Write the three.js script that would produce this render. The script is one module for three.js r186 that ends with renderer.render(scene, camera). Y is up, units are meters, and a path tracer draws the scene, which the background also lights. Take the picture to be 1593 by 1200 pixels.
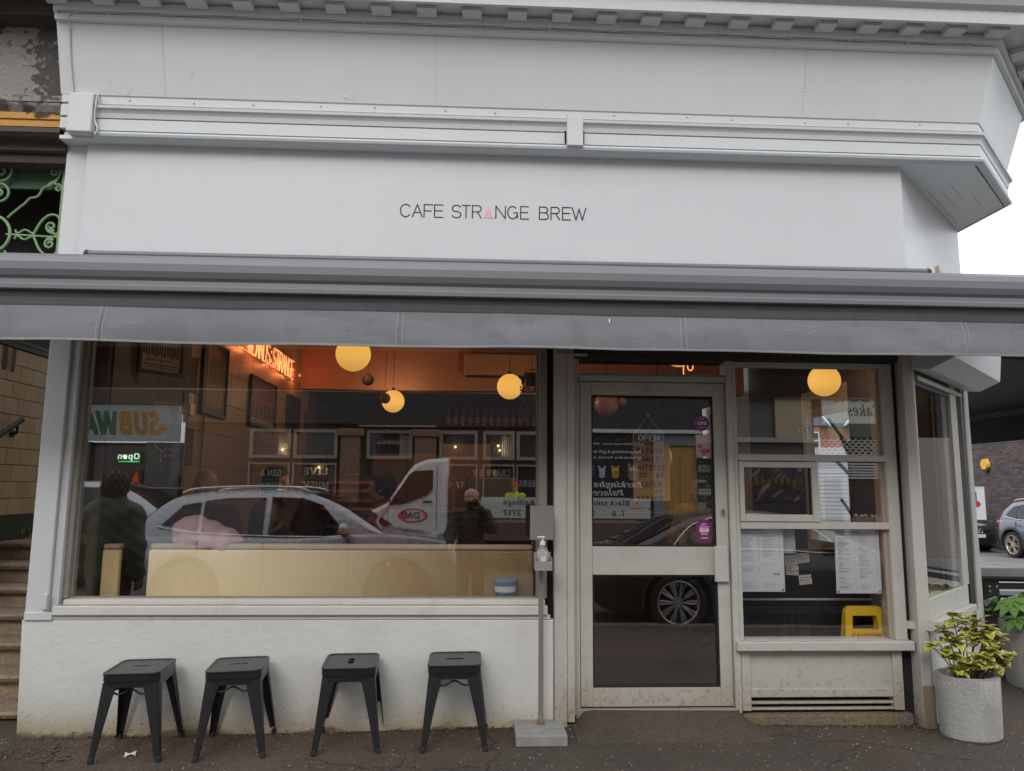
import * as THREE from 'three';
import { RoundedBoxGeometry } from 'three/addons/geometries/RoundedBoxGeometry.js';
import { mergeGeometries, mergeVertices, toCreasedNormals } from 'three/addons/utils/BufferGeometryUtils.js';

// ---------- camera, sky, sun, exposure ----------
const scene = new THREE.Scene();
const camera = new THREE.PerspectiveCamera(54.1, 1024 / 771, 0.02, 900);
{
  const yaw = 2.8 * Math.PI / 180, pit = 7.87 * Math.PI / 180, roll = 0.42 * Math.PI / 180;
  const fwd = new THREE.Vector3(Math.sin(yaw) * Math.cos(pit), Math.sin(pit), -Math.cos(yaw) * Math.cos(pit));
  const right = new THREE.Vector3(Math.cos(yaw), 0, Math.sin(yaw));
  const up = new THREE.Vector3().crossVectors(right, fwd);
  camera.position.set(0, 1.46, 4.7);
  camera.up.copy(up).multiplyScalar(Math.cos(roll)).addScaledVector(right, -Math.sin(roll));
  camera.lookAt(camera.position.clone().add(fwd));
}
scene.add(camera);
{ // overcast sky, brighter overhead
  const w = 128, h = 64, d = new Float32Array(w * h * 4);
  for (let j = 0; j < h; j++) for (let i = 0; i < w; i++) {
    const el = Math.sin((j + 0.5) / h * Math.PI - Math.PI / 2), a = i / w * Math.PI * 2;
    const cl = 1 + 0.07 * Math.sin(3 * a + 5 * el) * Math.cos(7 * el - 2 * a) + 0.05 * Math.sin(9 * a - 8 * el);
    const L = el > 0 ? (0.95 + 0.75 * el) * cl : 0.28;
    const k = (j * w + i) * 4;
    d[k] = L * 0.96; d[k + 1] = L * 0.985; d[k + 2] = L * 1.03; d[k + 3] = 1;
  }
  const t = new THREE.DataTexture(d, w, h, THREE.RGBAFormat, THREE.FloatType);
  t.mapping = THREE.EquirectangularReflectionMapping; t.magFilter = t.minFilter = THREE.LinearFilter; t.needsUpdate = true;
  scene.background = t; scene.environment = t; scene.environmentIntensity = 1;
}
const sun = new THREE.DirectionalLight(0xfff9f0, 0.8);
sun.position.set(-10, 26, 33); sun.target.position.set(0, 0, 0); sun.castShadow = true; sun.shadow.radius = 40;
sun.shadow.mapSize.set(2048, 2048);
Object.assign(sun.shadow.camera, { left: -25, right: 25, top: 25, bottom: -25, near: 1, far: 120 });
scene.add(sun, sun.target);
const renderer = new THREE.WebGLRenderer({ antialias: true });
renderer.setSize(1024, 771);
renderer.toneMapping = THREE.LinearToneMapping;
renderer.toneMappingExposure = 1.36;
renderer.shadowMap.enabled = true;
renderer.outputColorSpace = THREE.SRGBColorSpace;

// ---------- helpers ----------
function mulberry(a) { return () => { a |= 0; a = a + 0x6D2B79F5 | 0; let t = Math.imul(a ^ a >>> 15, 1 | a); t = t + Math.imul(t ^ t >>> 7, 61 | t) ^ t; return ((t ^ t >>> 14) >>> 0) / 4294967296; }; }
const rnd = mulberry(77);
const rr = (a, b) => a + (b - a) * rnd();
const clamp = (x, a = 0, b = 1) => Math.min(b, Math.max(a, x));
const lerp = (a, b, t) => a + (b - a) * t;
const sstep = (a, b, x) => { const t = clamp((x - a) / (b - a)); return t * t * (3 - 2 * t); };
const V = (x, y, z) => new THREE.Vector3(x, y, z);
const hash = (x, y, s) => { let h = Math.imul(x, 374761393) ^ Math.imul(y, 668265263) ^ Math.imul(s, 974634777); h = Math.imul(h ^ h >>> 13, 1274126177); return ((h ^ h >>> 16) >>> 0) / 4294967296; };
function vnoise(u, v, p, s, q = p) { // periodic value noise, u v in 0..1
  const x = u * p, y = v * q, i = Math.floor(x), j = Math.floor(y), f = x - i, g = y - j;
  const a = f * f * (3 - 2 * f), b = g * g * (3 - 2 * g), m = (n, k) => ((n % k) + k) % k;
  const h = (X, Y) => hash(m(X, p), m(Y, q), s);
  return lerp(lerp(h(i, j), h(i + 1, j), a), lerp(h(i, j + 1), h(i + 1, j + 1), a), b);
}
function fbm(u, v, p, s, o = 4, q = p) { let r = 0, a = 0.5, t = 0; for (let k = 0; k < o; k++) { r += a * vnoise(u, v, p << k, s + k, q << k); t += a; a *= 0.5; } return r / t; }
const enc = c => Math.round(255 * clamp(c <= 0.0031308 ? 12.92 * c : 1.055 * Math.pow(Math.max(c, 0), 1 / 2.4) - 0.055));
function tex(w, h, f, sx = 1, sy = sx, color = true) {
  const d = new Uint8Array(w * h * 4);
  for (let j = 0; j < h; j++) for (let i = 0; i < w; i++) {
    const r = f((i + 0.5) / w, (j + 0.5) / h), k = (j * w + i) * 4;
    if (color) { const c = r.length ? r : [r, r, r]; d[k] = enc(c[0]); d[k + 1] = enc(c[1]); d[k + 2] = enc(c[2]); }
    else d[k] = d[k + 1] = d[k + 2] = Math.round(255 * clamp(r));
    d[k + 3] = 255;
  }
  const t = new THREE.DataTexture(d, w, h); t.wrapS = t.wrapT = THREE.RepeatWrapping;
  t.magFilter = THREE.LinearFilter; t.minFilter = THREE.LinearMipmapLinearFilter; t.generateMipmaps = true;
  if (color) t.colorSpace = THREE.SRGBColorSpace;
  t.repeat.set(1 / sx, 1 / sy); t.needsUpdate = true; return t;
}
function canvasTex(w, h, draw) {
  const c = document.createElement('canvas'); c.width = w; c.height = h;
  const g = c.getContext('2d'); draw(g, w, h);
  const t = new THREE.CanvasTexture(c); t.colorSpace = THREE.SRGBColorSpace; return t;
}
const lin = (r, g, b) => new THREE.Color().setRGB(r, g, b);
function mat(c, rough = 0.6, o = {}) { return new THREE.MeshStandardMaterial({ color: Array.isArray(c) ? lin(...c) : new THREE.Color(c), roughness: rough, ...o }); }
function wuv(g) { // box-projected uv in metres
  const p = g.attributes.position, n = g.attributes.normal, uv = new Float32Array(p.count * 2);
  for (let i = 0; i < p.count; i++) {
    const ax = Math.abs(n.getX(i)), ay = Math.abs(n.getY(i)), az = Math.abs(n.getZ(i));
    if (ay > ax && ay > az) { uv[2 * i] = p.getX(i); uv[2 * i + 1] = p.getZ(i); }
    else if (ax > az) { uv[2 * i] = p.getZ(i); uv[2 * i + 1] = p.getY(i); }
    else { uv[2 * i] = p.getX(i); uv[2 * i + 1] = p.getY(i); }
  }
  g.setAttribute('uv', new THREE.BufferAttribute(uv, 2)); return g;
}
function merge(gs) {
  gs = [].concat(gs).map(g => {
    const q = g.index ? g.toNonIndexed() : g;
    if (!q.attributes.normal) q.computeVertexNormals();
    if (!q.attributes.uv) wuv(q);
    for (const k of Object.keys(q.attributes)) if (!['position', 'normal', 'uv', 'color'].includes(k)) q.deleteAttribute(k);
    q.morphAttributes = {}; return q;
  });
  return gs.length === 1 ? gs[0] : mergeGeometries(gs);
}
const used = {};
function numbered(n) { const k = used[n] = (used[n] ?? -1) + 1; return k ? `${n}_${String(k).padStart(3, '0')}` : n; }
function mesh(name, g, m, parent) {
  const o = new THREE.Mesh(g, m); o.castShadow = o.receiveShadow = true;
  if (parent) { parent.userData.n ??= {}; const n = parent.userData.n; const k = n[name] = (n[name] ?? -1) + 1; o.name = k ? `${name}_${String(k).padStart(3, '0')}` : name; parent.add(o); }
  else { o.name = numbered(name); scene.add(o); }
  return o;
}
const obj = (name, gs, m, parent) => mesh(name, merge(gs), m, parent);
const part = (name, gs, m, parent) => mesh(name, wuv(merge(gs)), m, parent);
function tag(o, label, category, group) { o.userData.label = label; o.userData.category = category; if (group) o.userData.group = group; return o; }
function struct(name, gs, m) { const o = part(name, gs, m); o.userData.kind = 'structure'; return o; }
function thing(name, label, category, [x, y, z] = [0, 0, 0], turn = 0, group) {
  const o = new THREE.Group(); o.name = numbered(name); scene.add(o); o.position.set(x, y, z); o.rotation.y = turn;
  return tag(o, label, category, group);
}
function copy(root, [x, y, z], turn, label, group) {
  const r = root.clone(); r.name = numbered(root.name.replace(/_\d\d\d$/, '')); scene.add(r); r.position.set(x, y, z); r.rotation.y = turn;
  r.userData = { ...root.userData }; if (label) r.userData.label = label; if (group) r.userData.group = group; return r;
}
function bx(x0, x1, y0, y1, z0, z1, r = 0) {
  const w = x1 - x0, h = y1 - y0, d = z1 - z0;
  const g = r ? new RoundedBoxGeometry(w, h, d, 1, Math.min(r, w / 2.1, h / 2.1, d / 2.1)) : new THREE.BoxGeometry(w, h, d);
  return g.translate((x0 + x1) / 2, (y0 + y1) / 2, (z0 + z1) / 2);
}
function ball(x, y, z, r, s = 16) { return new THREE.SphereGeometry(r, s, Math.ceil(s * 0.7)).translate(x, y, z); }
function rod(a, b, r, s = 8, r2 = r) { // cylinder from a to b
  const d = V().subVectors(b, a), g = new THREE.CylinderGeometry(r2, r, d.length(), s);
  g.applyQuaternion(new THREE.Quaternion().setFromUnitVectors(V(0, 1, 0), d.clone().normalize()));
  return g.translate((a.x + b.x) / 2, (a.y + b.y) / 2, (a.z + b.z) / 2);
}
function tube(pts, r, n = 40, s = 6, closed = false) { return new THREE.TubeGeometry(new THREE.CatmullRomCurve3(pts.map(p => p.isVector3 ? p : V(...p)), closed), n, r, s, closed); }
function shapeOf(pts) { const s = new THREE.Shape(); pts.forEach(([x, y], i) => i ? s.lineTo(x, y) : s.moveTo(x, y)); s.closePath(); return s; }
function extr(pts, d, bevel = 0, holes = []) { // polygon in xy pushed along +z
  const s = pts instanceof THREE.Shape ? pts : shapeOf(pts); holes.forEach(h => s.holes.push(shapeOf(h)));
  return new THREE.ExtrudeGeometry(s, { depth: d - 2 * bevel, bevelEnabled: bevel > 0, bevelThickness: bevel, bevelSize: bevel, bevelOffset: -bevel, bevelSegments: 2, curveSegments: 16 }).translate(0, 0, bevel);
}
function prismY(pts, y0, y1) { // polygon in plan (x,z) between two heights
  const g = new THREE.ExtrudeGeometry(shapeOf(pts.map(([x, z]) => [x, -z])), { depth: y1 - y0, bevelEnabled: false });
  return g.rotateX(-Math.PI / 2).translate(0, y0, 0);
}
function sweep(profile, path, cap = true) { // profile [[out,y]...], path [[x,z]...]; outward = right-hand side of the walk
  const n = path.length, dirs = [];
  for (let i = 0; i < n - 1; i++) { const dx = path[i + 1][0] - path[i][0], dz = path[i + 1][1] - path[i][1], l = Math.hypot(dx, dz); dirs.push([dx / l, dz / l]); }
  const nor = d => [-d[1], d[0]];
  const at = (i, o) => {
    const a = nor(dirs[Math.max(0, i - 1)]), b = nor(dirs[Math.min(n - 2, i)]);
    const m = [a[0] + b[0], a[1] + b[1]], k = 2 / (m[0] * m[0] + m[1] * m[1]);
    return [path[i][0] + m[0] * k * o, path[i][1] + m[1] * k * o];
  };
  const pos = [];
  const tri = (a, b, c) => pos.push(...a, ...b, ...c);
  for (let i = 0; i < n - 1; i++) for (let j = 0; j < profile.length - 1; j++) {
    const q = (ii, jj) => { const [x, z] = at(ii, profile[jj][0]); return [x, profile[jj][1], z]; };
    const A = q(i, j), B = q(i + 1, j), C = q(i + 1, j + 1), D = q(i, j + 1);
    tri(A, B, C); tri(A, C, D);
  }
  const g = new THREE.BufferGeometry(); g.setAttribute('position', new THREE.Float32BufferAttribute(pos, 3)); g.computeVertexNormals();
  return wuv(g);
}
function xf(g, { s, r, t, order = 'XYZ' } = {}) {
  if (s) g.scale(...s); if (r) g.applyMatrix4(new THREE.Matrix4().makeRotationFromEuler(new THREE.Euler(...r, order))); if (t) g.translate(...t); return g;
}
function uvRect(g, x0, y0, x1, y1) { const p = g.attributes.position, uv = new Float32Array(p.count * 2); for (let i = 0; i < p.count; i++) { uv[2 * i] = (p.getX(i) - x0) / (x1 - x0); uv[2 * i + 1] = (p.getY(i) - y0) / (y1 - y0); } g.setAttribute('uv', new THREE.BufferAttribute(uv, 2)); return g; }
// a printed sheet or board: real thickness, print over the front (facing +z), upright, centred on x,y
function sheet(w, h, t, bend = 0) {
  const g = new THREE.BoxGeometry(w, h, t, 10, 10, 1), p = g.attributes.position;
  uvRect(g, -w / 2, -h / 2, w / 2, h / 2);
  if (bend) for (let i = 0; i < p.count; i++) { const u = p.getX(i) / w, v = p.getY(i) / h; p.setZ(i, p.getZ(i) + bend * (u * u * 2 + v * v * v * 2.4 - u * v)); }
  g.computeVertexNormals(); return g;
}
const ground = (x, z) => 0.072 + 0.0155 * clamp(x, -14, 0.5) - 0.0105 * clamp(x - 0.5, 0, 9) - 0.055 * clamp(z, 0, 1.2) - 0.03 * Math.max(0, z - 1.2);

// stroke lettering: each letter is a list of polylines in a box of height 1 and width 1
const arc = (cx, cy, rx, ry, a0, a1, n = 14) => Array.from({ length: n + 1 }, (_, i) => { const a = (a0 + (a1 - a0) * i / n) * Math.PI / 180; return [cx + rx * Math.cos(a), cy + ry * Math.sin(a)]; });
const STROKES = {
  C: [arc(0.52, 0.5, 0.52, 0.5, 40, 320)], A: [[[0, 0], [0.5, 1], [1, 0]], [[0.2, 0.36], [0.8, 0.36]]],
  F: [[[0, 0], [0, 1], [1, 1]], [[0, 0.5], [0.88, 0.5]]], E: [[[1, 0], [0, 0], [0, 1], [1, 1]], [[0, 0.52], [0.9, 0.52]]],
  S: [[...arc(0.5, 0.76, 0.46, 0.24, 20, 200), ...arc(0.5, 0.74, 0.48, 0.25, 205, 270, 4), ...arc(0.5, 0.25, 0.5, 0.25, 85, -160)]],
  T: [[[0, 1], [1, 1]], [[0.5, 1], [0.5, 0]]], R: [[[0, 0], [0, 1], [0.6, 1], ...arc(0.62, 0.75, 0.36, 0.25, 90, -90), [0, 0.5]], [[0.55, 0.5], [1, 0]]],
  N: [[[0, 0], [0, 1], [1, 0], [1, 1]]], G: [[...arc(0.52, 0.5, 0.52, 0.5, 45, 360), [0.62, 0.48]], [[1.03, 0.48], [1.03, 0.05]]],
  B: [[[0, 0], [0, 1], [0.58, 1], ...arc(0.6, 0.77, 0.32, 0.23, 90, -90), [0, 0.54]], [[0.58, 0.54], ...arc(0.62, 0.27, 0.38, 0.27, 90, -90), [0, 0]]],
  W: [[[0, 1], [0.27, 0], [0.5, 0.9], [0.73, 0], [1, 1]]], L: [[[0, 1], [0, 0], [1, 0]]],
  D: [[[0, 0], [0, 1], [0.45, 1], ...arc(0.45, 0.5, 0.55, 0.5, 90, -90), [0, 0]]], O: [arc(0.5, 0.5, 0.5, 0.5, 0, 360, 22)],
  '1': [[[0.2, 0.8], [0.5, 1], [0.5, 0]]], '0': [arc(0.5, 0.5, 0.5, 0.5, 0, 360, 22)], ':': [[[0.5, 0.2], [0.5, 0.3]], [[0.5, 0.65], [0.5, 0.75]]],
};
function strokeLetter(ch, x, y, w, h, r, flat = 1) { // in the xy plane
  const out = [];
  for (const pl of STROKES[ch]) for (let i = 0; i < pl.length - 1; i++) {
    const a = V(x + pl[i][0] * w, y + pl[i][1] * h, 0), b = V(x + pl[i + 1][0] * w, y + pl[i + 1][1] * h, 0), d = V().subVectors(b, a).normalize().multiplyScalar(r * 0.6);
    if (a.distanceTo(b) < 1e-5) continue;
    out.push(rod(a.sub(d), b.add(d), r, 6).scale(1, 1, flat));
  }
  return out;
}

// ---------- materials ----------
const patchy = tex(512, 512, (u, v) => 0.9 + 0.1 * fbm(u, v, 4, 3, 5), 2.2);
const bumpPaint = tex(512, 512, (u, v) => 0.5 * fbm(u, v, 6, 11, 5) + 0.35 * fbm(u, v, 40, 21, 3) + (fbm(u, v, 5, 31, 3) > 0.63 ? 0.35 * fbm(u, v, 24, 41, 3) : 0), 1.1, 1.1, false);
const bumpFine = tex(512, 512, (u, v) => fbm(u, v, 48, 51, 4), 0.55, 0.55, false);
// upper boards: clean cool white with faint streaks
const streak = tex(512, 512, (u, v) => { const s = fbm(u, v, 60, 61, 2, 3), b = fbm(u, v, 5, 62, 4); const k = 0.945 + 0.055 * b - 0.018 * sstep(0.62, 0.9, s); return [k, k, k * 0.995]; }, 2.4);
const M = {};
M.white = mat([0.60, 0.62, 0.635], 0.5, { map: streak, bumpMap: bumpPaint, bumpScale: 0.0022 });
M.board = mat([0.575, 0.59, 0.61], 0.42, { map: streak, bumpMap: bumpPaint, bumpScale: 0.0006 });
M.boardGrey = mat([0.70, 0.73, 0.735], 0.5, { map: streak, bumpMap: bumpPaint, bumpScale: 0.0015 });
const wornMap = tex(512, 1024, (u, v) => { // v: 0 at the ground, 1 at 2.4 m
  const n = fbm(u, v, 10, 71, 5, 20), f = fbm(u, v, 60, 72, 3, 120), low = 1 - sstep(0.02, 0.26, v + (n - 0.5) * 0.12);
  const fl = fbm(u, v, 90, 74, 3, 180), chip = Math.max(sstep(0.60, 0.66, f * 0.7 + n * 0.2 + 0.13 * low * low) * (0.25 + 0.75 * low), sstep(0.74, 0.8, fl) * 0.5);
  const grime = 0.30 * low * low + 0.05 * low + 0.07 * sstep(0.5, 0.8, n);
  let c = [0.97, 0.965, 0.95]; c = c.map((x, i) => x * (1 - grime * [0.75, 0.95, 1.2][i]));
  return c.map((x, i) => lerp(x, [0.30, 0.22, 0.15][i], chip * 0.4));
}, 1.2, 2.4);
M.sill = mat([0.62, 0.61, 0.58], 0.5, { map: wornMap, bumpMap: bumpFine, bumpScale: 0.0008 });
M.trim = mat([0.49, 0.48, 0.45], 0.5, { map: wornMap, bumpMap: bumpFine, bumpScale: 0.0006 });
M.trimDull = mat([0.27, 0.25, 0.225], 0.55, { map: wornMap, bumpMap: bumpFine, bumpScale: 0.001 });
const plinthMap = tex(2048, 512, (u, v) => { // uv 0..1 over the low wall
  const n = fbm(u, v, 14, 81, 5, 4), f = fbm(u, v, 160, 82, 3, 40), edge = v * 0.7 + (n - 0.5) * 0.10;
  const low = 1 - sstep(0.0, 0.30, edge), line = 1 - sstep(0.012, 0.05, edge + (f - 0.5) * 0.03), left = 1 - sstep(0.0, 0.05, u + (n - 0.5) * 0.03);
  const spots = sstep(0.74, 0.80, fbm(u, v, 220, 83, 2, 55)) * 0.45 * (0.15 + low);
  let g = 0.40 * low * low + 0.10 * low + 0.10 * left * (1 - v) + 0.06 * sstep(0.45, 0.8, n);
  let c = [0.97 * (1 - g * 0.75), 0.965 * (1 - g * 0.95), 0.95 * (1 - g * 1.3)];
  c = c.map((x, i) => lerp(x, [0.13, 0.10, 0.07][i], clamp(line * 0.85 + spots)));
  return c;
});
plinthMap.repeat.set(1, 1);
const bumpRender = tex(512, 512, (u, v) => 0.6 * fbm(u, v, 40, 91, 4) + 0.4 * fbm(u, v, 9, 92, 3), 0.8, 0.8, false);
const bumpPlinth = bumpRender.clone(); bumpPlinth.repeat.set(3.1 / 0.8, 0.67 / 0.8); bumpPlinth.needsUpdate = true;
M.plinth = mat([0.635, 0.635, 0.615], 0.85, { map: plinthMap, bumpMap: bumpPlinth, bumpScale: 0.0035 });
M.render = mat([0.60, 0.60, 0.58], 0.85, { map: patchy, bumpMap: bumpRender, bumpScale: 0.005 });
M.black = mat([0.012, 0.012, 0.013], 0.5);
M.blackMat = mat([0.02, 0.02, 0.021], 0.8);
M.gap = mat([0.012, 0.011, 0.01], 0.9);
M.chrome = mat([0.6, 0.6, 0.6], 0.3, { metalness: 1 });
M.glass = new THREE.MeshPhysicalMaterial({ color: 0xffffff, roughness: 0, metalness: 0, transmission: 1, thickness: 0, ior: 2.15 });
M.glassThin = new THREE.MeshPhysicalMaterial({ color: 0xffffff, roughness: 0, transmission: 1, thickness: 0, ior: 1.5 });
const fabricMap = tex(1024, 512, (u, v) => { const n = fbm(u, v, 5, 101, 5), d = fbm(u, v, 40, 102, 3, 5), b = fbm(u, v, 9, 103, 5, 7); const tide = Math.abs(b - 0.52) < 0.012 ? 0.09 : 0; const k = 0.86 + 0.2 * n - 0.10 * sstep(0.6, 0.8, d) - 0.10 * sstep(0.56, 0.66, b) + tide + (vnoise(u, v, 260, 104) > 0.975 ? 0.16 : 0); return k; }, 2.9, 0.75);
M.fabric = mat([0.172, 0.180, 0.193], 0.85, { map: fabricMap, bumpMap: tex(256, 256, (u, v) => 0.5 + 0.25 * Math.sin(u * 402) + 0.25 * Math.sin(v * 402), 0.12, 0.12, false), bumpScale: 0.0004 });
M.awningBar = mat([0.155, 0.16, 0.172], 0.42, { map: patchy, metalness: 0.0 });
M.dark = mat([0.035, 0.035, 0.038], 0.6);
const asphaltMap = tex(1024, 1024, (u, v) => {
  const n = fbm(u, v, 4, 111, 5), f = fbm(u, v, 128, 112, 2), sp = vnoise(u, v, 340, 113), br = fbm(u, v, 6, 114, 4);
  let k = 0.72 + 0.42 * (n - 0.5) + 0.42 * (f - 0.5); const warm = sstep(0.48, 0.72, br);
  let c = [k * (1 + 0.10 * warm), k * (0.97 + 0.02 * warm), k * (0.93 - 0.10 * warm)];
  if (sp > 0.955) c = c.map(x => x + 0.75 * (sp - 0.955) / 0.045); if (sp < 0.06) c = c.map(x => x * 0.5);
  return c;
}, 2.3);
const asphaltBump = tex(1024, 1024, (u, v) => 0.55 * vnoise(u, v, 256, 121) + 0.45 * fbm(u, v, 16, 122, 4), 2.3, 2.3, false);
M.pavement = mat([0.080, 0.063, 0.051], 0.82, { map: asphaltMap, bumpMap: asphaltBump, bumpScale: 0.009 });
M.road = mat([0.07, 0.07, 0.07], 0.8, { map: asphaltMap, bumpMap: asphaltBump, bumpScale: 0.006 });
M.stoneKerb = mat([0.16, 0.145, 0.13], 0.8, { map: asphaltMap });

// ---------- the setting ----------
function sheetGrid(x0, x1, z0, z1, nx, nz, f) {
  const g = new THREE.PlaneGeometry(1, 1, nx, nz).rotateX(-Math.PI / 2), p = g.attributes.position;
  for (let i = 0; i < p.count; i++) { const x = lerp(x0, x1, p.getX(i) + 0.5), z = lerp(z0, z1, p.getZ(i) + 0.5); p.setXYZ(i, x, f(x, z), z); }
  g.computeVertexNormals(); return g;
}
const ROAD = -0.23;
struct('ground', sheetGrid(-400, 400, -400, 400, 8, 8, () => -0.42), mat([0.09, 0.09, 0.085], 0.9));
{
  const pv = (x0, x1, z0, z1, nx, nz) => { const g = sheetGrid(x0, x1, z0, z1, nx, nz, (x, z) => ground(x, z) + 0.008 * (fbm(x / 40 + 5, z / 40 + 5, 60, 5, 3) - 0.5) * (z > 0.05 ? 1 : 0)), p = g.attributes.position, c = new Float32Array(p.count * 3);
    for (let i = 0; i < p.count; i++) { const x = p.getX(i), z = p.getZ(i), a = fbm(x / 40 + 5, z / 40 + 5, 30, 201, 4), b = fbm(x / 40 + 5, z / 40 + 5, 80, 202, 3), w = sstep(0.5, 0.68, a); const k = 0.80 + 0.45 * (b - 0.5) * 2 * 0.6 + 0.16 * w + 0.12; c.set([k * (1 + 0.10 * w), k, k * (1 - 0.10 * w)], 3 * i); }
    g.setAttribute('color', new THREE.BufferAttribute(c, 3)); return g; };
  M.pavement.vertexColors = true;
  struct('pavement', [pv(-4.6, 6.2, -0.1, 1.6, 216, 48), pv(-30, -4.6, -0.1, 4.1, 60, 20), pv(-4.6, 6.2, 1.6, 4.1, 60, 14), pv(-4.6, 6.2, -14, -0.1, 60, 60)], M.pavement);
}
struct('kerb', Array.from({ length: 40 }, (_, i) => bx(-30 + i * 0.92, -30 + i * 0.92 + 0.912, ROAD - 0.06, ground(-30 + i * 0.92, 4.1) + 0.004, 4.1, 4.26, 0.015)), M.stoneKerb);
struct('road', sheetGrid(-60, 60, 4.2, 12.4, 4, 2, () => ROAD), M.road);
struct('kerb_opposite', bx(-60, 60, ROAD - 0.05, -0.10, 12.38, 12.55, 0.01), M.stoneKerb);
struct('pavement_opposite', sheetGrid(-60, 60, 12.54, 15.2, 4, 2, () => -0.104), M.pavement);
{ // cracks and old patches in the asphalt
  const q = mulberry(88), gs = [];
  const crack = (x, z, a, n, w) => { let X = x, Z = z, d = a; for (let i = 0; i < n; i++) { const l = 0.02 + 0.03 * q(), nx = X + l * Math.cos(d), nz = Z + l * Math.sin(d), ww = w * (0.5 + q()); const px = -Math.sin(d) * ww, pz = Math.cos(d) * ww; const g = new THREE.BufferGeometry(), Y = (u, v) => ground(u, v) + 0.0035; g.setAttribute('position', new THREE.Float32BufferAttribute([X - px, Y(X, Z), Z - pz, X + px, Y(X, Z), Z + pz, nx, Y(nx, nz), nz, X - px, Y(X, Z), Z - pz, nx, Y(nx, nz), nz, X + 0.004, Y(X, Z), Z - 0.004], 3)); g.computeVertexNormals(); gs.push(wuv(g)); X = nx; Z = nz; d = a + (q() - 0.5) * 1.5; } };
  crack(0.10, 0.12, 1.5, 26, 0.006); crack(-0.27, 0.2, 1.7, 16, 0.004); crack(1.75, 0.15, 0.4, 30, 0.003); crack(-1.0, 0.42, 0.1, 34, 0.0025); crack(2.2, 0.3, 2.4, 20, 0.003); crack(-2.3, 0.12, 1.1, 16, 0.003);
  const o = struct('pavement_cracks', gs, mat([0.022, 0.018, 0.015], 0.95));
}
const sideY = (x, z) => -0.06 + 0.019 * Math.min(z, 0);
struct('side_road', sheetGrid(6.36, 60, -70, 4.2, 8, 40, sideY), mat([0.2, 0.2, 0.205], 0.55, { map: asphaltMap, bumpMap: asphaltBump, bumpScale: 0.004 }));
struct('side_kerb', bx(6.2, 6.36, -0.1, ground(6.2, -5) + 0.003, -14, 4.1, 0.012), M.stoneKerb);

// ---------- the cafe building ----------
const cafe = thing('shop_building', 'white painted corner shop front with signboard, moulded entablature, large window and glazed door', 'building');
const FR = [[-2.62, 0], [2.82, 0], [3.97, -1.15], [3.97, -8]];       // wall line in plan
const EN = [[-2.62, 0], [3.27, 0], [3.90, -0.63], [3.90, -8]];       // entablature line
// low wall
{
  const g = extr([[-2.585, 0.0], [0.49, 0.04], [0.49, 0.688], [-2.615, 0.688]], 0.22, 0.006).translate(0, 0, -0.19);
  uvRect(g, -2.6, 0.03, 0.5, 0.7); mesh('low_wall', g, M.plinth, cafe);
}
// window bay left: sill, frame, pane
{
  const win = new THREE.Group(); win.name = 'shop_window'; cafe.add(win);
  part('sill', [bx(-2.44, 0.452, 0.716, 0.772, -0.12, 0.05, 0.008), bx(-2.40, 0.44, 0.7715, 0.803, -0.12, 0.012, 0.006), bx(-2.46, 0.47, 0.690, 0.717, -0.14, 0.03, 0.004)], M.sill, win);
  part('frame', bx(-2.445, -2.392, 0.803, 2.56, -0.12, -0.02, 0.006), M.trimDull, win); part('frame', bx(0.402, 0.455, 0.803, 2.56, -0.12, -0.015, 0.006), M.trimDull, win);
  part('frame', [bx(-2.392, 0.402, 2.46, 2.56, -0.12, -0.02, 0.006)], M.trimDull, win);
  part('beading', [bx(-2.392, -2.378, 0.805, 2.46, -0.075, -0.045), bx(0.388, 0.402, 0.805, 2.46, -0.075, -0.045), bx(-2.378, 0.388, 0.803, 0.812, -0.075, -0.045)], mat([0.22, 0.2, 0.18], 0.6), win);
  part('pane', bx(-2.385, 0.395, 0.806, 2.455, -0.066, -0.058), M.glass, win);
  part('dark_gap', bx(-2.472, -2.446, 0.69, 2.5, -0.16, -0.04), M.gap, win); part('dark_gap', bx(0.456, 0.492, 0.69, 2.5, -0.16, -0.03), M.gap, win);
}
// left pilaster, posts
part('pilaster', [bx(-2.60, -2.472, 0.69, 2.60, -0.2, 0.035, 0.006), bx(-2.60, -2.44, 0.6885, 0.735, -0.2, 0.042, 0.004), bx(-2.4715, -2.425, 0.735, 2.6, -0.1, 0.012, 0.005)], M.board, cafe);
part('junction_box', bx(-2.497, -2.467, 0.75, 0.84, 0.035, 0.058, 0.006), M.board, cafe);
part('upper_pilaster', bx(-2.62, -2.478, 2.6, 3.66, -0.2, 0.004, 0.004), M.board, cafe);
part('door_post', [bx(0.493, 0.5695, 0.06, 2.42, -0.14, 0.04, 0.006), bx(0.5705, 0.616, 0.10, 2.42, -0.14, 0.035, 0.006), bx(0.6165, 0.632, 0.12, 2.3, -0.14, -0.02, 0.003), bx(0.6325, 0.658, 0.14, 2.3, -0.16, -0.035, 0.004)], M.trim, cafe);
part('door_post', bx(1.6035, 1.6445, 0.13, 2.42, -0.14, -0.02, 0.006), M.trim, cafe);
part('beam', bx(0.6, 2.73, 2.292, 2.46, -0.22, 0.005, 0.005), mat([0.045, 0.038, 0.033], 0.8, { map: patchy, bumpMap: bumpFine, bumpScale: 0.002 }), cafe);
part('beam_bracket', bx(0.5, 0.70, 2.296, 2.312, 0.0405, 0.06, 0.002), M.trim, cafe);
part('transom', [bx(0.6585, 1.603, 2.153, 2.192, -0.12, -0.03, 0.004), bx(0.6585, 1.603, 2.195, 2.205, -0.11, -0.05)], M.trim, cafe);
part('transom_pane', bx(0.659, 1.603, 2.206, 2.29, -0.072, -0.066), M.glass, cafe);
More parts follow.
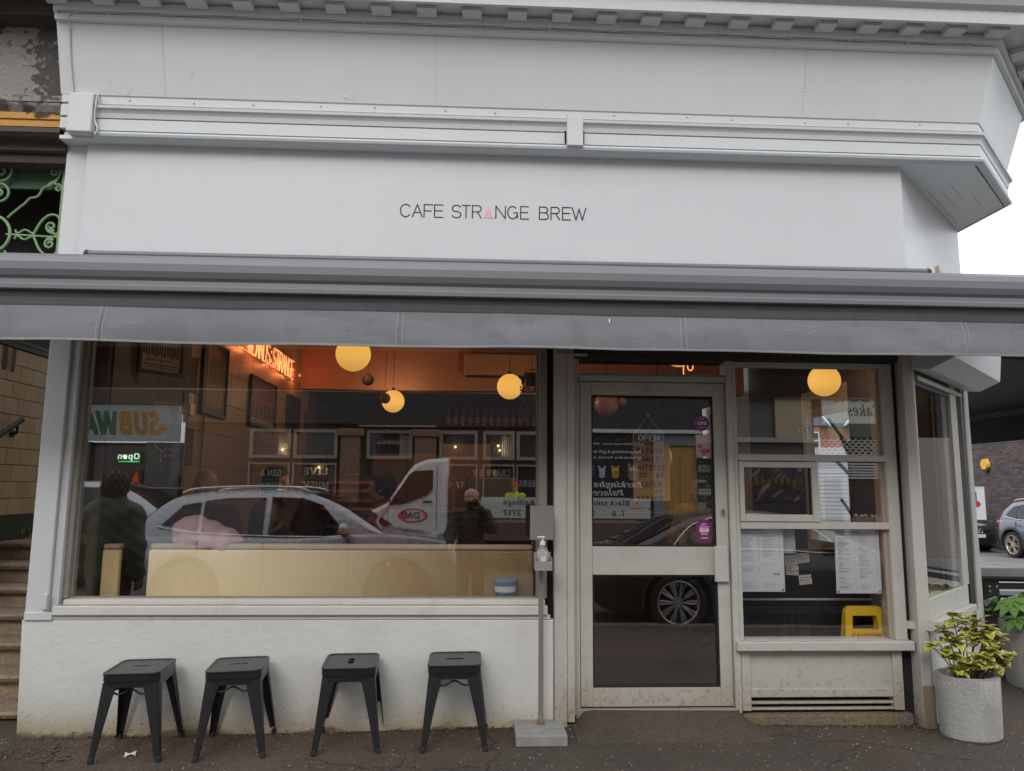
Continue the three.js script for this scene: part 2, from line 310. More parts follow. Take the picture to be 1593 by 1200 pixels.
part('threshold', bx(0.63, 1.63, 0.10, 0.158, -0.2, -0.02, 0.006), mat([0.25, 0.24, 0.22], 0.5, { map: patchy }), cafe);
// the door
{
  const d = new THREE.Group(); d.name = 'door'; cafe.add(d);
  const z0 = -0.10, z1 = -0.045;
  part('stile', bx(0.662, 0.738, 0.166, 2.148, z0, z1, 0.004), M.trim, d);
  part('stile', bx(1.522, 1.600, 0.166, 2.148, z0, z1, 0.004), M.trim, d);
  part('rail', bx(0.7385, 1.5215, 2.064, 2.148, z0, z1 - 0.001, 0.003), M.trim, d);
  part('rail', bx(0.7385, 1.5215, 0.944, 1.116, z0, z1 - 0.001, 0.003), M.trim, d);
  part('rail', bx(0.7385, 1.5215, 0.166, 0.276, z0, z1 - 0.001, 0.003), M.trim, d);
  part('pane', bx(0.735, 1.525, 1.114, 2.066, -0.078, -0.07), M.glass, d);
  part('pane', bx(0.735, 1.525, 0.274, 0.946, -0.078, -0.07), M.glass, d);
  const bead = (x0, x1, y0, y1) => [bx(x0, x0 + 0.008, y0, y1, -0.069, -0.05), bx(x1 - 0.008, x1, y0, y1, -0.069, -0.05), bx(x0 + 0.008, x1 - 0.008, y0, y0 + 0.008, -0.069, -0.05), bx(x0 + 0.008, x1 - 0.008, y1 - 0.008, y1, -0.069, -0.05)];
  part('gasket', [...bead(0.739, 1.521, 1.117, 2.063), ...bead(0.739, 1.521, 0.277, 0.943)], M.gap, d);
  part('handle', [bx(1.497, 1.583, 0.905, 1.122, z1 + 0.012, z1 + 0.03, 0.006), bx(1.52, 1.56, 0.93, 1.09, z1 - 0.002, z1 + 0.012)], mat([0.52, 0.51, 0.49], 0.4, { map: patchy }), d);
  part('closer_knob', [xf(new THREE.CapsuleGeometry(0.011, 0.028, 4, 10), { t: [1.1, 2.105, z1 + 0.006] })], mat([0.42, 0.38, 0.33], 0.45), d);
  part('lock', [xf(new THREE.CylinderGeometry(0.014, 0.014, 0.012, 20), { s: [1, 1, 2.1], r: [Math.PI / 2, 0, 0], t: [1.567, 1.33, z1 + 0.003] })], mat([0.5, 0.48, 0.45], 0.35, { metalness: 0.6 }), d);
  part('keyhole', [xf(new THREE.CylinderGeometry(0.006, 0.006, 0.006, 14), { r: [Math.PI / 2, 0, 0], t: [1.567, 1.337, z1 + 0.009] }), bx(1.564, 1.57, 1.312, 1.33, z1 + 0.006, z1 + 0.011)], M.black, d);
  part('hinge_plate', bx(1.45, 1.53, 2.128, 2.142, z1, z1 + 0.012, 0.002), M.trim, d);
}
// window bay right of the door
{
  const w = new THREE.Group(); w.name = 'display_window'; cafe.add(w);
  const z0 = -0.11, z1 = -0.025;
  part('mullion', bx(1.645, 1.669, 0.556, 2.29, z0, z1, 0.003), M.trim, w);
  part('mullion', bx(2.627, 2.702, 0.556, 2.29, z0, z1, 0.004), M.trim, w);
  part('inner_mullion', bx(2.605, 2.6265, 0.556, 2.29, z0 - 0.03, z1 - 0.03, 0.003), mat([0.4, 0.32, 0.25], 0.6, { map: patchy }), w);
  part('rail', bx(1.6695, 2.6265, 1.655, 1.696, z0, z1 + 0.004, 0.003), M.trim, w);
  part('rail', bx(1.6695, 2.6265, 1.229, 1.271, z0, z1 + 0.004, 0.003), M.trim, w);
  part('rail', bx(1.6695, 2.6265, 2.262, 2.29, z0, z1, 0.003), M.trim, w);
  part('sill', [bx(1.612, 2.722, 0.497, 0.5555, -0.16, 0.018, 0.008)], M.trim, w);
  for (const [a, b] of [[0.556, 1.23], [1.27, 1.656], [1.695, 2.263]]) part('pane', bx(1.667, 2.607, a - 0.001, b + 0.001, -0.072, -0.065), M.glass, w);
  part('casement_frame', [bx(1.670, 1.700, 1.275, 1.648, -0.06, -0.012, 0.003), bx(2.135, 2.178, 1.275, 1.648, -0.06, -0.012, 0.003), bx(1.7005, 2.1345, 1.275, 1.318, -0.06, -0.0125, 0.003), bx(1.7005, 2.1345, 1.612, 1.648, -0.06, -0.0125, 0.003)], M.trim, w);
  part('gasket', bx(1.701, 1.707, 1.319, 1.611, -0.055, -0.03), M.gap, w); part('gasket', bx(2.128, 2.134, 1.319, 1.611, -0.055, -0.03), M.gap, w);
  part('base_panel', [bx(1.705, 2.596, 0.268, 0.482, -0.1, -0.045)], M.trim, w);
  part('base_frame', [bx(1.648, 1.7045, 0.14, 0.4965, -0.1, -0.03, 0.004), bx(2.5965, 2.66, 0.14, 0.4965, -0.1, -0.03, 0.004), bx(1.705, 2.596, 0.218, 0.2675, -0.1, -0.031, 0.004), bx(1.705, 2.596, 0.4825, 0.4965, -0.1, -0.032)], M.trim, w);
  part('vent_backing', bx(1.66, 2.66, 0.09, 0.2175, -0.16, -0.10), M.gap, w);
  part('vent_slat', bx(1.70, 2.60, 0.177, 0.190, -0.09, -0.04, 0.003), M.trim, w);
  part('vent_slat', bx(1.70, 2.60, 0.142, 0.153, -0.09, -0.04, 0.003), M.trim, w);
  part('dark_gap', [bx(2.661, 2.735, 0.09, 0.4965, -0.2, -0.06), bx(2.703, 2.735, 0.4965, 2.35, -0.2, -0.05)], M.gap, w);
  part('step_stone', bx(1.64, 2.70, 0.05, 0.124, -0.15, -0.005, 0.01), mat([0.2, 0.16, 0.12], 0.9, { map: asphaltMap, bumpMap: asphaltBump, bumpScale: 0.006 }), w);
}
// right pilaster
part('corner_post', [bx(2.7355, 2.80, 0.05, 2.44, -0.16, 0.04, 0.006), bx(2.8005, 2.818, 0.35, 2.44, -0.16, 0.022, 0.004)], M.trim, cafe);
part('post_foot', bx(2.738, 2.812, 0.045, 0.30, -0.15, 0.046, 0.004), mat([0.26, 0.225, 0.18], 0.8, { map: wornMap, bumpMap: bumpFine, bumpScale: 0.003 }), cafe);
// upper walls and signboard
part('upper_wall', [bx(-2.62, 2.82, 2.46, 3.62, -0.3, 0.0), bx(-2.62, 3.2, 3.62, 4.43, -0.3, 0.0)], M.board, cafe);
part('sign_board', bx(-2.477, -1.66, 2.35, 3.625, 0.001, 0.0345), M.board, cafe);
part('sign_board', bx(-1.66, 0.42, 2.35, 3.625, 0.001, 0.035), M.board, cafe);
part('sign_board', bx(0.42, 2.815, 2.35, 3.625, 0.001, 0.0343), M.board, cafe);
{
  const X = p => -0.495 + (p - 120) * 1.195 / 1330;
  for (const [ch, a, b] of [['C', 120, 192], ['A', 205, 275], ['F', 288, 348], ['E', 362, 422], ['S', 487, 550], ['T', 558, 615], ['R', 632, 695], ['N', 800, 868], ['G', 885, 952], ['E', 978, 1035], ['B', 1113, 1177], ['R', 1197, 1258], ['E', 1280, 1337], ['W', 1350, 1450]]) {
    const dy = 0.006 * (a - 120) / 1330;
    obj('sign_letter', strokeLetter(ch, X(a), 3.186 + dy, X(b) - X(a), 0.083, 0.0042, 0.35).map(g => g.translate(0, 0, 0.0355)), mat([0.012, 0.012, 0.014], 0.5), cafe);
  }
  part('sign_triangle', extr([[X(712), 3.191], [X(780), 3.191], [X(746), 3.256]], 0.003).translate(0, 0, 0.0345), mat([0.75, 0.36, 0.46], 0.5), cafe);
}
// chamfered corner wall (local x runs along the chamfer)
const CHM = new THREE.Matrix4().makeRotationY(Math.PI / 4).setPosition(2.82, 0, 0);
const ch = g => g.applyMatrix4(CHM);
const CL = 1.626;
part('chamfer_upper_wall', ch(bx(0, CL, 2.42, 3.62, -0.25, 0.012)), M.board, cafe);
part('chamfer_low_wall', ch(bx(0.0, CL - 0.02, -0.02, 0.62, -0.25, 0.0)), M.render, cafe);
{
  const w = new THREE.Group(); w.name = 'corner_window'; cafe.add(w);
  part('sill', ch(bx(-0.06, 1.10, 0.62, 0.668, -0.2, 0.055, 0.006)), M.trim, w); part('sill', ch(bx(0.0, 1.10, 0.669, 0.80, -0.2, 0.008, 0.004)), M.trim, w);
  part('frame', ch(bx(0.0, 0.05, 0.80, 2.3, -0.06, 0.004, 0.003)), M.trim, w);
  part('frame', ch(bx(0.985, 1.165, 0.80, 2.3, -0.06, 0.004, 0.003)), M.trim, w);
  part('inner_post', ch(bx(0.80, 0.92, 0.80, 2.3, -0.05, -0.016, 0.003)), mat([0.42, 0.42, 0.41], 0.5, { map: patchy }), w);
  part('dark_frame', ch(bx(0.62, 0.74, 0.80, 2.3, -0.03, -0.0125, 0.002)), M.dark, w);
  part('dark_head', ch(bx(0.0505, 0.9845, 2.16, 2.3, -0.06, -0.002)), M.dark, w);
  part('pane', ch(bx(0.05, 0.985, 0.80, 2.16, -0.012, -0.006)), M.glass, w);
  part('dark_strip', ch(bx(1.166, 1.315, 0.35, 2.3, -0.06, 0.006, 0.003)), M.black, w);
  part('white_strip', ch(bx(1.316, CL, 0.35, 2.42, -0.06, -0.004, 0.003)), M.trim, w);
  part('guide_rail', ch(bx(0.06, 1.3, 2.19, 2.22, 0.0, 0.022, 0.003)), M.trim, w);
  part('conduit', ch(rod(V(1.36, 0.6, 0.008), V(1.40, 2.26, 0.008), 0.011, 10)), M.trim, w);
}
// roller shutter box over the corner window
part('shutter_box', ch(extr([[0, 2.25], [-0.11, 2.235], [-0.25, 2.30], [-0.27, 2.50], [0, 2.52]], 1.44, 0.003).rotateY(Math.PI / 2).translate(-0.05, 0, 0.013)), M.board, cafe);
part('side_wall', [bx(3.84, 3.968, -0.1, 0.85, -8, -1.16), bx(3.84, 3.968, 2.6, 4.46, -8, -1.16), bx(3.84, 3.968, 0.85, 2.6, -2.82, -1.16), bx(3.84, 3.968, 0.85, 2.6, -8, -3.95)], M.render, cafe);
part('side_window_frame', [bx(3.85, 3.92, 0.85, 0.93, -3.95, -2.82), bx(3.85, 3.92, 2.31, 2.6, -3.95, -2.82), bx(3.85, 3.92, 0.93, 2.31, -2.86, -2.82), bx(3.85, 3.92, 0.93, 2.31, -3.95, -3.91)], M.trim, cafe);
part('side_window_pane', bx(3.88, 3.886, 0.92, 2.32, -3.92, -2.85), M.glassThin, cafe);
// entablature
const prof = {
  architrave: [[0.09, 3.615], [0.115, 3.618], [0.132, 3.628], [0.138, 3.642], [0.132, 3.655], [0.116, 3.662], [0.098, 3.663], [0.098, 3.669], [0.118, 3.67], [0.118, 3.744], [0.104, 3.745], [0.104, 3.75], [0.122, 3.751], [0.127, 3.78], [0.136, 3.796], [0.150, 3.804], [0.152, 3.822], [0.144, 3.826], [0.075, 3.828], [0.075, 3.842], [0.118, 3.844], [0.118, 3.893], [0.126, 3.90]],
  frieze: [[0.125, 3.9], [0.245, 4.32]],
  bed: [[0.245, 4.31], [0.27, 4.315], [0.273, 4.35], [0.26, 4.355], [0.26, 4.361], [0.295, 4.365], [0.30, 4.41], [0.285, 4.435]],
  corona: [[0.285, 4.43], [0.413, 4.43], [0.417, 4.403], [0.44, 4.403], [0.445, 4.485], [0.48, 4.505], [0.505, 4.545], [0.545, 4.585], [0.555, 4.69], [0.0, 4.75]],
};
part('architrave_moulding', sweep(prof.architrave, [[-2.395, 0], ...EN.slice(1)]), M.white, cafe);
part('frieze', sweep(prof.frieze, EN), M.boardGrey, cafe);
part('bed_moulding', sweep(prof.bed, EN), M.boardGrey, cafe);
part('cornice', sweep(prof.corona, [[-2.62, 0], ...EN.slice(1)]), M.white, cafe);
part('frieze_end', [extr([[0.3, 3.9], [-0.123, 3.9], [-0.243, 4.32], [-0.29, 4.36], [-0.29, 4.42], [0.3, 4.42]], 0.02).rotateY(Math.PI / 2).translate(-2.622, 0, 0), extr([[0.3, 4.421], [-0.41, 4.432], [-0.44, 4.48], [-0.54, 4.58], [-0.55, 4.69], [0.3, 4.69]], 0.02).rotateY(Math.PI / 2).translate(-2.622, 0, 0)], M.boardGrey, cafe);
part('bracket_block', bx(-2.555, -2.40, 3.635, 3.895, 0.0, 0.163, 0.012), M.white, cafe);
part('end_bracket', [bx(-2.615, -2.556, 3.845, 3.90, 0.0, 0.125, 0.006), bx(-2.615, -2.556, 3.755, 3.835, 0.0, 0.128, 0.006), bx(-2.615, -2.556, 3.675, 3.75, 0.0, 0.122, 0.006), bx(-2.60, -2.556, 3.63, 3.67, 0.0, 0.10, 0.015)], M.white, cafe);
part('bracket_block', bx(0.563, 0.668, 3.642, 3.846, 0.06, 0.160, 0.006), M.white, cafe);
part('end_gap', bx(0.552, 0.5625, 3.672, 3.826, 0.08, 0.123), M.gap, cafe); part('end_gap', bx(0.6685, 0.679, 3.672, 3.826, 0.08, 0.123), M.gap, cafe);
part('soffit', prismY([[-2.62, 0.10], [3.28, 0.10], [3.985, -0.60], [3.985, -8], [3.7, -8], [3.7, -1.1], [2.7, -0.1], [-2.62, -0.1]], 3.617, 3.64), M.boardGrey, cafe);
for (const k of [0, 1, 2, 3]) { // battens seen under the corner overhang
  const o = 0.05 + 0.075 * k, a = 0.18 + 0.11 * k * (k % 2), l = [0.95, 0.5, 0.42, 0.3][k];
  part('soffit_batten', ch(bx(0.30 + a, 0.30 + a + l, 3.6152, 3.6175, o, o + 0.004)), mat([0.5, 0.5, 0.5], 0.8), cafe);
}
for (let x = -2.93 + 0.283; x < 3.40; x += 0.2815) part('dentil', bx(x, x + 0.122, 4.389, 4.4295, 0.303, 0.395, 0.003), M.white, cafe);
for (let s = 0.12; s < 0.85; s += 0.28) { const g = bx(s, s + 0.122, 4.389, 4.4295, 0.303, 0.395, 0.003); g.rotateY(Math.PI / 4).translate(3.27, 0, 0); part('dentil', g, M.white, cafe); }
for (let z = -0.95; z > -3; z -= 0.28) part('dentil', bx(4.203, 4.295, 4.389, 4.4295, z - 0.118, z, 0.003), M.white, cafe);
for (const x of [-1.98, -0.28, 2.12]) part('board_joint', rod(V(x, 3.906, 0.1268), V(x, 4.318, 0.2446), 0.0012, 5), mat([0.46, 0.47, 0.48], 0.7), cafe);
{ // blistered paint 
  const q = mulberry(71);
  for (const [x, y, n, sp] of [[-1.78, 4.06, 16, 0.09], [-0.85, 3.98, 10, 0.16], [2.16, 4.12, 12, 0.08], [2.45, 3.97, 12, 0.14], [-2.2, 3.93, 14, 0.2], [0.9, 4.2, 5, 0.3], [2.8, 4.0, 6, 0.2]]) {
    const gs = []; for (let i = 0; i < n; i++) { const X = x + (q() - 0.5) * 2 * sp, Y = Math.min(4.3, Math.max(3.925, y - 0.03 + (q() - 0.5) * sp)), k = 0.003 + 0.013 * q() * q() * q(); gs.push(xf(new THREE.SphereGeometry(1, 9, 6), { s: [k * (0.7 + 2.4 * q()), k * (0.4 + 0.6 * q()), 0.0015], r: [0.25, 0, q() * 3], t: [X, Y, 0.125 + (Y - 3.9) * 0.2857] })); }
    part('blistered_paint', gs, M.boardGrey, cafe).userData.kind = 'stuff';
  }
}
// rivets on the moulding, painted cable with clips
for (let i = 0; i < 14; i++) part('rivet', ball(-2.2 + i * 0.39 + 0.05 * Math.sin(i * 3), 3.872 + 0.006 * Math.sin(i * 5), 0.121, 0.006, 8), M.white, cafe);
{
  const pts = []; for (let i = 0; i <= 40; i++) { const x = lerp(-2.5, 3.2, i / 40); pts.push([x, 4.357 + 0.004 * Math.sin(i * 1.7) , 0.278]); }
  part('cable', [tube(pts, 0.0045, 160, 6), tube([[-2.54, 3.91, 0.135], [-2.545, 4.1, 0.19], [-2.54, 4.27, 0.24], [-2.53, 4.335, 0.274], [-2.48, 4.357, 0.279]], 0.005, 30, 6), tube([[-2.54, 3.92, 0.05], [-2.40, 3.915, 0.12], [-2.385, 3.85, 0.155], [-2.39, 3.72, 0.145], [-2.365, 3.66, 0.15], [-2.385, 3.625, 0.14]], 0.006, 30, 6)], M.white, cafe);
  for (let i = 0; i < 15; i++) part('cable_clip', bx(-2.3 + i * 0.39, -2.286 + i * 0.39, 4.347, 4.369, 0.271, 0.287, 0.003), M.white, cafe);
}
part('tenement_wall_above', [bx(-2.62, 3.9, 4.7, 9.5, -8, -0.02)], mat([0.30, 0.22, 0.16], 0.85, { map: patchy, bumpMap: bumpRender, bumpScale: 0.01 }), cafe);
part('timber_wedge', extr([[0, 0], [0.05, 0], [0.0, 0.10]], 0.04).translate(3.06, 2.86, -0.05), mat([0.5, 0.4, 0.25], 0.8), cafe);

// ---------- the awning ----------
{
  const a = thing('awning', 'dark grey fabric awning with hanging valance stretched across the whole shop front', 'awning');
  const X0 = -3.05, X1 = 3.75;
  const bar = [[0.70, 2.50], [0.72, 2.50], [0.742, 2.462], [0.85, 2.452], [0.857, 2.458], [0.857, 2.478], [0.848, 2.487], [0.83, 2.49], [0.828, 2.515], [0.842, 2.53], [0.853, 2.56], [0.852, 2.60], [0.84, 2.632], [0.815, 2.652], [0.77, 2.662], [0.70, 2.665]];
  part('front_bar', extr(bar.map(([z, y]) => [-z, y]), X1 - X0).rotateY(Math.PI / 2).translate(X0, 0, 0), M.awningBar, a);
  part('lip', extr([[-0.834, 2.452], [-0.72, 2.462], [-0.72, 2.40], [-0.80, 2.392], [-0.806, 2.38], [-0.80, 2.35], [-0.815, 2.35], [-0.822, 2.385], [-0.824, 2.42]].map(p => p), X1 - X0 - 0.02).rotateY(Math.PI / 2).translate(X0 + 0.01, 0, 0), mat([0.075, 0.075, 0.082], 0.6, { map: fabricMap }), a);
  const wr = (x, y, s) => { const k = clamp((2.40 - y) / 0.215); return k * (0.006 * Math.sin(x * 4.3 + 1.3 * s) * Math.sin(x * 1.1) + 0.0035 * Math.sin(x * 13 + 5 * y) * Math.sin(x * 2.3 + s) + 0.002 * Math.sin(x * 31 + 20 * y) * Math.pow(Math.abs(Math.sin(x * 1.9)), 6)) + 0.003 * Math.sin(k * 9 + x * 2.7) * k * (1 - k); };
  // valance in widths, gently hanging
  const seams = [X0, -1.905, -0.395, 1.095, 2.635, X1];
  for (let s = 0; s < 5; s++) {
    const g = new THREE.BoxGeometry(seams[s + 1] - seams[s] - 0.001, 0.215, 0.004, 90, 14, 1), p = g.attributes.position;
    g.translate((seams[s] + seams[s + 1]) / 2, 2.2945, 0);
    for (let i = 0; i < p.count; i++) {
      const x = p.getX(i), y = p.getY(i), k = (2.40 - y) / 0.215;
      p.setY(i, y + (k > 0.5 ? 0.003 * Math.sin(x * 2.1) + 0.002 * Math.sin(x * 5.3) : 0));
      p.setZ(i, p.getZ(i) + 0.806 + 0.062 * Math.pow(clamp(k), 0.75) - 0.018 * Math.pow(clamp(k), 3) + 0.008 * k * Math.sin(x * 1.7 + s) + 0.005 * k * Math.sin(x * 6.1) + wr(x, y, s));
    }
    g.computeVertexNormals(); part('valance', g, M.fabric, a);
  }
  const zOf = (x, y, s) => { const k = (2.40 - y) / 0.215; return 0.806 + 0.062 * Math.pow(clamp(k), 0.75) - 0.018 * Math.pow(clamp(k), 3) + 0.008 * k * Math.sin(x * 1.7 + s) + 0.005 * k * Math.sin(x * 6.1) + wr(x, y, s); };
  seams.slice(1, 5).forEach((x, s) => {
    for (const o of [-0.016, 0.012]) part('seam_stitching', tube([2.38, 2.33, 2.28, 2.23, 2.195].map((y, i) => V(x + o + 0.003 * Math.sin(i * 2), y, zOf(x + o, y, o < 0 ? s : s + 1) + 0.003)), 0.0013, 20, 5), mat([0.36, 0.38, 0.42], 0.9), a);
  });
  { // whipped thread along the lower edge
    const st = [];
    const one = new THREE.CylinderGeometry(0.0014, 0.0014, 0.013, 4);
    for (let x = X0 + 0.02; x < X1; x += 0.0105) { const s = seams.findIndex((q, i) => x < seams[i + 1]); st.push(one.clone().rotateZ(0.5).translate(x, 2.193 + 0.003 * Math.sin(x * 2.1) + 0.002 * Math.sin(x * 5.3), zOf(x, 2.193, s) + 0.0035)); }
    const o = obj('edge_thread', st, mat([0.62, 0.62, 0.58], 0.9), a); o.userData.kind = 'stuff';
  }
  part('bird_mark', xf(new THREE.SphereGeometry(0.006, 8, 6), { s: [0.6, 2.4, 0.3], t: [0.70, 2.345, 0.838] }), mat([0.75, 0.75, 0.72], 0.8), a);
  for (const [x, y, l, r] of [[1.68, 2.315, 0.10, 0.12], [1.80, 2.335, 0.14, -0.08], [1.78, 2.30, 0.07, 0.2], [2.93, 2.32, 0.05, 0.3], [-1.95, 2.30, 0.05, 0.9], [-1.72, 2.29, 0.08, 0.2]]) { const pts = []; for (let i = 0; i <= 5; i++) { const X = x + l * (i / 5 - 0.5), Y = y + r * l * (i / 5 - 0.5) + 0.004 * Math.sin(i * 2.2); pts.push([X, Y, zOf(X, Y, seams.findIndex((q, k) => X < seams[k + 1])) + 0.002]); } part('scuff_mark', tube(pts, 0.0016, 12, 5), mat([0.33, 0.34, 0.36], 0.9), a); }
  // sloping cover and arms behind
  part('cover', extr([[-0.02, 2.86], [-0.76, 2.655], [-0.76, 2.649], [-0.02, 2.852]], X1 - X0 - 0.04).rotateY(Math.PI / 2).translate(X0 + 0.02, 0, 0), M.fabric, a);
  for (const s of [-1, 1]) { const c = 0.35 + s * 2.55; part('folding_arm', [rod(V(c, 2.62, 0.05), V(c - s * 0.75, 2.56, 0.42), 0.022), rod(V(c - s * 0.75, 2.56, 0.42), V(c - s * 0.1, 2.53, 0.76), 0.02)], M.dark, a); }
  part('wall_rail', [rod(V(-2.40, 2.885, 0.075), V(2.93, 2.885, 0.075), 0.02, 12), bx(-2.38, 2.9, 2.80, 2.885, 0.036, 0.062)], M.awningBar, a);
  part('rail_end_cap', [ball(-2.40, 2.885, 0.075, 0.024, 10), ball(2.93, 2.885, 0.075, 0.024, 10)], M.dark, a);
  const moss = [], q = mulberry(5);
  for (let i = 0; i < 60; i++) { const c = [0.45, 1.02, 1.55, 2.35][i % 4] + (q() - 0.5) * (i % 4 ? 0.1 : 0.35); moss.push(ball(c, 2.866 - q() * 0.006, 0.09 + q() * 0.01, 0.003 + q() * 0.005, 5)); }
  part('moss', moss, mat([0.12, 0.12, 0.03], 0.95), a).userData.kind = 'stuff';
}

// ---------- inside the cafe ----------
const FL = 0.15;
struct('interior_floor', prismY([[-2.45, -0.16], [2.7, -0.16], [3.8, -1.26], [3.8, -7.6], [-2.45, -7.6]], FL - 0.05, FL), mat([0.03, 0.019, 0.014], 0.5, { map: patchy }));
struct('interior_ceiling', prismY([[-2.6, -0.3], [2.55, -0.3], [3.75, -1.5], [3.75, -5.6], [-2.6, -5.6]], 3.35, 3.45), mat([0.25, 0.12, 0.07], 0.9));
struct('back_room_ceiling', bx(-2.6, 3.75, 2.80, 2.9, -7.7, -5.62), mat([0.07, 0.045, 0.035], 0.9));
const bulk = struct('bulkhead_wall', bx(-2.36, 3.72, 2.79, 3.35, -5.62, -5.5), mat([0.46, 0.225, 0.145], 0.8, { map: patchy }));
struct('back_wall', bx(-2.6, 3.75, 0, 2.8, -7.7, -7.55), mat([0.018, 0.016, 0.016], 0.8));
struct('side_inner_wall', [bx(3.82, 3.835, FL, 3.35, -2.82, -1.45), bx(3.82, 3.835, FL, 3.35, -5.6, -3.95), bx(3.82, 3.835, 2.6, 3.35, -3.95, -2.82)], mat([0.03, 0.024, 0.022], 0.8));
{
  const w = struct('left_inner_wall', [bx(-2.6, -2.362, 0, 3.36, -7.6, -1.5), bx(-2.6, -2.33, 0, 3.36, -1.5, -0.16)], mat([0.14, 0.085, 0.055], 0.85));
  w.material = mat([0.10, 0.07, 0.05], 0.85);
  const q = mulberry(9), tm = [0, 1, 2, 3].map(i => mat([0.27 + 0.014 * i, 0.185 + 0.009 * i, 0.125 + 0.006 * i], 0.42, { map: patchy }));
  const tg = wuv(bx(-2.3615, -2.352, 0, 0.296, 0, 0.446, 0.004));
  for (let r = 0; r < 11; r++) for (let c = -1; c < 9; c++) {
    const z = -1.52 - 0.45 * (c + 1) - (r % 2 ? 0.225 : 0) + 0.0; if (z > -1.5 || z < -5.6) continue;
    const t = mesh('wall_tile', tg, tm[Math.floor(q() * 4)], w); t.position.set(0.001 * q(), 0.14 + 0.3 * r, z - 0.45 + 0.002);
  }
  part('dark_panelling', bx(-2.33, -2.318, FL, 3.35, -1.50, -0.2), mat([0.022, 0.022, 0.026], 0.6, { map: patchy }), w);
  part('conduit', [rod(V(-2.335, 0.3, -1.93), V(-2.335, 3.34, -1.93), 0.011, 8)], mat([0.3, 0.24, 0.2], 0.5), w);
  part('light_switch', bx(-2.352, -2.338, 2.05, 2.15, -1.70, -1.60, 0.004), mat([0.7, 0.66, 0.6], 0.5), w);
}
// low benches with their backs against the glass
{
  const b = thing('window_bench', 'pale cream bench back running low along the inside of the large window', 'bench', [0, 0, 0]);
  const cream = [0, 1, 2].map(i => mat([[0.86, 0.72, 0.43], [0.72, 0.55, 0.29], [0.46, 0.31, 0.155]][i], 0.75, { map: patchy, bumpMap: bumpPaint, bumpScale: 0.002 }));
  const lightFalloffMap = tex(512, 128, (u, v) => { const n = fbm(u, v, 5, 211, 5, 3), k = sstep(0.1, 0.95, u + 0.16 * (n - 0.5)); return [lerp(1.0, 0.34, k), lerp(0.83, 0.22, k), lerp(0.50, 0.10, k)].map(x => x * (0.92 + 0.14 * n)); }, 1, 1);  // left-to-right light falloff painted into the bench colour, plus noise
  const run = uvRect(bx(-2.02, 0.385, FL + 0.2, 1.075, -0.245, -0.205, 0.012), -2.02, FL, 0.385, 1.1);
  mesh('bench_back', run, mat([1, 1, 1], 0.7, { map: lightFalloffMap, bumpMap: bumpPaint, bumpScale: 0.002 }), b);
  part('bench_back', bx(-2.30, -2.19, FL + 0.2, 1.075, -0.245, -0.205, 0.012), cream[1], b);
  part('top_edge', bx(-2.015, 0.38, 1.0755, 1.112, -0.27, -0.204, 0.018), mat([0.52, 0.41, 0.27], 0.7, { map: patchy }), b); part('top_edge', bx(-2.295, -2.195, 1.0755, 1.108, -0.27, -0.20, 0.012), mat([0.40, 0.31, 0.21], 0.7, { map: patchy }), b);
  part('seat', bx(-2.30, 0.10, FL + 0.38, FL + 0.44, -0.72, -0.27, 0.01), cream[2], b);
  part('end_cabinet', bx(0.105, 0.385, FL, 1.06, -0.62, -0.28, 0.008), mat([0.17, 0.10, 0.055], 0.7, { map: patchy }), b);
}
{
  const t = thing('tub', 'blue and white lidded tub behind the lower right of the large window', 'tub', [0.205, 0.795, -0.145]);
  part('ledge', bx(-0.3, 0.17, -0.03, -0.001, -0.05, 0.06), mat([0.2, 0.14, 0.09], 0.7), t);
  part('body', new THREE.LatheGeometry([[0, 0], [0.062, 0], [0.072, 0.10], [0.07, 0.10], [0.06, 0.006]].map(p => new THREE.Vector2(...p)), 28), mat([0.10, 0.20, 0.30], 0.5), t);
  part('lid', new THREE.CylinderGeometry(0.076, 0.076, 0.014, 28).translate(0, 0.107, 0), mat([0.18, 0.34, 0.5], 0.5), t);
  part('band', new THREE.CylinderGeometry(0.0705, 0.0665, 0.035, 28, 1, true).translate(0, 0.055, 0), mat([0.6, 0.6, 0.6], 0.6), t);
}
const globeMap = tex(128, 128, (u, v) => { const k = 0.80 + 0.2 * sstep(0.15, 0.45, v) * (1 - 0.75 * sstep(0.5, 1, v)) - 0.05 * fbm(u, v, 4, 191, 3); return [k, k * (0.93 + 0.07 * k), k * (0.8 + 0.2 * k)]; }, 1);
// globe pendants
function globe(label, x, y, z, r, on = true, color = [0.87, 0.46, 0.06]) {
  const t = thing('pendant_lamp', label, 'lamp', [x, y, z], 0);
  const m = on ? mat([0.8, 0.6, 0.3], 0.4, { emissive: lin(1, 0.53, 0.10), emissiveIntensity: 0.74, emissiveMap: globeMap }) : mat([0.42, 0.2, 0.15], 0.35);
  mesh('globe', new THREE.SphereGeometry(r, 40, 28), m, t);
  part('cap', new THREE.CylinderGeometry(0.018, 0.03, 0.035, 16).translate(0, r + 0.012, 0), M.black, t);
  part('flex', rod(V(0, r + 0.02, 0), V(0, (z < -5.5 ? 3.35 : 3.35) - y, 0), 0.004, 6), M.black, t);
  if (on) { const l = new THREE.PointLight(new THREE.Color(1, 0.68, 0.40), 0.52, 0, 2); l.castShadow = true; l.shadow.radius = 4; l.name = 'lamp_light'; t.add(l); }
  return t;
}
globe('largest glowing yellow globe lamp, cut off by the awning valance', -1.06, 2.615, -1.8, 0.15);
globe('small glowing yellow globe lamp with a dark ball in front of it', -1.075, 2.60, -5.2, 0.147);
globe('glowing yellow globe lamp near the right edge of the large window', 0.404, 2.665, -4.1, 0.15);
globe('glowing yellow globe lamp just showing above the glazed door', 1.85, 2.73, -2.0, 0.15);
globe('glowing yellow globe lamp in the top of the display window', 3.36, 2.525, -2.35, 0.15);
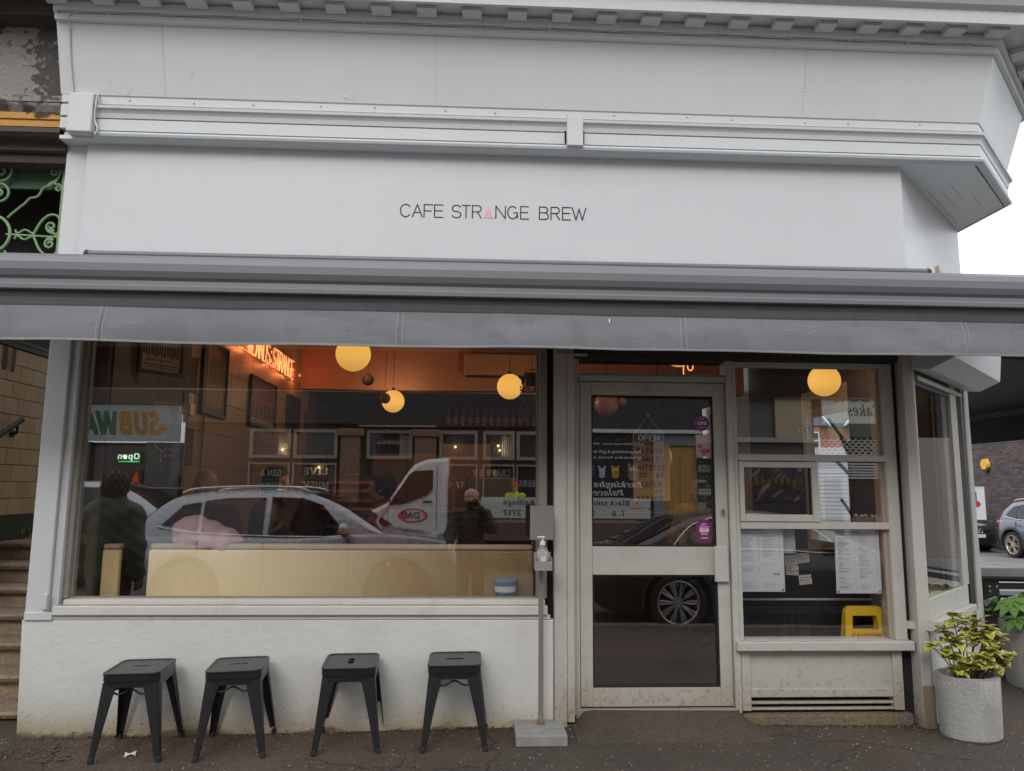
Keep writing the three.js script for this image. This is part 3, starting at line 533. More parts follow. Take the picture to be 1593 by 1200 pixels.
globe('unlit pinkish globe lamp behind the top left of the door glass', 1.5, 2.44, -3.8, 0.14, false);
[[-0.985, 2.45, -2.2, 0.055, [0.10, 0.045, 0.035], 'dark smoky glass ball hanging below the largest globe lamp'], [-1.05, 2.505, -4.1, 0.062, [0.16, 0.03, 0.018], 'dark red ball hanging in front of the small globe lamp'], [1.66, 2.46, -3.7, 0.045, [0.45, 0.16, 0.13], 'small pink ball hanging beside the unlit globe']].forEach(([x, y, z, r, c, l]) => {
  const t = thing('hanging_ball', l, 'ornament', [x, y, z]);
  part('ball', new THREE.SphereGeometry(r, 28, 20), mat(c, 0.25), t);
  part('flex', rod(V(0, r, 0), V(0, 3.34 - y, 0), 0.003, 5), M.black, t);
});
// neon lettering on the left wall
{
  const n = thing('neon_sign', 'glowing orange neon lettering high on the left inside wall', 'neon sign', [-2.325, 2.84, -3.0], Math.PI / 2);
  const txt = 'WLANDS:STRANGE', nm = mat([1, 0.6, 0.3], 0.5, { emissive: lin(1, 0.36, 0.13), emissiveIntensity: 1.15 });
  let x = 0; const zs = 2.2 / 15.2;
  for (const c of txt) { const w = c === ':' ? 0.06 : 0.112; obj('neon_letter', strokeLetter(c, x, 0, w, 0.225, 0.006), nm, n); x += c === ':' ? 0.115 : zs; }
  part('backing_rail', [bx(-0.1, 2.15, 0.03, 0.045, -0.02, -0.012), bx(-0.1, 2.15, 0.18, 0.195, -0.02, -0.012)], mat([0.2, 0.05, 0.03], 0.5), n);
  for (const lx of [0.2, 1.2, 2.0]) { const l = new THREE.PointLight(new THREE.Color(1, 0.24, 0.08), 0.20, 0, 2); l.position.set(lx, 0.06, 0.07); l.name = 'neon_light'; l.castShadow = true; n.add(l); }
  const t = thing('neon_sign', 'small glowing neon numerals above the door at its right end', 'neon sign', [1.70, 2.42, -1.4]);
  obj('neon_letter', [...strokeLetter('1', 0, 0, 0.04, 0.1, 0.005), ...strokeLetter('0', 0.055, 0.03, 0.045, 0.07, 0.005)], nm, t);
}
// framed posters: local z faces out of the wall
function poster(label, x, y, z, turn, w, h, bg, draw, fm = M.black, tilt = 0) {
  const t = thing('framed_poster', label, 'poster', [x, y, z], turn);
  const f = 0.022;
  part('frame', [bx(-w / 2 - f, w / 2 + f, h / 2, h / 2 + f, -0.012, 0.02, 0.003), bx(-w / 2 - f, w / 2 + f, -h / 2 - f, -h / 2, -0.012, 0.02, 0.003), bx(-w / 2 - f, -w / 2, -h / 2, h / 2, -0.012, 0.019, 0.003), bx(w / 2, w / 2 + f, -h / 2, h / 2, -0.012, 0.019, 0.003)], fm, t);
  mesh('print', uvRect(bx(-w / 2, w / 2, -h / 2, h / 2, -0.01, 0.004), -w / 2, -h / 2, w / 2, h / 2), mat([1, 1, 1], 0.5, { map: canvasTex(256, 360, draw) }), t);
  return t;
}
poster('tall dark framed picture with a golden lower half, nearest on the tiled wall', -2.335, 2.42, -2.12, Math.PI / 2, 0.60, 0.62, 0, (g, w, h) => {
  g.fillStyle = '#3a2417'; g.fillRect(0, 0, w, h); g.fillStyle = '#2a1c14'; g.fillRect(20, 20, w - 40, h * 0.45); g.fillStyle = '#6b4a1c'; g.fillRect(30, h * 0.55, w - 60, h * 0.36); g.fillStyle = '#8a6a2a'; for (let i = 0; i < 9; i++) g.fillRect(40 + i * 20, h * (0.58 + 0.02 * (i % 3)), 6, h * 0.28);
});
poster('framed red gig poster with a row of arches below the neon lettering', -2.335, 2.37, -3.7, Math.PI / 2, 0.96, 0.50, 0, (g, w, h) => {
  g.fillStyle = '#5a241d'; g.fillRect(0, 0, w, h); g.fillStyle = '#7a3328'; g.fillRect(0, h * 0.4, w, h * 0.4); g.fillStyle = '#1d1412'; for (let i = 0; i < 6; i++) { g.fillRect(14 + i * 42, h * 0.52, 22, h * 0.24); g.beginPath(); g.arc(25 + i * 42, h * 0.52, 11, 0, 7); g.fill(); }
  g.fillStyle = '#9a8d80'; g.fillRect(8, h * 0.84, w - 16, h * 0.12); g.fillStyle = '#221a18'; g.font = 'bold 30px sans-serif'; g.fillText('LIVE', 16, h * 0.925);
});
poster('narrow black framed picture farthest along the tiled wall', -2.335, 2.40, -5.1, Math.PI / 2, 0.62, 0.42, 0, (g, w, h) => { g.fillStyle = '#141214'; g.fillRect(0, 0, w, h); g.fillStyle = '#26242a'; g.fillRect(60, 60, 120, 200); g.fillStyle = '#1d2a2c'; g.fillRect(90, 120, 60, 140); });
poster('cream poster with a skull drawing at the top left inside the window', -2.2, 2.46, -0.62, Math.PI / 3.2, 0.30, 0.40, 0, (g, w, h) => {
  g.fillStyle = '#b4a58c'; g.fillRect(0, 0, w, h); g.strokeStyle = '#20180f'; g.fillStyle = '#20180f'; g.lineWidth = 7;
  for (const s of [-1, 1]) { g.beginPath(); g.moveTo(w / 2 + s * 20, 90); g.quadraticCurveTo(w / 2 + s * 110, 60, w / 2 + s * 90, 10); g.stroke(); }
  g.beginPath(); g.ellipse(w / 2, 110, 40, 60, 0, 0, 7); g.stroke(); for (const s of [-1, 1]) { g.beginPath(); g.arc(w / 2 + s * 18, 100, 9, 0, 7); g.fill(); }
  for (let i = 0; i < 14; i++) { g.fillRect(10 + i * 17, 195, 11, 62 + 8 * (i % 3)); } g.font = 'bold 26px serif'; g.fillText('MOVIE NIGHT', 26, 300); g.fillRect(20, 318, w - 40, 6); g.fillRect(40, 334, w - 80, 5);
}, mat([0.05, 0.04, 0.03], 0.5));
{
  const s = thing('hanging_sign', 'clear acrylic panel with pale etched lettering hanging inside the left of the window', 'sign', [-2.06, 1.76, -0.5], 0.5);
  part('panel', bx(-0.10, 0.10, -0.30, 0.26, -0.003, 0.003), M.glassThin, s);
  part('edge', [bx(-0.104, 0.104, 0.26, 0.268, -0.004, 0.004), bx(-0.104, 0.104, -0.308, -0.30, -0.004, 0.004), bx(0.10, 0.104, -0.30, 0.26, -0.004, 0.004)], mat([0.5, 0.48, 0.44], 0.5), s);
  const em = mat([0.55, 0.53, 0.5], 0.7); let x = -0.085;
  for (const c of ['D', 'O', 'O', 'D', 'O', 'O']) { obj('etched_letter', strokeLetter(c, x, 0.13, 0.022, 0.042, 0.0022, 0.3).map(g => g.translate(0, 0, 0.004)), em, s); x += 0.029; }
  obj('etched_skull', [tube(arc(0, -0.10, 0.045, 0.06, -40, 220).map(([a, b]) => [a, b, 0.004]), 0.0025, 30, 5), ball(-0.018, -0.09, 0.004, 0.009, 8), ball(0.018, -0.09, 0.004, 0.009, 8), tube([[-0.04, -0.06, 0.004], [-0.08, -0.02, 0.004], [-0.07, 0.03, 0.004]], 0.003, 12, 5), tube([[0.04, -0.06, 0.004], [0.08, -0.02, 0.004], [0.07, 0.03, 0.004]], 0.003, 12, 5)], em, s);
  part('cord', [rod(V(-0.08, 0.268, 0), V(-0.08, 1.5, 0), 0.002, 4), rod(V(0.08, 0.268, 0), V(0.08, 1.5, 0), 0.002, 4)], M.black, s);
}
// air conditioner on the bulkhead, shelf with bottles, pegboard, bar
{
  const a = thing('air_conditioner', 'long wall mounted air conditioner on the orange bulkhead', 'air conditioner', [0.36, 2.98, -5.5]);
  part('casing', bx(-0.52, 0.55, 0, 0.30, 0, 0.2, 0.03), mat([0.42, 0.22, 0.13], 0.5), a); part('louvre', bx(-0.48, 0.45, -0.012, 0.002, 0.02, 0.17, 0.004), M.black, a);
  const s = thing('shelf', 'long dark shelf on the black back wall carrying a row of bottles', 'shelf', [0.2, 2.44, -7.5]);
  part('board', bx(-1.6, 1.4, 0, 0.03, -0.05, 0.25, 0.004), mat([0.10, 0.055, 0.035], 0.5), s); for (const x of [-1.4, 0, 1.3]) part('bracket', bx(x, x + 0.02, -0.16, 0, -0.05, 0.2), M.black, s);
  const b = thing('bottle', '', 'bottle'); b.position.set(-0.42, 2.47, -7.36);
  part('glass_body', new THREE.LatheGeometry([[0, 0], [0.042, 0], [0.045, 0.01], [0.045, 0.17], [0.03, 0.21], [0.015, 0.235], [0.014, 0.30], [0.017, 0.303], [0.017, 0.312], [0, 0.312]].map(p => new THREE.Vector2(...p)), 14), mat([0.13, 0.045, 0.03], 0.2), b);
  part('label', new THREE.CylinderGeometry(0.046, 0.046, 0.085, 14, 1, true).translate(0, 0.09, 0), mat([0.25, 0.12, 0.09], 0.7), b);
  b.userData.label = 'brown glass bottle in the row on the high back shelf'; b.userData.group = 'bottles along the high back shelf';
  for (let i = 1; i < 13; i++) copy(b, [-0.42 + i * 0.115, 2.47, -7.36 + 0.02 * Math.sin(i * 4)], i);
  const p = thing('pegboard', 'brown perforated plywood board standing behind the bar', 'board', [-0.1, 1.0, -6.4]);
  part('board', bx(-0.36, 0.34, -0.1, 1.12, 0, 0.018), mat([0.30, 0.17, 0.10], 0.6, { map: patchy }), p);
  const holes = []; for (let i = 0; i < 8; i++) for (let j = 0; j < 13; j++) holes.push(new THREE.CylinderGeometry(0.008, 0.008, 0.004, 6).rotateX(Math.PI / 2).translate(-0.31 + i * 0.088, -0.03 + j * 0.088, 0.0185));
  obj('peg_hole', holes, M.black, p).userData.kind = 'stuff';
  const d = thing('cupboard', 'tall brown cupboard with panel doors at the back of the cafe', 'cupboard', [-1.0, FL, -6.9]);
  part('carcass', bx(-0.55, 0.5, 0, 1.85, -0.3, 0, 0.006), mat([0.13, 0.075, 0.05], 0.55, { map: patchy }), d); for (const k of [0, 1]) part('door', bx(-0.53 + k * 0.52, -0.02 + k * 0.5, 0.06, 1.8, 0.001, 0.02, 0.006), mat([0.15, 0.085, 0.055], 0.55, { map: patchy }), d);
  const c = thing('bar_counter', 'dark bar counter with a wooden top across the back of the cafe', 'counter', [0.7, FL, -5.9]);
  part('front', bx(-1.3, 2.4, 0, 1.0, -0.3, 0), mat([0.05, 0.03, 0.022], 0.6, { map: patchy }), c); part('top', bx(-1.35, 2.45, 1.0, 1.04, -0.36, 0.06, 0.006), mat([0.2, 0.11, 0.06], 0.4, { map: patchy }), c);
  const pl = thing('hanging_plant', 'trailing plant hanging inside at the right of the large window', 'plant', [0.52, 2.42, -2.2]);
  part('pot', new THREE.LatheGeometry([[0, 0], [0.05, 0], [0.075, 0.11], [0.07, 0.11], [0.0, 0.09]].map(p => new THREE.Vector2(...p)), 18), M.dark, pl);
  const q = mulberry(31), lg = []; for (let i = 0; i < 260; i++) { const a = q() * 6.28, l = q(), r = 0.07 + 0.06 * q() * (1 - l); const e = new THREE.SphereGeometry(0.018, 5, 3); lg.push(xf(e, { s: [1, 0.25, 0.6], r: [q() * 3, q() * 6, q() * 3], t: [r * Math.cos(a), 0.13 - l * 0.5, r * Math.sin(a)] })); }
  part('trailing_leaves', lg, mat([0.035, 0.05, 0.025], 0.6), pl); part('cord', rod(V(0, 0.1, 0), V(0, 0.92, 0), 0.003, 5), M.black, pl);
}
{ // clutter on the bar
  const cm = thing('coffee_machine', 'steel coffee machine on the bar counter at the back', 'coffee machine', [0.25, 1.19, -5.95]);
  part('casing', bx(-0.35, 0.35, 0.08, 0.45, -0.22, 0.2, 0.03), mat([0.22, 0.21, 0.2], 0.35, { metalness: 0.7 }), cm); part('drip_tray', bx(-0.34, 0.34, 0, 0.07, -0.2, 0.25, 0.01), M.black, cm);
  for (const x of [-0.18, 0.18]) part('group_head', [rod(V(x, 0.14, 0.24), V(x, 0.08, 0.24), 0.035, 14), rod(V(x, 0.10, 0.26), V(x, 0.09, 0.42), 0.014, 8)], M.dark, cm);
  const cp = thing('stacked_cups', 'short stack of white cups on top of the coffee machine', 'cups', [0.15, 1.64, -5.95]); part('cup', Array.from({ length: 8 }, (_, i) => new THREE.CylinderGeometry(0.04, 0.03, 0.055, 14).translate((i % 4) * 0.09 - 0.13, 0.0275 + 0.04 * Math.floor(i / 4), 0)), mat([0.5, 0.47, 0.43], 0.4), cp);
  const jr = thing('storage_jar', 'glass storage jar with a dark lid on the bar, left one', 'jar', [0.95, 1.19, -5.8]); part('body', new THREE.CylinderGeometry(0.07, 0.07, 0.2, 18).translate(0, 0.1, 0), mat([0.25, 0.15, 0.08], 0.2), jr); part('lid', new THREE.CylinderGeometry(0.073, 0.073, 0.03, 18).translate(0, 0.215, 0), M.black, jr);
  copy(jr, [1.2, 1.19, -5.8], 0.4, 'glass storage jar with a dark lid on the bar, right one');
}
// two cafe tables
{
  const t = thing('cafe_table', 'small round cafe table near the window bench, farther left', 'table', [-1.35, FL, -1.35]);
  part('top', new THREE.CylinderGeometry(0.3, 0.3, 0.03, 36).translate(0, 0.74, 0), mat([0.16, 0.09, 0.05], 0.4, { map: patchy }), t);
  part('pedestal', [rod(V(0, 0.02, 0), V(0, 0.73, 0), 0.03, 12), new THREE.CylinderGeometry(0.2, 0.22, 0.02, 24).translate(0, 0.01, 0)], M.black, t);
  copy(t, [-0.35, FL, -1.7], 0.3, 'small round cafe table near the middle of the large window');
}

// ---------- right of the corner ----------
{
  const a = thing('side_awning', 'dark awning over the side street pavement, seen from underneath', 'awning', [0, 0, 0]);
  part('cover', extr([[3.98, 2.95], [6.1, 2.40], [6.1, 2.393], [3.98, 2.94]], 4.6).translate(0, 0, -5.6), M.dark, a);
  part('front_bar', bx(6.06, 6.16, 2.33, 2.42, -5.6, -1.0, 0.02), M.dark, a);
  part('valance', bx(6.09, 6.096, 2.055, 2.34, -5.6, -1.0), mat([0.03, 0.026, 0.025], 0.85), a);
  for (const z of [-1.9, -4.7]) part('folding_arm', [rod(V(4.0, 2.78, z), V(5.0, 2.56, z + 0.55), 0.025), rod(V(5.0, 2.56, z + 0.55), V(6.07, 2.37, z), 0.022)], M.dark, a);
}
{ // brick building across the side street
  const b = thing('brick_building', 'dark red brown brick building across the side street with a flat parapet', 'building', [17.7, 0.0, -21.2], -Math.PI / 2);
  part('wall', bx(-1.75, 15, -1.2, 5.4, -6, -0.012), mat([0.17, 0.15, 0.14], 0.9), b);
  const q = mulberry(3), bm = [[0.092, 0.067, 0.063], [0.07, 0.056, 0.056], [0.12, 0.088, 0.08], [0.058, 0.051, 0.054], [0.105, 0.075, 0.073]].map(c => mat(c, 0.85));
  const bg = wuv(bx(-0.1125, 0.1125, -0.033, 0.033, -0.03, 0.0, 0.004)), rest = [];
  const all = []; for (let r = 0; r < 75; r++) for (let c = 0; c < 40; c++) all.push([-1.6 + c * 0.235 + (r % 2) * 0.1175, -0.4 + r * 0.077]);
  all.sort((p, s) => Math.hypot((p[0] - 0.0) * 0.8, p[1] - 1.9) - Math.hypot((s[0] - 0.0) * 0.8, s[1] - 1.9));
  all.forEach(([x, y], i) => { const m = bm[Math.floor(q() * 5)], z = 0.004 * q(); if (i < 300) { const o = mesh('brick', bg, m, b); o.position.set(x, y, z); } else rest.push([x, y, z, m]); });
  bm.forEach(m => { const l = rest.filter(e => e[3] === m), im = new THREE.InstancedMesh(bg, m, l.length), M4 = new THREE.Matrix4(); l.forEach((e, i) => im.setMatrixAt(i, M4.makeTranslation(e[0], e[1], e[2]))); im.name = 'brickwork'; im.userData.kind = 'stuff'; b.add(im); });
  part('coping', bx(-1.8, 15.1, 5.4, 5.55, -0.3, 0.08, 0.01), mat([0.3, 0.28, 0.26], 0.8), b);
  const al = thing('alarm_box', 'yellow hexagonal alarm box fixed high on the brick wall', 'alarm box', [17.64, 2.45, -20.7], -Math.PI / 2);
  part('cover', xf(new THREE.CylinderGeometry(0.19, 0.22, 0.10, 6), { r: [Math.PI / 2, 0.5, 0] }), mat([0.75, 0.38, 0.06], 0.45), al); part('base', xf(new THREE.CylinderGeometry(0.15, 0.17, 0.05, 6), { r: [Math.PI / 2, 0.5, 0], t: [0.02, -0.15, 0.0] }), M.black, al);
  const nb = thing('notice_board', 'white framed poster board with a blue and red print beside the brick wall', 'poster board', [16.72, 0.62, -20.2], -0.06);
  mesh('print', uvRect(bx(-0.42, 0.42, 0, 1.02, -0.02, 0.02), -0.42, 0, 0.42, 1.02), mat([1, 1, 1], 0.5, { map: canvasTex(200, 240, (g, w, h) => { g.fillStyle = '#dde0e2'; g.fillRect(0, 0, w, h); g.fillStyle = '#2277bb'; g.fillRect(70, 30, 74, 110); g.fillStyle = '#fff'; g.font = 'bold 24px sans-serif'; g.fillText('cafe', 82, 76); g.fillStyle = '#c23a44'; g.beginPath(); g.arc(146, 128, 24, 0, 7); g.fill(); g.fillStyle = '#bfae8a'; g.beginPath(); g.moveTo(0, 220); g.lineTo(90, 130); g.lineTo(120, 240); g.lineTo(0, 240); g.fill(); }) }), nb);
  part('frame', [bx(-0.45, 0.45, 1.02, 1.06, -0.03, 0.03), bx(-0.45, 0.45, -0.04, 0, -0.03, 0.03), bx(-0.45, -0.42, 0, 1.02, -0.03, 0.03), bx(0.42, 0.45, 0, 1.02, -0.03, 0.03)], mat([0.7, 0.7, 0.7], 0.4), nb);
  part('post', [bx(-0.4, -0.36, -1.2, -0.04, -0.02, 0.02), bx(0.36, 0.4, -1.2, -0.04, -0.02, 0.02)], M.dark, nb);
  const st = thing('steel_brace', 'pale steel cross brace against the sky beyond the corner', 'frame', [16.05, 2.45, -19.6], -0.06);
  part('bar', rod(V(-0.1, 0.3, 0), V(0.95, 1.5, 0), 0.05, 8), mat([0.5, 0.46, 0.4], 0.5), st); part('bar', rod(V(0.0, 1.4, 0.06), V(0.7, 0.65, 0.06), 0.035, 8), mat([0.5, 0.46, 0.4], 0.5), st); part('post', rod(V(-0.1, -3.2, 0), V(-0.1, 0.4, 0), 0.05, 8), mat([0.5, 0.46, 0.4], 0.5), st);
}
// black slatted outdoor table and benches
{
  const gy = ground(4.6, -1.9);
  const t = thing('outdoor_table', 'black steel framed outdoor table with slatted top beside the corner', 'table', [4.62, gy, -2.0], -0.1);
  const slat = (n, y, x0, x1, z0, z1, nm) => { for (let i = 0; i < n; i++) { const w = (z1 - z0) / n; part(nm, bx(x0, x1, y, y + 0.028, z0 + i * w, z0 + i * w + w - 0.012, 0.004), M.black, t); } };
  slat(6, 0.70, -0.35, 1.5, -0.38, 0.38, 'table_slat');
  for (const x of [-0.22, 0.95]) for (const z of [-0.32, 0.26]) part('leg', bx(x, x + 0.115, 0, 0.70, z, z + 0.06, 0.004), M.black, t);
  for (const z of [-0.30, 0.28]) part('rail', bx(-0.22, 1.4, 0.615, 0.665, z, z + 0.03), M.black, t);
  for (const x of [-0.19, 0.98]) part('stretcher', bx(x, x + 0.05, 0.16, 0.20, -0.32, 0.30), M.black, t);
  part('bolt', [[-0.19, 0.64], [-0.13, 0.64], [-0.19, 0.60], [0.98, 0.64]].map(([x, y]) => xf(new THREE.CylinderGeometry(0.01, 0.01, 0.008, 10), { r: [Math.PI / 2, 0, 0], t: [x, y, 0.326] })), M.chrome, t);
  for (const [dz, l] of [[0.78, 'black slatted bench on the near side of the outdoor table'], [-0.8, 'black slatted bench on the far side of the outdoor table']]) {
    const b = thing('outdoor_bench', l, 'bench', [4.62, ground(4.6, -2 + dz), -2.0 + dz], -0.1);
    for (let i = 0; i < 3; i++) part('seat_slat', bx(-0.45, 1.5, 0.42, 0.448, -0.17 + i * 0.115, -0.17 + i * 0.115 + 0.1, 0.004), M.black, b);
    for (const x of [-0.38, 0.9]) { part('leg', bx(x, x + 0.1, 0, 0.42, -0.15, 0.14, 0.004), M.black, b); }
    part('stretcher', bx(-0.38, 1.0, 0.19, 0.225, -0.02, 0.02), M.black, b);
  }
}
// ---------- down the side street, seen through the cafe ----------
{
  const t = thing('sandstone_tenement', 'red sandstone tenement with bay windows and slate gable down the side street', 'building', [27.5, 0, -56], -0.35);
  const rs = mat([0.36, 0.17, 0.11], 0.85, { map: patchy }), sl = mat([0.16, 0.16, 0.175], 0.7), wf = mat([0.7, 0.7, 0.7], 0.5), pn = mat([0.06, 0.065, 0.07], 0.1);
  part('wall', bx(-9, 9, -1.5, 8.6, -8, 0), rs, t); part('roof', extr([[-9.3, 8.6], [9.3, 8.6], [7, 11.0], [-7, 11.0]], 8.3).translate(0, 0, -8.2), sl, t);
  for (const x of [-5.4, -0.2, 5.0]) {
    part('bay', prismY([[x - 1.7, 0], [x - 1.0, 1.0], [x + 1.0, 1.0], [x + 1.7, 0]], 0, 8.7), rs, t); part('bay_gable', extr([[x - 1.9, 8.7], [x + 1.9, 8.7], [x, 11.2]], 1.2).translate(0, 0, 0), sl, t);
    part('gable_trim', [rod(V(x - 2, 8.65, 1.25), V(x, 11.3, 1.25), 0.11, 6), rod(V(x + 2, 8.65, 1.25), V(x, 11.3, 1.25), 0.11, 6)], wf, t);
    for (const y of [0.9, 3.6, 6.3]) for (const dx of [-0.95, 0.05]) { const w = new THREE.Group(); const f = part('window', bx(x + dx, x + dx + 0.9, y, y + 1.75, 1.0, 1.06), wf, t); part('pane', [bx(x + dx + 0.09, x + dx + 0.81, y + 0.1, y + 0.82, 1.05, 1.075), bx(x + dx + 0.09, x + dx + 0.81, y + 0.92, y + 1.65, 1.05, 1.075)], pn, f); }
  }
  t.scale.set(0.85, 0.78, 0.85);
  const g = thing('flat_roofed_shop', 'low grey flat roofed shop with shutters down the side street', 'building', [17.2, 0, -33], -0.3);
  part('wall', bx(-4, 6, 0, 3.1, -5, 0), mat([0.34, 0.35, 0.36], 0.8, { map: patchy }), g); part('parapet', bx(-4.1, 6.1, 3.1, 3.7, -5, 0.15), mat([0.45, 0.46, 0.46], 0.8), g);
  for (const x of [-3.4, -0.4, 2.6]) { const f = part('shutter', bx(x, x + 2.6, 0.1, 2.6, 0, 0.04), mat([0.42, 0.44, 0.46], 0.5), g); part('shutter_rib', Array.from({ length: 12 }, (_, i) => bx(x, x + 2.6, 0.2 + i * 0.2, 0.24 + i * 0.2, 0.04, 0.06)), mat([0.36, 0.38, 0.4], 0.5), f); }
}

// ---------- left: the neighbouring close ----------
{
  const c = thing('stair_entrance', 'dark tiled tenement stair entrance left of the white shop front', 'entrance', [0, 0, 0]);
  const soot = mat([0.27, 0.245, 0.23], 0.9, { map: tex(512, 512, (u, v) => { const n = fbm(u, v, 5, 131, 6), m = fbm(u, v, 30, 132, 4), l = sstep(0.47, 0.56, n * 0.65 + m * 0.4); return [0.32 + 0.85 * l, 0.31 + 0.82 * l, 0.32 + 0.82 * l]; }, 1.0), bumpMap: bumpRender, bumpScale: 0.012 });
  const ochre = mat([0.50, 0.26, 0.07], 0.8, { map: tex(512, 256, (u, v) => { const n = fbm(u, v, 8, 141, 6, 4); return 0.12 + 0.95 * sstep(0.36, 0.52, n); }, 0.8, 0.4), bumpMap: bumpRender, bumpScale: 0.006 });
  const darkSt = mat([0.075, 0.058, 0.045], 0.9, { map: patchy, bumpMap: bumpRender, bumpScale: 0.012 });
  part('frieze_stone', bx(-4.3, -2.624, 3.905, 4.40, -0.4, 0.03), soot, c);
  part('cornice_stone', [bx(-4.3, -2.624, 4.401, 4.53, -0.4, 0.16, 0.02), bx(-4.3, -2.624, 4.5305, 4.75, -0.4, 0.42, 0.02)], darkSt, c);
  part('moulding_top', sweep([[0.0, 3.78], [0.10, 3.785], [0.125, 3.82], [0.13, 3.835], [0.10, 3.84], [0.10, 3.846], [0.115, 3.85], [0.115, 3.89], [0.03, 3.906]], [[-4.3, 0], [-2.6165, 0]]), soot, c);
  part('moulding_band', sweep([[0.0, 3.688], [0.10, 3.69], [0.10, 3.73], [0.094, 3.734], [0.108, 3.738], [0.108, 3.779], [0.0, 3.78]], [[-4.3, 0], [-2.6165, 0]]), ochre, c);
  part('moulding_roll', sweep([[0.0, 3.56], [0.02, 3.57], [0.02, 3.62], [0.085, 3.63], [0.11, 3.65], [0.10, 3.685], [0.0, 3.688]], [[-4.3, 0], [-2.6165, 0]]), darkSt, c);
  part('lintel', bx(-4.3, -2.625, 3.50, 3.60, -0.5, -0.02, 0.01), darkSt, c);
  part('jamb', bx(-4.5, -4.15, -0.1, 3.6, -0.5, -0.02, 0.01), darkSt, c);
  part('party_wall', bx(-2.625, -2.60, -0.1, 3.6, -7, -0.2), mat([0.18, 0.14, 0.10], 0.8), c);
  // tiled left wall: tiles one by one
  part('tiled_wall', bx(-4.3, -4.012, -0.1, 4.2, -7, -0.5), mat([0.10, 0.075, 0.05], 0.8), c);
  const q = mulberry(17), tm = [[0.80, 0.65, 0.40], [0.76, 0.61, 0.37], [0.83, 0.68, 0.43], [0.71, 0.57, 0.34]].map(k => mat(k, 0.3, { map: patchy }));
  const tg = wuv(bx(-4.0118, -4.001, 0, 0.137, 0, 0.187, 0.003));
  for (let r = 0; r < 10; r++) for (let k = 0; k < 15; k++) { const o = mesh('wall_tile', tg, tm[Math.floor(q() * 4)], c); o.position.set(0.002 * q(), 1.216 + 0.1435 * r, -0.75 - 0.19 * (k + 1) + (r % 2) * 0.095); }
  part('tile_border', [bx(-4.012, -3.992, 2.655, 2.70, -7, -0.5), bx(-4.012, -3.985, 2.70, 2.73, -7, -0.5)], mat([0.02, 0.05, 0.025], 0.3), c);
  part('upper_plaster', bx(-4.012, -3.998, 2.73, 4.2, -7, -0.5), mat([0.09, 0.07, 0.055], 0.9, { map: patchy, bumpMap: bumpRender, bumpScale: 0.01 }), c);
  part('dado', bx(-4.012, -3.996, -0.1, 1.20, -7, -0.5), mat([0.03, 0.075, 0.04], 0.3, { map: patchy }), c);
  part('dado_trim', bx(-4.012, -3.99, 1.19, 1.214, -7, -0.5), mat([0.05, 0.07, 0.03], 0.3), c);
  part('tile_motif', [bx(-4.0, -3.997, 2.44, 2.64, -1.98, -1.93), bx(-4.0, -3.997, 2.44, 2.64, -1.86, -1.81)], mat([0.02, 0.03, 0.02], 0.3), c); part('tile_motif', bx(-4.0, -3.996, 2.46, 2.62, -1.927, -1.862), mat([0.4, 0.26, 0.04], 0.3), c);
  part('passage_ceiling', bx(-4.3, -2.6, 4.0, 4.2, -1.1, -0.5), mat([0.06, 0.05, 0.04], 0.9), c);  // cut short, with no back wall, so sky brightens the tiled passage
  part('graffiti', [tube([[-3.992, 1.10, -2.30], [-3.992, 1.04, -2.31], [-3.992, 1.08, -2.34], [-3.992, 1.03, -2.36]], 0.004, 16, 5), tube([[-3.992, 1.09, -2.41], [-3.992, 1.03, -2.42], [-3.992, 1.03, -2.47], [-3.992, 1.09, -2.48]], 0.004, 16, 5), tube([[-3.992, 1.10, -2.60], [-3.992, 1.085, -2.53], [-3.992, 1.06, -2.58], [-3.992, 1.02, -2.53]], 0.004, 16, 5), tube([[-3.992, 1.0, -2.36], [-3.992, 1.01, -2.5]], 0.004, 6, 5)], mat([0.45, 0.45, 0.4], 0.7), c);
  // worn stone steps with rounded nosings
  const stepM = mat([0.36, 0.28, 0.21], 0.8, { map: asphaltMap, bumpMap: bumpRender, bumpScale: 0.012 });
  for (let i = 0; i < 7; i++) {
    const y = 0.085 + 0.152 * i, z = -0.36 - 0.275 * i;
    const g = extr([[-z + 0.02, y - 0.2], [-z + 0.02, y - 0.055], [-z - 0.025, y - 0.045], [-z - 0.04, y - 0.02], [-z - 0.03, y - 0.003], [-z, y], [-z + 0.30, y], [-z + 0.30, y - 0.2]].map(([a, b]) => [a, b]), 1.375).rotateY(Math.PI / 2).translate(-4.0, 0, 0);
    part('step', g, stepM, c);
  }
  part('landing', bx(-4.0, -2.63, 0.6, 0.995, -7, -2.28), stepM, c);
  const h = thing('handrail', 'black metal handrail on brackets along the tiled stair wall', 'handrail', [0, 0, 0]);
  part('rail', [rod(V(-3.93, 1.55, -1.15), V(-3.93, 2.03, -2.04), 0.022, 10), ball(-3.93, 2.03, -2.04, 0.024, 10)], M.black, h);
  part('bracket', [tube([[-3.93, 1.99, -1.98], [-3.94, 1.92, -2.0], [-3.99, 1.91, -2.03]], 0.012, 12, 6), xf(new THREE.CylinderGeometry(0.035, 0.035, 0.012, 12), { r: [0, 0, Math.PI / 2], t: [-3.994, 1.91, -2.03] })], M.black, h);
}
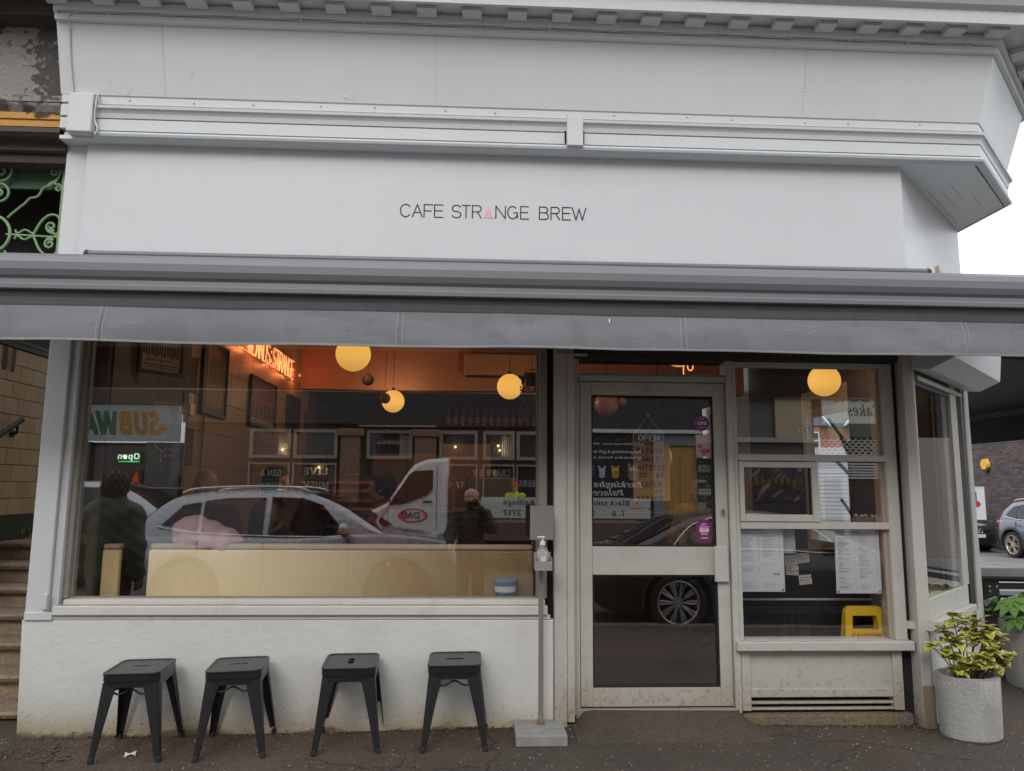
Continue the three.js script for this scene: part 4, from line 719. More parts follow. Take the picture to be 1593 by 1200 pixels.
{ // wrought iron transom grille
  const g = thing('iron_grille', 'pale green wrought iron scrollwork grille above the stair entrance', 'grille', [0, 0, -0.12]);
  const gm = mat([0.20, 0.34, 0.17], 0.5, { map: patchy }), gd = mat([0.03, 0.075, 0.03], 0.6, { map: patchy });
  part('frame_bar', bx(-4.15, -2.66, 3.535, 3.585, -0.02, 0.02, 0.004), gm, g); part('frame_bar', bx(-2.695, -2.665, 2.4, 3.535, -0.015, 0.015, 0.003), gm, g);
  part('dark_head', bx(-4.15, -2.695, 3.38, 3.534, -0.06, -0.03), gd, g); part('transom_bar', bx(-4.15, -2.66, 2.42, 2.50, -0.03, 0.03, 0.005), gd, g);
  const spiral = (cx, cy, r0, a0, turns, dir, tail = []) => { const p = []; const n = 26; for (let i = 0; i <= n; i++) { const t = i / n, a = a0 + dir * turns * 6.283 * t, r = r0 * (1 - 0.82 * t); p.push([cx + r * Math.cos(a), cy + r * Math.sin(a), 0]); } return tube([...tail.map(([x, y]) => [x, y, 0]), ...p], 0.0085, 60, 6); };
  const ox = -3.02, oy = 3.06; // hub ring
  part('ring', [tube(arc(ox - 0.1, oy, 0.125, 0.125, 0, 352, 26).map(([x, y]) => [x, y, 0]), 0.0105, 70, 6, true)], gm, g);
  part('spoke', rod(V(ox, oy, 0), V(-2.69, oy - 0.012, 0), 0.007, 6), gm, g);
  for (const s of [1, -1]) {
    const wav = []; for (let i = 0; i <= 20; i++) { const t = i / 20, w = 0.011 * Math.sin(t * 19) * sstep(0.3, 0.5, t) * (1 - sstep(0.75, 0.9, t)); wav.push([lerp(ox + 0.0, -2.73, t) - w * 0.5 * s, oy + s * (lerp(0.11, 0.37, Math.pow(t, 0.9)) + w), 0]); }
    part('wavy_bar', tube(wav, 0.0075, 60, 6), gm, g);
    part('scroll', spiral(-2.748, oy + s * 0.425, 0.036, s > 0 ? -0.6 : 0.6, 1.35, s, [[-2.78, oy + s * 0.345], [-2.735, oy + s * 0.375]]), gm, g);
    part('scroll', spiral(-2.722, oy + s * 0.318, 0.026, s > 0 ? 2.0 : -2.0, 1.2, -s, [[-2.79, oy + s * 0.335], [-2.75, oy + s * 0.352]]), gm, g);
    part('heart_scroll', tube([[-2.85, oy, 0], [-2.835, oy + s * 0.035, 0], [-2.80, oy + s * 0.10, 0], [-2.755, oy + s * 0.135, 0], [-2.71, oy + s * 0.13, 0], [-2.685, oy + s * 0.085, 0], [-2.685, oy + s * 0.04, 0], [-2.70, oy + s * 0.012, 0]], 0.0085, 60, 6), gm, g);
    part('scroll', spiral(-2.743, oy + s * 0.058, 0.036, s > 0 ? -0.9 : 0.9, 1.4, -s, [[-2.70, oy + s * 0.006], [-2.735, oy + s * 0.014], [-2.765, oy + s * 0.03]]), gm, g);
    part('leaf_bar', tube([[-2.965, oy + s * 0.03, 0], [-2.95, oy + s * 0.008, 0], [-2.905, oy + s * 0.032, 0], [-2.86, oy + s * 0.012, 0], [-2.84, oy + s * 0.004, 0]], 0.007, 30, 6), gm, g);
    part('scroll', spiral(-3.09, oy + s * 0.43, 0.075, s > 0 ? -1.5 : 1.5, 1.4, s), gm, g);
    part('scroll', spiral(-3.09, oy + s * 0.27, 0.07, s > 0 ? 1.5 : -1.5, 1.4, -s), gm, g);
  }
  part('passage_dark_sheet', bx(-4.15, -2.6, 2.5, 3.7, -0.5, -0.47), mat([0.035, 0.028, 0.022], 0.9, { map: patchy }), g);  // added sheet standing in for the dark of the passage behind
}

// ---------- across the street (seen in the glass); these fronts face the cafe, so local +z points at it ----------
const OZ = 15;
const shopFront = (name, label, cat, x) => thing(name, label, cat, [x, -0.1, OZ], Math.PI); // local x runs towards -x of the world
const board = (w, h, x, y, z, m) => uvRect(bx(x - w / 2, x + w / 2, y, y + h, z, z + 0.06), x - w / 2, y, x + w / 2, y + h);
{ // sandstone upper storeys
  const t = thing('stone_tenement', 'sandstone tenement storeys above the shops across the street, seen in the window reflection', 'building', [0, -0.1, OZ + 0.1], Math.PI);
  const st = mat([0.33, 0.25, 0.165], 0.85, { map: patchy, bumpMap: bumpRender, bumpScale: 0.01 }), wf = mat([0.6, 0.6, 0.58], 0.5), pn = mat([0.05, 0.055, 0.06], 0.08);
  part('wall', bx(-14, 14, 4.28, 9.6, -9, 0), st, t); part('string_course', [bx(-14, 14, 4.05, 4.33, -0.4, 0.22, 0.02), bx(-14, 14, 6.95, 7.1, -0.2, 0.1, 0.02)], st, t); part('eaves', bx(-14.2, 14.2, 9.6, 9.9, -9, 0.35, 0.03), st, t);
  part('parapet_block', bx(-14, 14, 9.9, 10.4, -9, -0.2), st, t);
  for (let i = 0; i < 9; i++) for (const y of [4.75, 7.4]) { const x = -12.6 + i * 3.0; const f = part('window', [bx(x, x + 1.1, y, y + 1.75, 0.0, 0.03)], wf, t); part('pane', [bx(x + 0.08, x + 1.02, y + 0.08, y + 0.84, 0.03, 0.04), bx(x + 0.08, x + 1.02, y + 0.92, y + 1.67, 0.03, 0.04)], pn, f); part('surround', [bx(x - 0.15, x, y - 0.15, y + 1.9, 0, 0.06), bx(x + 1.1, x + 1.25, y - 0.15, y + 1.9, 0, 0.06), bx(x - 0.25, x + 1.35, y - 0.28, y - 0.15, 0, 0.12)], st, f); }
}
{ // sandwich shop, left in the reflection
  const s = shopFront('sandwich_shop', 'dark grey sandwich shop with white fascia, reflected at the left of the window', 'shop', -10.3);
  const dg = mat([0.045, 0.05, 0.058], 0.5);
  part('shopfront', [bx(-2.75, 2.75, 0, 2.7, -3, -0.3), bx(-2.75, 2.75, 0, 0.6, -0.3, 0), bx(-2.75, -1.9, 0.6, 2.7, -0.3, 0), bx(2.2, 2.75, 0.6, 2.7, -0.3, 0), bx(-0.5, -0.4, 0.6, 2.7, -0.2, 0)], dg, s);
  part('cornice', bx(-2.75, 2.75, 3.66, 4.05, -0.3, 0.12, 0.02), mat([0.05, 0.045, 0.04], 0.8), s);
  const cv = canvasTex(1024, 192, (g, w, h) => {
    g.fillStyle = '#e6ebee'; g.fillRect(0, 0, w, h); g.font = 'italic 900 158px sans-serif'; g.textBaseline = 'middle';
    g.lineWidth = 7; g.lineJoin = 'round';
    g.fillStyle = g.strokeStyle = '#f0a400'; g.strokeText('SUB', 130, 100); g.fillText('SUB', 130, 100);
    const x = 130 + g.measureText('SUB').width + 8; g.fillStyle = g.strokeStyle = '#0a8a3a'; g.strokeText('WAY', x, 100); g.fillText('WAY', x, 100);
    g.fillStyle = '#f0a400'; g.beginPath(); g.moveTo(84, 126); g.lineTo(142, 98); g.lineTo(142, 154); g.fill(); g.fillStyle = '#0a8a3a';
  });
  mesh('fascia_sign', board(3.6, 0.95, -0.95, 2.72, 0.02), mat([0.33, 0.35, 0.37], 0.4, { map: cv }), s);
  part('window_pane', bx(-1.9, 2.2, 0.6, 2.6, -0.16, -0.15), mat([0.03, 0.03, 0.035], 0.06), s);
  mesh('product_poster', board(0.36, 1.05, -1.12, 0.95, -0.14), mat([1, 1, 1], 0.5, { map: canvasTex(64, 180, (g, w, h) => { g.fillStyle = '#0d3316'; g.fillRect(0, 0, w, h); g.fillStyle = '#e8a01c'; g.beginPath(); g.ellipse(w / 2, h / 2, 22, 82, 0, 0, 7); g.fill(); g.fillStyle = '#c98a14'; g.fillRect(20, 40, 8, 110); }) }), s);
  mesh('product_poster', board(0.30, 1.05, -1.66, 0.95, -0.14), mat([1, 1, 1], 0.5, { map: canvasTex(64, 180, (g, w, h) => { g.fillStyle = '#2a0c08'; g.fillRect(0, 0, w, h); g.fillStyle = '#d8481c'; g.beginPath(); g.ellipse(w / 2, h / 2, 20, 78, 0, 0, 7); g.fill(); g.fillStyle = '#8c2a10'; g.fillRect(26, 50, 9, 90); }) }), s);
  const n = thing('open_sign', 'small lit white and green open sign in the sandwich shop window, seen reflected', 'neon sign', [-8.78, 2.06, OZ - 0.02], Math.PI);
  mesh('lit_face', board(0.62, 0.30, 0, 0, 0), mat([0, 0, 0], 0.5, { emissive: lin(1, 1, 1), emissiveIntensity: 2.2, emissiveMap: canvasTex(256, 128, (g, w, h) => { g.fillStyle = '#000'; g.fillRect(0, 0, w, h); g.font = 'bold 92px sans-serif'; g.fillStyle = '#dfffe8'; g.fillText('Open', 14, 84); g.fillStyle = '#18e060'; g.fillRect(14, 104, 224, 12); }) }), n);
  const l = new THREE.PointLight(new THREE.Color(0.5, 1, 0.6), 0.4, 0, 2); l.position.set(0, 0.15, 0.3); l.name = 'sign_light'; l.castShadow = true; n.add(l);
}
{ // bar with white framed windows
  const s = shopFront('bar_shop', 'brown painted bar across the street with white framed hopper windows and white lettering', 'shop', -2.6);
  const br = mat([0.085, 0.06, 0.048], 0.6, { map: patchy }), dk = mat([0.022, 0.02, 0.02], 0.5), wf = mat([0.26, 0.24, 0.21], 0.5), pn = mat([0.035, 0.035, 0.04], 0.06), stn = mat([0.20, 0.115, 0.08], 0.7, { map: patchy });
  part('wall', bx(-4.9, 4.9, 0, 4.05, -4, -0.12), br, s); part('fascia', [bx(-4.9, 4.9, 3.22, 4.04, -0.12, 0.1, 0.01)], dk, s); part('stall_riser', bx(-4.9, 4.9, 0, 0.95, -0.12, 0.05), dk, s);
  const toL = x => -2.6 - x; // world x to local x
  const frames = [[-5.8, -4.75], [-4.68, -3.55], [-2.8, -1.62], [-0.92, 0.08], [0.22, 1.05], [1.10, 1.85]];
  frames.forEach(([a, b], i) => {
    const x0 = toL(b), x1 = toL(a), w = 0.085;
    const f = part('hopper_window', [bx(x0, x1, 2.33, 2.33 + w, -0.12, 0.03), bx(x0, x1, 3.0, 3.0 + w, -0.12, 0.03), bx(x0, x0 + w, 2.33 + w, 3.0, -0.12, 0.03), bx(x1 - w, x1, 2.33 + w, 3.0, -0.12, 0.03)], wf, s);
    part('pane', bx(x0 + w, x1 - w, 2.33 + w, 3.0, -0.11, -0.09), pn, f);
    if (i !== 2) { const g = part('large_window', [bx(x0, x1, 2.17, 2.21, -0.12, 0.03), bx(x0, x0 + 0.04, 0.98, 2.17, -0.12, 0.03), bx(x1 - 0.04, x1, 0.98, 2.17, -0.12, 0.03), bx(x0, x1, 0.95, 0.99, -0.12, 0.03)], wf, s); part('pane', bx(x0 + 0.04, x1 - 0.04, 0.99, 2.17, -0.11, -0.09), pn, g); }
  });
  const cl = mat([0.34, 0.33, 0.30], 0.9); frames.forEach(([a, b], i) => { if (i % 2 === 0) part('curtain', Array.from({ length: 5 }, (_, k) => bx(toL(b) + 0.1 + k * 0.05, toL(b) + 0.13 + k * 0.05, 2.42, 2.98, -0.088, -0.08)), cl, s); });
  for (const [x0, x1] of [[-3.45, -2.95], [-1.55, -1.0]]) part('pilaster', [bx(toL(x1), toL(x0), 0, 2.9, -0.12, 0.14, 0.02), bx(toL(x1) - 0.1, toL(x0) + 0.1, 2.9, 3.1, -0.12, 0.2, 0.04)], stn, s);
  part('doorway', bx(toL(-1.62), toL(-2.8), 0, 2.3, -0.12, -0.1), dk, s); part('shelf_rail', [bx(toL(-1.0), toL(-3.0), 3.16, 3.2, 0.1, 0.16)], wf, s);
  const word = (txt, wx, y, h, w) => mesh('painted_word', uvRect(bx(toL(wx) - w / 2, toL(wx) + w / 2, y, y + h, -0.09, -0.084), toL(wx) - w / 2, y, toL(wx) + w / 2, y + h), mat([1, 1, 1], 0.6, { map: canvasTex(256, 96, (g, W, H) => { g.fillStyle = '#26231f'; g.fillRect(0, 0, W, H); g.fillStyle = '#9c978e'; g.font = 'bold 84px sans-serif'; const m = g.measureText(txt).width; g.translate(W / 2, H * 0.82); g.scale(Math.min(1.4, 236 / m), 1); g.textAlign = 'center'; g.fillText(txt, 0, 0); }) }), s);
  word('LIVE', -4.1, 1.86, 0.30, 0.72); word('MUSIC', -4.1, 1.50, 0.30, 0.78); word('GIN &', -5.25, 1.82, 0.27, 0.62); word('WHISKY', -5.25, 1.50, 0.25, 0.72);
  word('CRAFT', 0.66, 1.86, 0.28, 0.66); word('BEERS', 1.45, 1.60, 0.26, 0.6); word('TAP', -0.45, 1.55, 0.26, 0.5); word('GEORGIE', -2.2, 2.70, 0.14, 0.8);
  [[-4.95, 2.55], [-0.5, 2.66], [0.62, 2.7], [0.66, 2.58], [-4.0, 2.1]].forEach(([x, y], i) => { const t = thing('window_lamp', ['small warm light in the bar window above the gin lettering', 'small warm light in the third hopper window of the bar', 'upper of two small warm lights in the fourth hopper window of the bar', 'lower of two small warm lights in the fourth hopper window of the bar', 'small warm light above the live music lettering of the bar'][i], 'lamp', [x, y - 0.1, OZ - 0.02]); part('bulb', ball(0, 0, 0, 0.035, 12), mat([1, 0.8, 0.5], 0.5, { emissive: lin(1, 0.62, 0.22), emissiveIntensity: 4 }), t); const l = new THREE.PointLight(new THREE.Color(1, 0.7, 0.35), 0.25, 0, 2); l.name = 'lamp_light'; l.castShadow = true; t.add(l); });
}
{ // pet grooming shop
  const s = shopFront('grooming_shop', 'pet grooming shop with dark printed panel and yellow door, reflected in the door glass', 'shop', 4.6);
  const toL = x => 4.6 - x, gf = mat([0.20, 0.22, 0.24], 0.5), yw = mat([0.42, 0.25, 0.07], 0.5, { map: patchy });
  part('wall', bx(-2.3, 2.2, 0, 4.05, -4, -0.12), mat([0.05, 0.055, 0.06], 0.6), s); part('fascia', bx(-2.3, 2.2, 3.06, 3.16, -0.12, 0.2, 0.01), mat([0.55, 0.57, 0.58], 0.5), s); part('upper_fascia', bx(-2.3, 2.2, 3.17, 4.0, -0.12, 0.06, 0.01), mat([0.025, 0.025, 0.03], 0.5), s);
  part('grey_frame', [bx(toL(5.0), toL(4.72), 0, 3.05, -0.12, 0.05, 0.01), bx(toL(6.1), toL(5.85), 0, 3.05, -0.12, 0.05, 0.01), bx(toL(6.9), toL(4.72), 2.75, 3.05, -0.12, 0.04, 0.01)], gf, s);
  part('door', [bx(toL(5.85), toL(5.0), 0, 2.74, -0.1, -0.02)], yw, s); part('door_panel', [bx(toL(5.75), toL(5.45), 0.3, 2.5, -0.02, 0.0, 0.01), bx(toL(5.38), toL(5.1), 0.3, 2.5, -0.02, 0.0, 0.01)], yw, s);
  part('dark_pane', bx(toL(6.85), toL(6.1), 0.5, 2.7, -0.1, -0.05), mat([0.02, 0.022, 0.025], 0.08), s);
  const pc = canvasTex(768, 768, (g, w, h) => {
    g.fillStyle = '#14181d'; g.fillRect(0, 0, w, h); g.fillStyle = '#8a7a4a'; for (let i = 0; i < 60; i++) { g.beginPath(); g.arc((i * 97) % w, 10 + (i * 41) % 80, 4 + i % 4, 0, 7); g.fill(); }
    g.fillStyle = '#c8ccd0'; g.font = 'bold 34px sans-serif'; g.fillText('1095 Pollokshaws Road    07961 308 8', 60, 130); g.font = 'bold 42px sans-serif'; g.fillText('Pet grooming & gift boutique', 90, 220); g.font = 'bold 36px sans-serif'; g.fillText('by Auntie Bea, Hannah, Suzi &', 90, 280);
    const pet = (x, y, k, c, e) => { g.fillStyle = c; g.beginPath(); g.ellipse(x, y + 55 * k, 38 * k, 48 * k, 0, 0, 7); g.fill(); g.beginPath(); g.arc(x, y, 42 * k, 0, 7); g.fill(); for (const q of [-1, 1]) { g.beginPath(); g.ellipse(x + q * 28 * k, y - 38 * k, 13 * k, e * k, q * 0.3, 0, 7); g.fill(); g.fillStyle = '#eee'; g.beginPath(); g.arc(x + q * 15 * k, y - 6 * k, 12 * k, 0, 7); g.fill(); g.fillStyle = '#111'; g.beginPath(); g.arc(x + q * 15 * k, y - 6 * k, 6 * k, 0, 7); g.fill(); g.fillStyle = c; } };
    pet(170, 400, 1.15, '#8c7462', 26); pet(330, 405, 0.9, '#b8862e', 24); pet(450, 415, 0.75, '#9aa8bc', 44); pet(560, 405, 0.85, '#b09a80', 22); pet(670, 410, 0.8, '#7c8a60', 20);
    g.fillStyle = '#d8d4c8'; g.font = 'bold italic 84px serif'; g.fillText('Barkingham', 80, 590); g.fillText('Palace', 250, 680);
  });
  mesh('printed_panel', board(2.25, 1.85, toL(3.55), 1.22, -0.04), mat([1, 1, 1], 0.5, { map: pc }), s);
}
{ // pale shop and mural
  const s = shopFront('pale_shop', 'shop across the street with a pale cream fascia and a colourful window mural', 'shop', 8.0);
  const toL = x => 8.0 - x;
  part('wall', bx(-1.15, 1.2, 0, 4.5, -4, -0.12), mat([0.10, 0.10, 0.105], 0.6), s);
  mesh('fascia_sign', board(0.98, 1.5, -0.55, 3.0, -0.05), mat([1, 1, 1], 0.5, { map: canvasTex(256, 352, (g, w, h) => { g.fillStyle = '#a89d80'; g.fillRect(0, 0, w, h); g.fillStyle = '#2a3566'; g.font = 'bold 44px sans-serif'; g.fillText('1993', 20, 60); g.fillStyle = '#b0503c'; g.fillRect(60, 282, 44, 44); g.strokeStyle = '#fff'; g.lineWidth = 5; g.strokeRect(70, 292, 24, 24); g.fillStyle = '#24529a'; g.fillRect(8, 282, 44, 44); g.fillStyle = '#fff'; g.font = 'bold 40px sans-serif'; g.fillText('f', 24, 320); g.strokeStyle = '#b2a47e'; g.lineWidth = 8; g.beginPath(); g.moveTo(150, 340); g.quadraticCurveTo(250, 120, 500, 40); g.stroke(); }) }), s);
  part('sign_trim', [bx(-1.15, 1.2, 2.86, 2.99, -0.1, 0.08, 0.01)], mat([0.3, 0.31, 0.32], 0.5), s);
  mesh('window_mural', board(2.0, 1.2, 0, 1.3, -0.12), mat([1, 1, 1], 0.5, { map: canvasTex(512, 320, (g, w, h) => { const q = mulberry(55); g.fillStyle = '#2b2730'; g.fillRect(0, 0, w, h); const cs = ['#3d3452', '#6a5a50', '#55303a', '#7a7470', '#2e2e4c', '#5a4632']; for (let i = 0; i < 90; i++) { g.fillStyle = cs[i % 6]; g.save(); g.translate(q() * w, q() * h); g.rotate(0.6 + q() * 0.6); g.fillRect(-40, -7, 40 + q() * 60, 8 + q() * 14); g.restore(); } g.fillStyle = '#6e561e'; for (let i = 0; i < 9; i++) { g.fillRect(60 + i * 44, 150 + 10 * (i % 2), 26, 44); } }) }), s);
  part('stall_riser', bx(-1.15, 1.2, 0, 1.25, -0.12, 0.02), mat([0.03, 0.03, 0.035], 0.5), s);
}
{ // cake shop
  const s = shopFront('cake_shop', 'cake shop across the street with white sign, green band and half raised perforated shutter', 'shop', 11.6);
  const toL = x => 11.6 - x;
  part('wall', bx(-2.4, 2.4, 0, 4.5, -4, -0.12), mat([0.04, 0.035, 0.032], 0.6), s);
  mesh('sign_board', board(4.5, 1.15, 0, 3.40, -0.04), mat([1, 1, 1], 0.45, { map: canvasTex(1024, 262, (g, w, h) => { g.fillStyle = '#cfd3d2'; g.fillRect(0, 0, w, h); g.fillStyle = '#1c3a36'; g.font = '700 118px serif'; const m = g.measureText('GLASGOW').width; g.save(); g.translate(444, 128); g.scale(518 / m, 1); g.fillText('GLASGOW', 0, 0); g.restore(); g.font = 'italic 700 92px serif'; const n = g.measureText('Cakes').width; g.save(); g.translate(655, 214); g.scale(210 / n, 1); g.fillText('Cakes', 0, 0); g.restore(); }) }), s);
  part('green_band', bx(-2.3, 2.3, 3.02, 3.40, -0.1, 0.04, 0.01), mat([0.03, 0.11, 0.075], 0.5), s);
  const sh = []; for (let r = 0; r < 7; r++) { sh.push(bx(-2.3, 2.3, 2.48 + r * 0.075, 2.505 + r * 0.075, -0.02, 0.0)); for (let k = 0; k < 28; k++) sh.push(bx(-2.3 + k * 0.165 + (r % 2) * 0.08, -2.24 + k * 0.165 + (r % 2) * 0.08, 2.505 + r * 0.075, 2.555 + r * 0.075, -0.02, 0.0)); }
  part('perforated_shutter', sh, mat([0.42, 0.42, 0.43], 0.5), s);
  part('blind_slat', Array.from({ length: 7 }, (_, i) => bx(-2.2, 2.35, 1.92 + i * 0.075, 1.965 + i * 0.075, -0.1, -0.07)), mat([0.6, 0.6, 0.6], 0.5), s);
  part('window_post', [bx(toL(9.95), toL(9.8), 0, 1.92, -0.1, 0.02), bx(toL(9.28), toL(9.2), 0, 3.0, -0.1, 0.05)], mat([0.35, 0.36, 0.37], 0.5), s);
  part('cake_counter', bx(-1.9, 1.6, 0.75, 0.9, -0.4, 0.1), mat([0.28, 0.22, 0.17], 0.7), s);
  const q = mulberry(12), ck = []; for (let i = 0; i < 24; i++) ck.push(new THREE.SphereGeometry(0.05 + 0.03 * q(), 8, 6).translate(-1.8 + i * 0.14, 0.93, -0.05 - 0.15 * q()));
  part('cakes', ck, mat([0.5, 0.4, 0.3], 0.8), s).userData.kind = 'stuff';
}
// ---------- vehicles ----------
const crv = (pts, x) => { let i = 0; while (i < pts.length - 2 && x > pts[i + 1][0]) i++; const [x0, y0] = pts[i], [x1, y1] = pts[i + 1], t = clamp((x - x0) / (x1 - x0)); const m = k => { const a = pts[Math.max(0, k - 1)], b = pts[Math.min(pts.length - 1, k + 1)]; return (b[1] - a[1]) / (b[0] - a[0]); }; const h = x1 - x0, t2 = t * t, t3 = t2 * t; return (2 * t3 - 3 * t2 + 1) * y0 + (t3 - 2 * t2 + t) * h * m(i) + (-2 * t3 + 3 * t2) * y1 + (t3 - t2) * h * m(i + 1); };
function loft(rings, close = true) { // rings of equal length, mirrored already
  const n = rings[0].length, pos = [], idx = [];
  rings.forEach(r => r.forEach(p => pos.push(...p)));
  for (let i = 0; i < rings.length - 1; i++) for (let j = 0; j < n - (close ? 0 : 1); j++) { const a = i * n + j, b = i * n + (j + 1) % n, c = a + n, d = b + n; idx.push(a, c, b, b, c, d); }
  for (const [k, flip] of [[0, 0], [rings.length - 1, 1]]) if (close) { const c = pos.length / 3, r = rings[k]; const m = r.reduce((s, p) => [s[0] + p[0] / n, s[1] + p[1] / n, s[2] + p[2] / n], [0, 0, 0]); pos.push(...m); for (let j = 0; j < n; j++) { const a = k * n + j, b = k * n + (j + 1) % n; flip ? idx.push(a, c, b) : idx.push(a, b, c); } }
  const g = new THREE.BufferGeometry(); g.setAttribute('position', new THREE.Float32BufferAttribute(pos, 3)); g.setIndex(idx); g.computeVertexNormals();
  return toCreasedNormals(g, 0.6);
}
function wheelParts(parent, x, y, z, r, spokes, tyreM, rimM, side) { // outer face towards side*z
  const W = 0.22, w = new THREE.Group(); w.name = 'wheel'; const n = parent.userData.wn = (parent.userData.wn ?? -1) + 1; if (n) w.name = `wheel_00${n}`;
  parent.add(w); w.position.set(x, y, z); if (side < 0) w.rotation.y = Math.PI;
  const ri = r * 0.73;
  part('tyre', new THREE.LatheGeometry([[ri, -W / 2], [r * 0.93, -W / 2], [r, -W / 2 + 0.04], [r, W / 2 - 0.05], [r * 0.95, W / 2 - 0.005], [r * 0.85, W / 2 + 0.004], [ri, W / 2 - 0.01]].map(p => new THREE.Vector2(...p)), 40).rotateX(Math.PI / 2), tyreM, w);
  const g = [new THREE.LatheGeometry([[ri, -W / 2], [ri * 0.97, W / 2 - 0.02], [ri * 1.01, W / 2 - 0.004], [ri * 0.93, W / 2 - 0.012], [ri * 0.9, W / 2 - 0.06]].map(p => new THREE.Vector2(...p)), 40).rotateX(Math.PI / 2), xf(new THREE.CylinderGeometry(ri * 0.26, ri * 0.3, 0.05, 20), { r: [Math.PI / 2, 0, 0], t: [0, 0, W / 2 - 0.05] })];
  for (let k = 0; k < spokes; k++) for (const o of [-0.09, 0.09]) { const s = extr([[ri * 0.2, -ri * 0.035], [ri * 0.95, -ri * 0.06], [ri * 0.95, ri * 0.06], [ri * 0.2, ri * 0.035]], 0.035, 0.006); s.rotateZ(k / spokes * Math.PI * 2 + o * (spokes > 6 ? 1 : 1.9)); s.translate(0, 0, W / 2 - 0.06); g.push(s); }
  part('rim', g, rimM, w); part('brake_disc', xf(new THREE.CylinderGeometry(ri * 0.72, ri * 0.72, 0.02, 30), { r: [Math.PI / 2, 0, 0], t: [0, 0, W / 2 - 0.10] }), mat([0.05, 0.05, 0.05], 0.5), w);
}
function makeCar(name, label, p) { // local x: rear bumper 0 to nose L; y up from the road; z across
  const c = thing(name, label, 'car'); const { L, hw } = p;
  const arch = x => { let y = p.y0; for (const xw of p.wx) { const d = Math.abs(x - xw); if (d < p.ra) y = Math.max(y, p.r + Math.sqrt(p.ra * p.ra - d * d)); } return y; };
  const xs = new Set(); for (let i = 0; i <= 60; i++) xs.add(+(L * i / 60).toFixed(3)); for (const xw of p.wx) for (let k = -8; k <= 8; k++) xs.add(+(xw + p.ra * Math.sin(k / 8 * Math.PI / 2) * 0.9999).toFixed(3));
  const X = [...xs].filter(x => x >= 0 && x <= L).sort((a, b) => a - b);
  const plan = x => hw * (1 - 0.30 * Math.pow(clamp(1 - x / 0.5), 2.2) - 0.36 * Math.pow(clamp(1 - (L - x) / 0.75), 2.2));
  const top = x => crv(p.top, x);
  const rings = X.map(x => {
    const w = plan(x), t = top(x), y0 = Math.min(arch(x), t - 0.13), b0 = p.y0 + 0.10 * Math.pow(clamp(1 - x / 0.25), 2) + 0.06 * Math.pow(clamp(1 - (L - x) / 0.3), 2); const yb = Math.max(y0, b0), m = lerp(yb, t, 0.5);
    const half = [[0, yb], [w * 0.80, yb], [w * 0.965, yb + 0.012], [w * 0.995, Math.max(lerp(p.y0, t, 0.35), yb + 0.03)], [w, Math.max(lerp(p.y0, t, 0.62), yb + 0.06)], [w * 0.975, t - 0.055], [w * 0.94, t - 0.012], [w * 0.86, t], [w * 0.5, t + 0.018], [0, t + 0.026]];
    return [...half.map(([z, y]) => [x, y, z]), ...half.slice(1, -1).reverse().map(([z, y]) => [x, y, -z])];
  });
  part('body', loft(rings), p.paint, c);
  // cabin
  const rf = x => crv(p.roof, x), x0 = p.roof[0][0], x1 = p.roof[p.roof.length - 1][0], tum = 0.30;
  const cabinW = (x, y) => plan(x) * 0.93 - Math.max(0, y - top(x)) * tum;
  const cr = []; for (let i = 0; i <= 40; i++) { const x = lerp(x0, x1, i / 40), t = top(x) - 0.02, r = Math.max(rf(x), t + 0.012), wr = cabinW(x, r); const half = [[cabinW(x, t), t], [cabinW(x, lerp(t, r, 0.5)), lerp(t, r, 0.5)], [wr - 0.0, Math.max(t, r - 0.05)], [wr - 0.05, r - 0.008], [wr * 0.5, r + 0.012], [0, r + 0.018]]; cr.push([...half.map(([z, y]) => [x, y, z]), ...half.slice(0, -1).reverse().map(([z, y]) => [x, y, -z])]); }
  part('cabin', loft(cr, true), p.paint, c);
  const gm = p.glass ?? mat([0.012, 0.013, 0.015], 0.06);
  for (const s of [1, -1]) {
    for (const poly of p.sideGlass) { const sg = new THREE.ShapeGeometry(shapeOf(poly)), g = new THREE.ExtrudeGeometry(shapeOf(poly), { depth: 0.006, bevelEnabled: false }); const q = g.attributes.position; for (let i = 0; i < q.count; i++) q.setZ(i, s * (cabinW(q.getX(i), q.getY(i)) + 0.005 + q.getZ(i))); g.computeVertexNormals(); part('side_window', g, gm, c); }
    if (p.beltTrim) part('belt_trim', tube(p.beltTrim.map(([x, y]) => [x, y, s * (cabinW(x, Math.max(y, top(x))) + 0.012)]), 0.012, 60, 5), M.chrome, c);
    if (p.roofRail) part('roof_rail', tube(p.roofRail.map(([x, y]) => [x, y, s * (cabinW(x, rf(x)) - 0.03)]), 0.016, 40, 6), p.railM ?? M.chrome, c);
    const mx = p.mirror[0], my = p.mirror[1]; part('mirror', [xf(new THREE.SphereGeometry(0.1, 16, 12), { s: [0.75, 0.75, 1.15], t: [mx, my + 0.075, s * (plan(mx) + 0.09)] })], p.paint, c); part('mirror_stalk', bx(mx - 0.04, mx + 0.04, my - 0.03, my + 0.03, Math.min(s * plan(mx) * 0.9, s * (plan(mx) + 0.1)), Math.max(s * plan(mx) * 0.9, s * (plan(mx) + 0.1)), 0.01), M.black, c);
    for (const hx of p.handles) part('door_handle', bx(hx - 0.09, hx + 0.09, top(hx) - 0.165, top(hx) - 0.135, Math.min(s * (plan(hx) * 0.985), s * (plan(hx) + 0.02)), Math.max(s * (plan(hx) * 0.985), s * (plan(hx) + 0.02)), 0.01), p.handleM ?? p.paint, c);
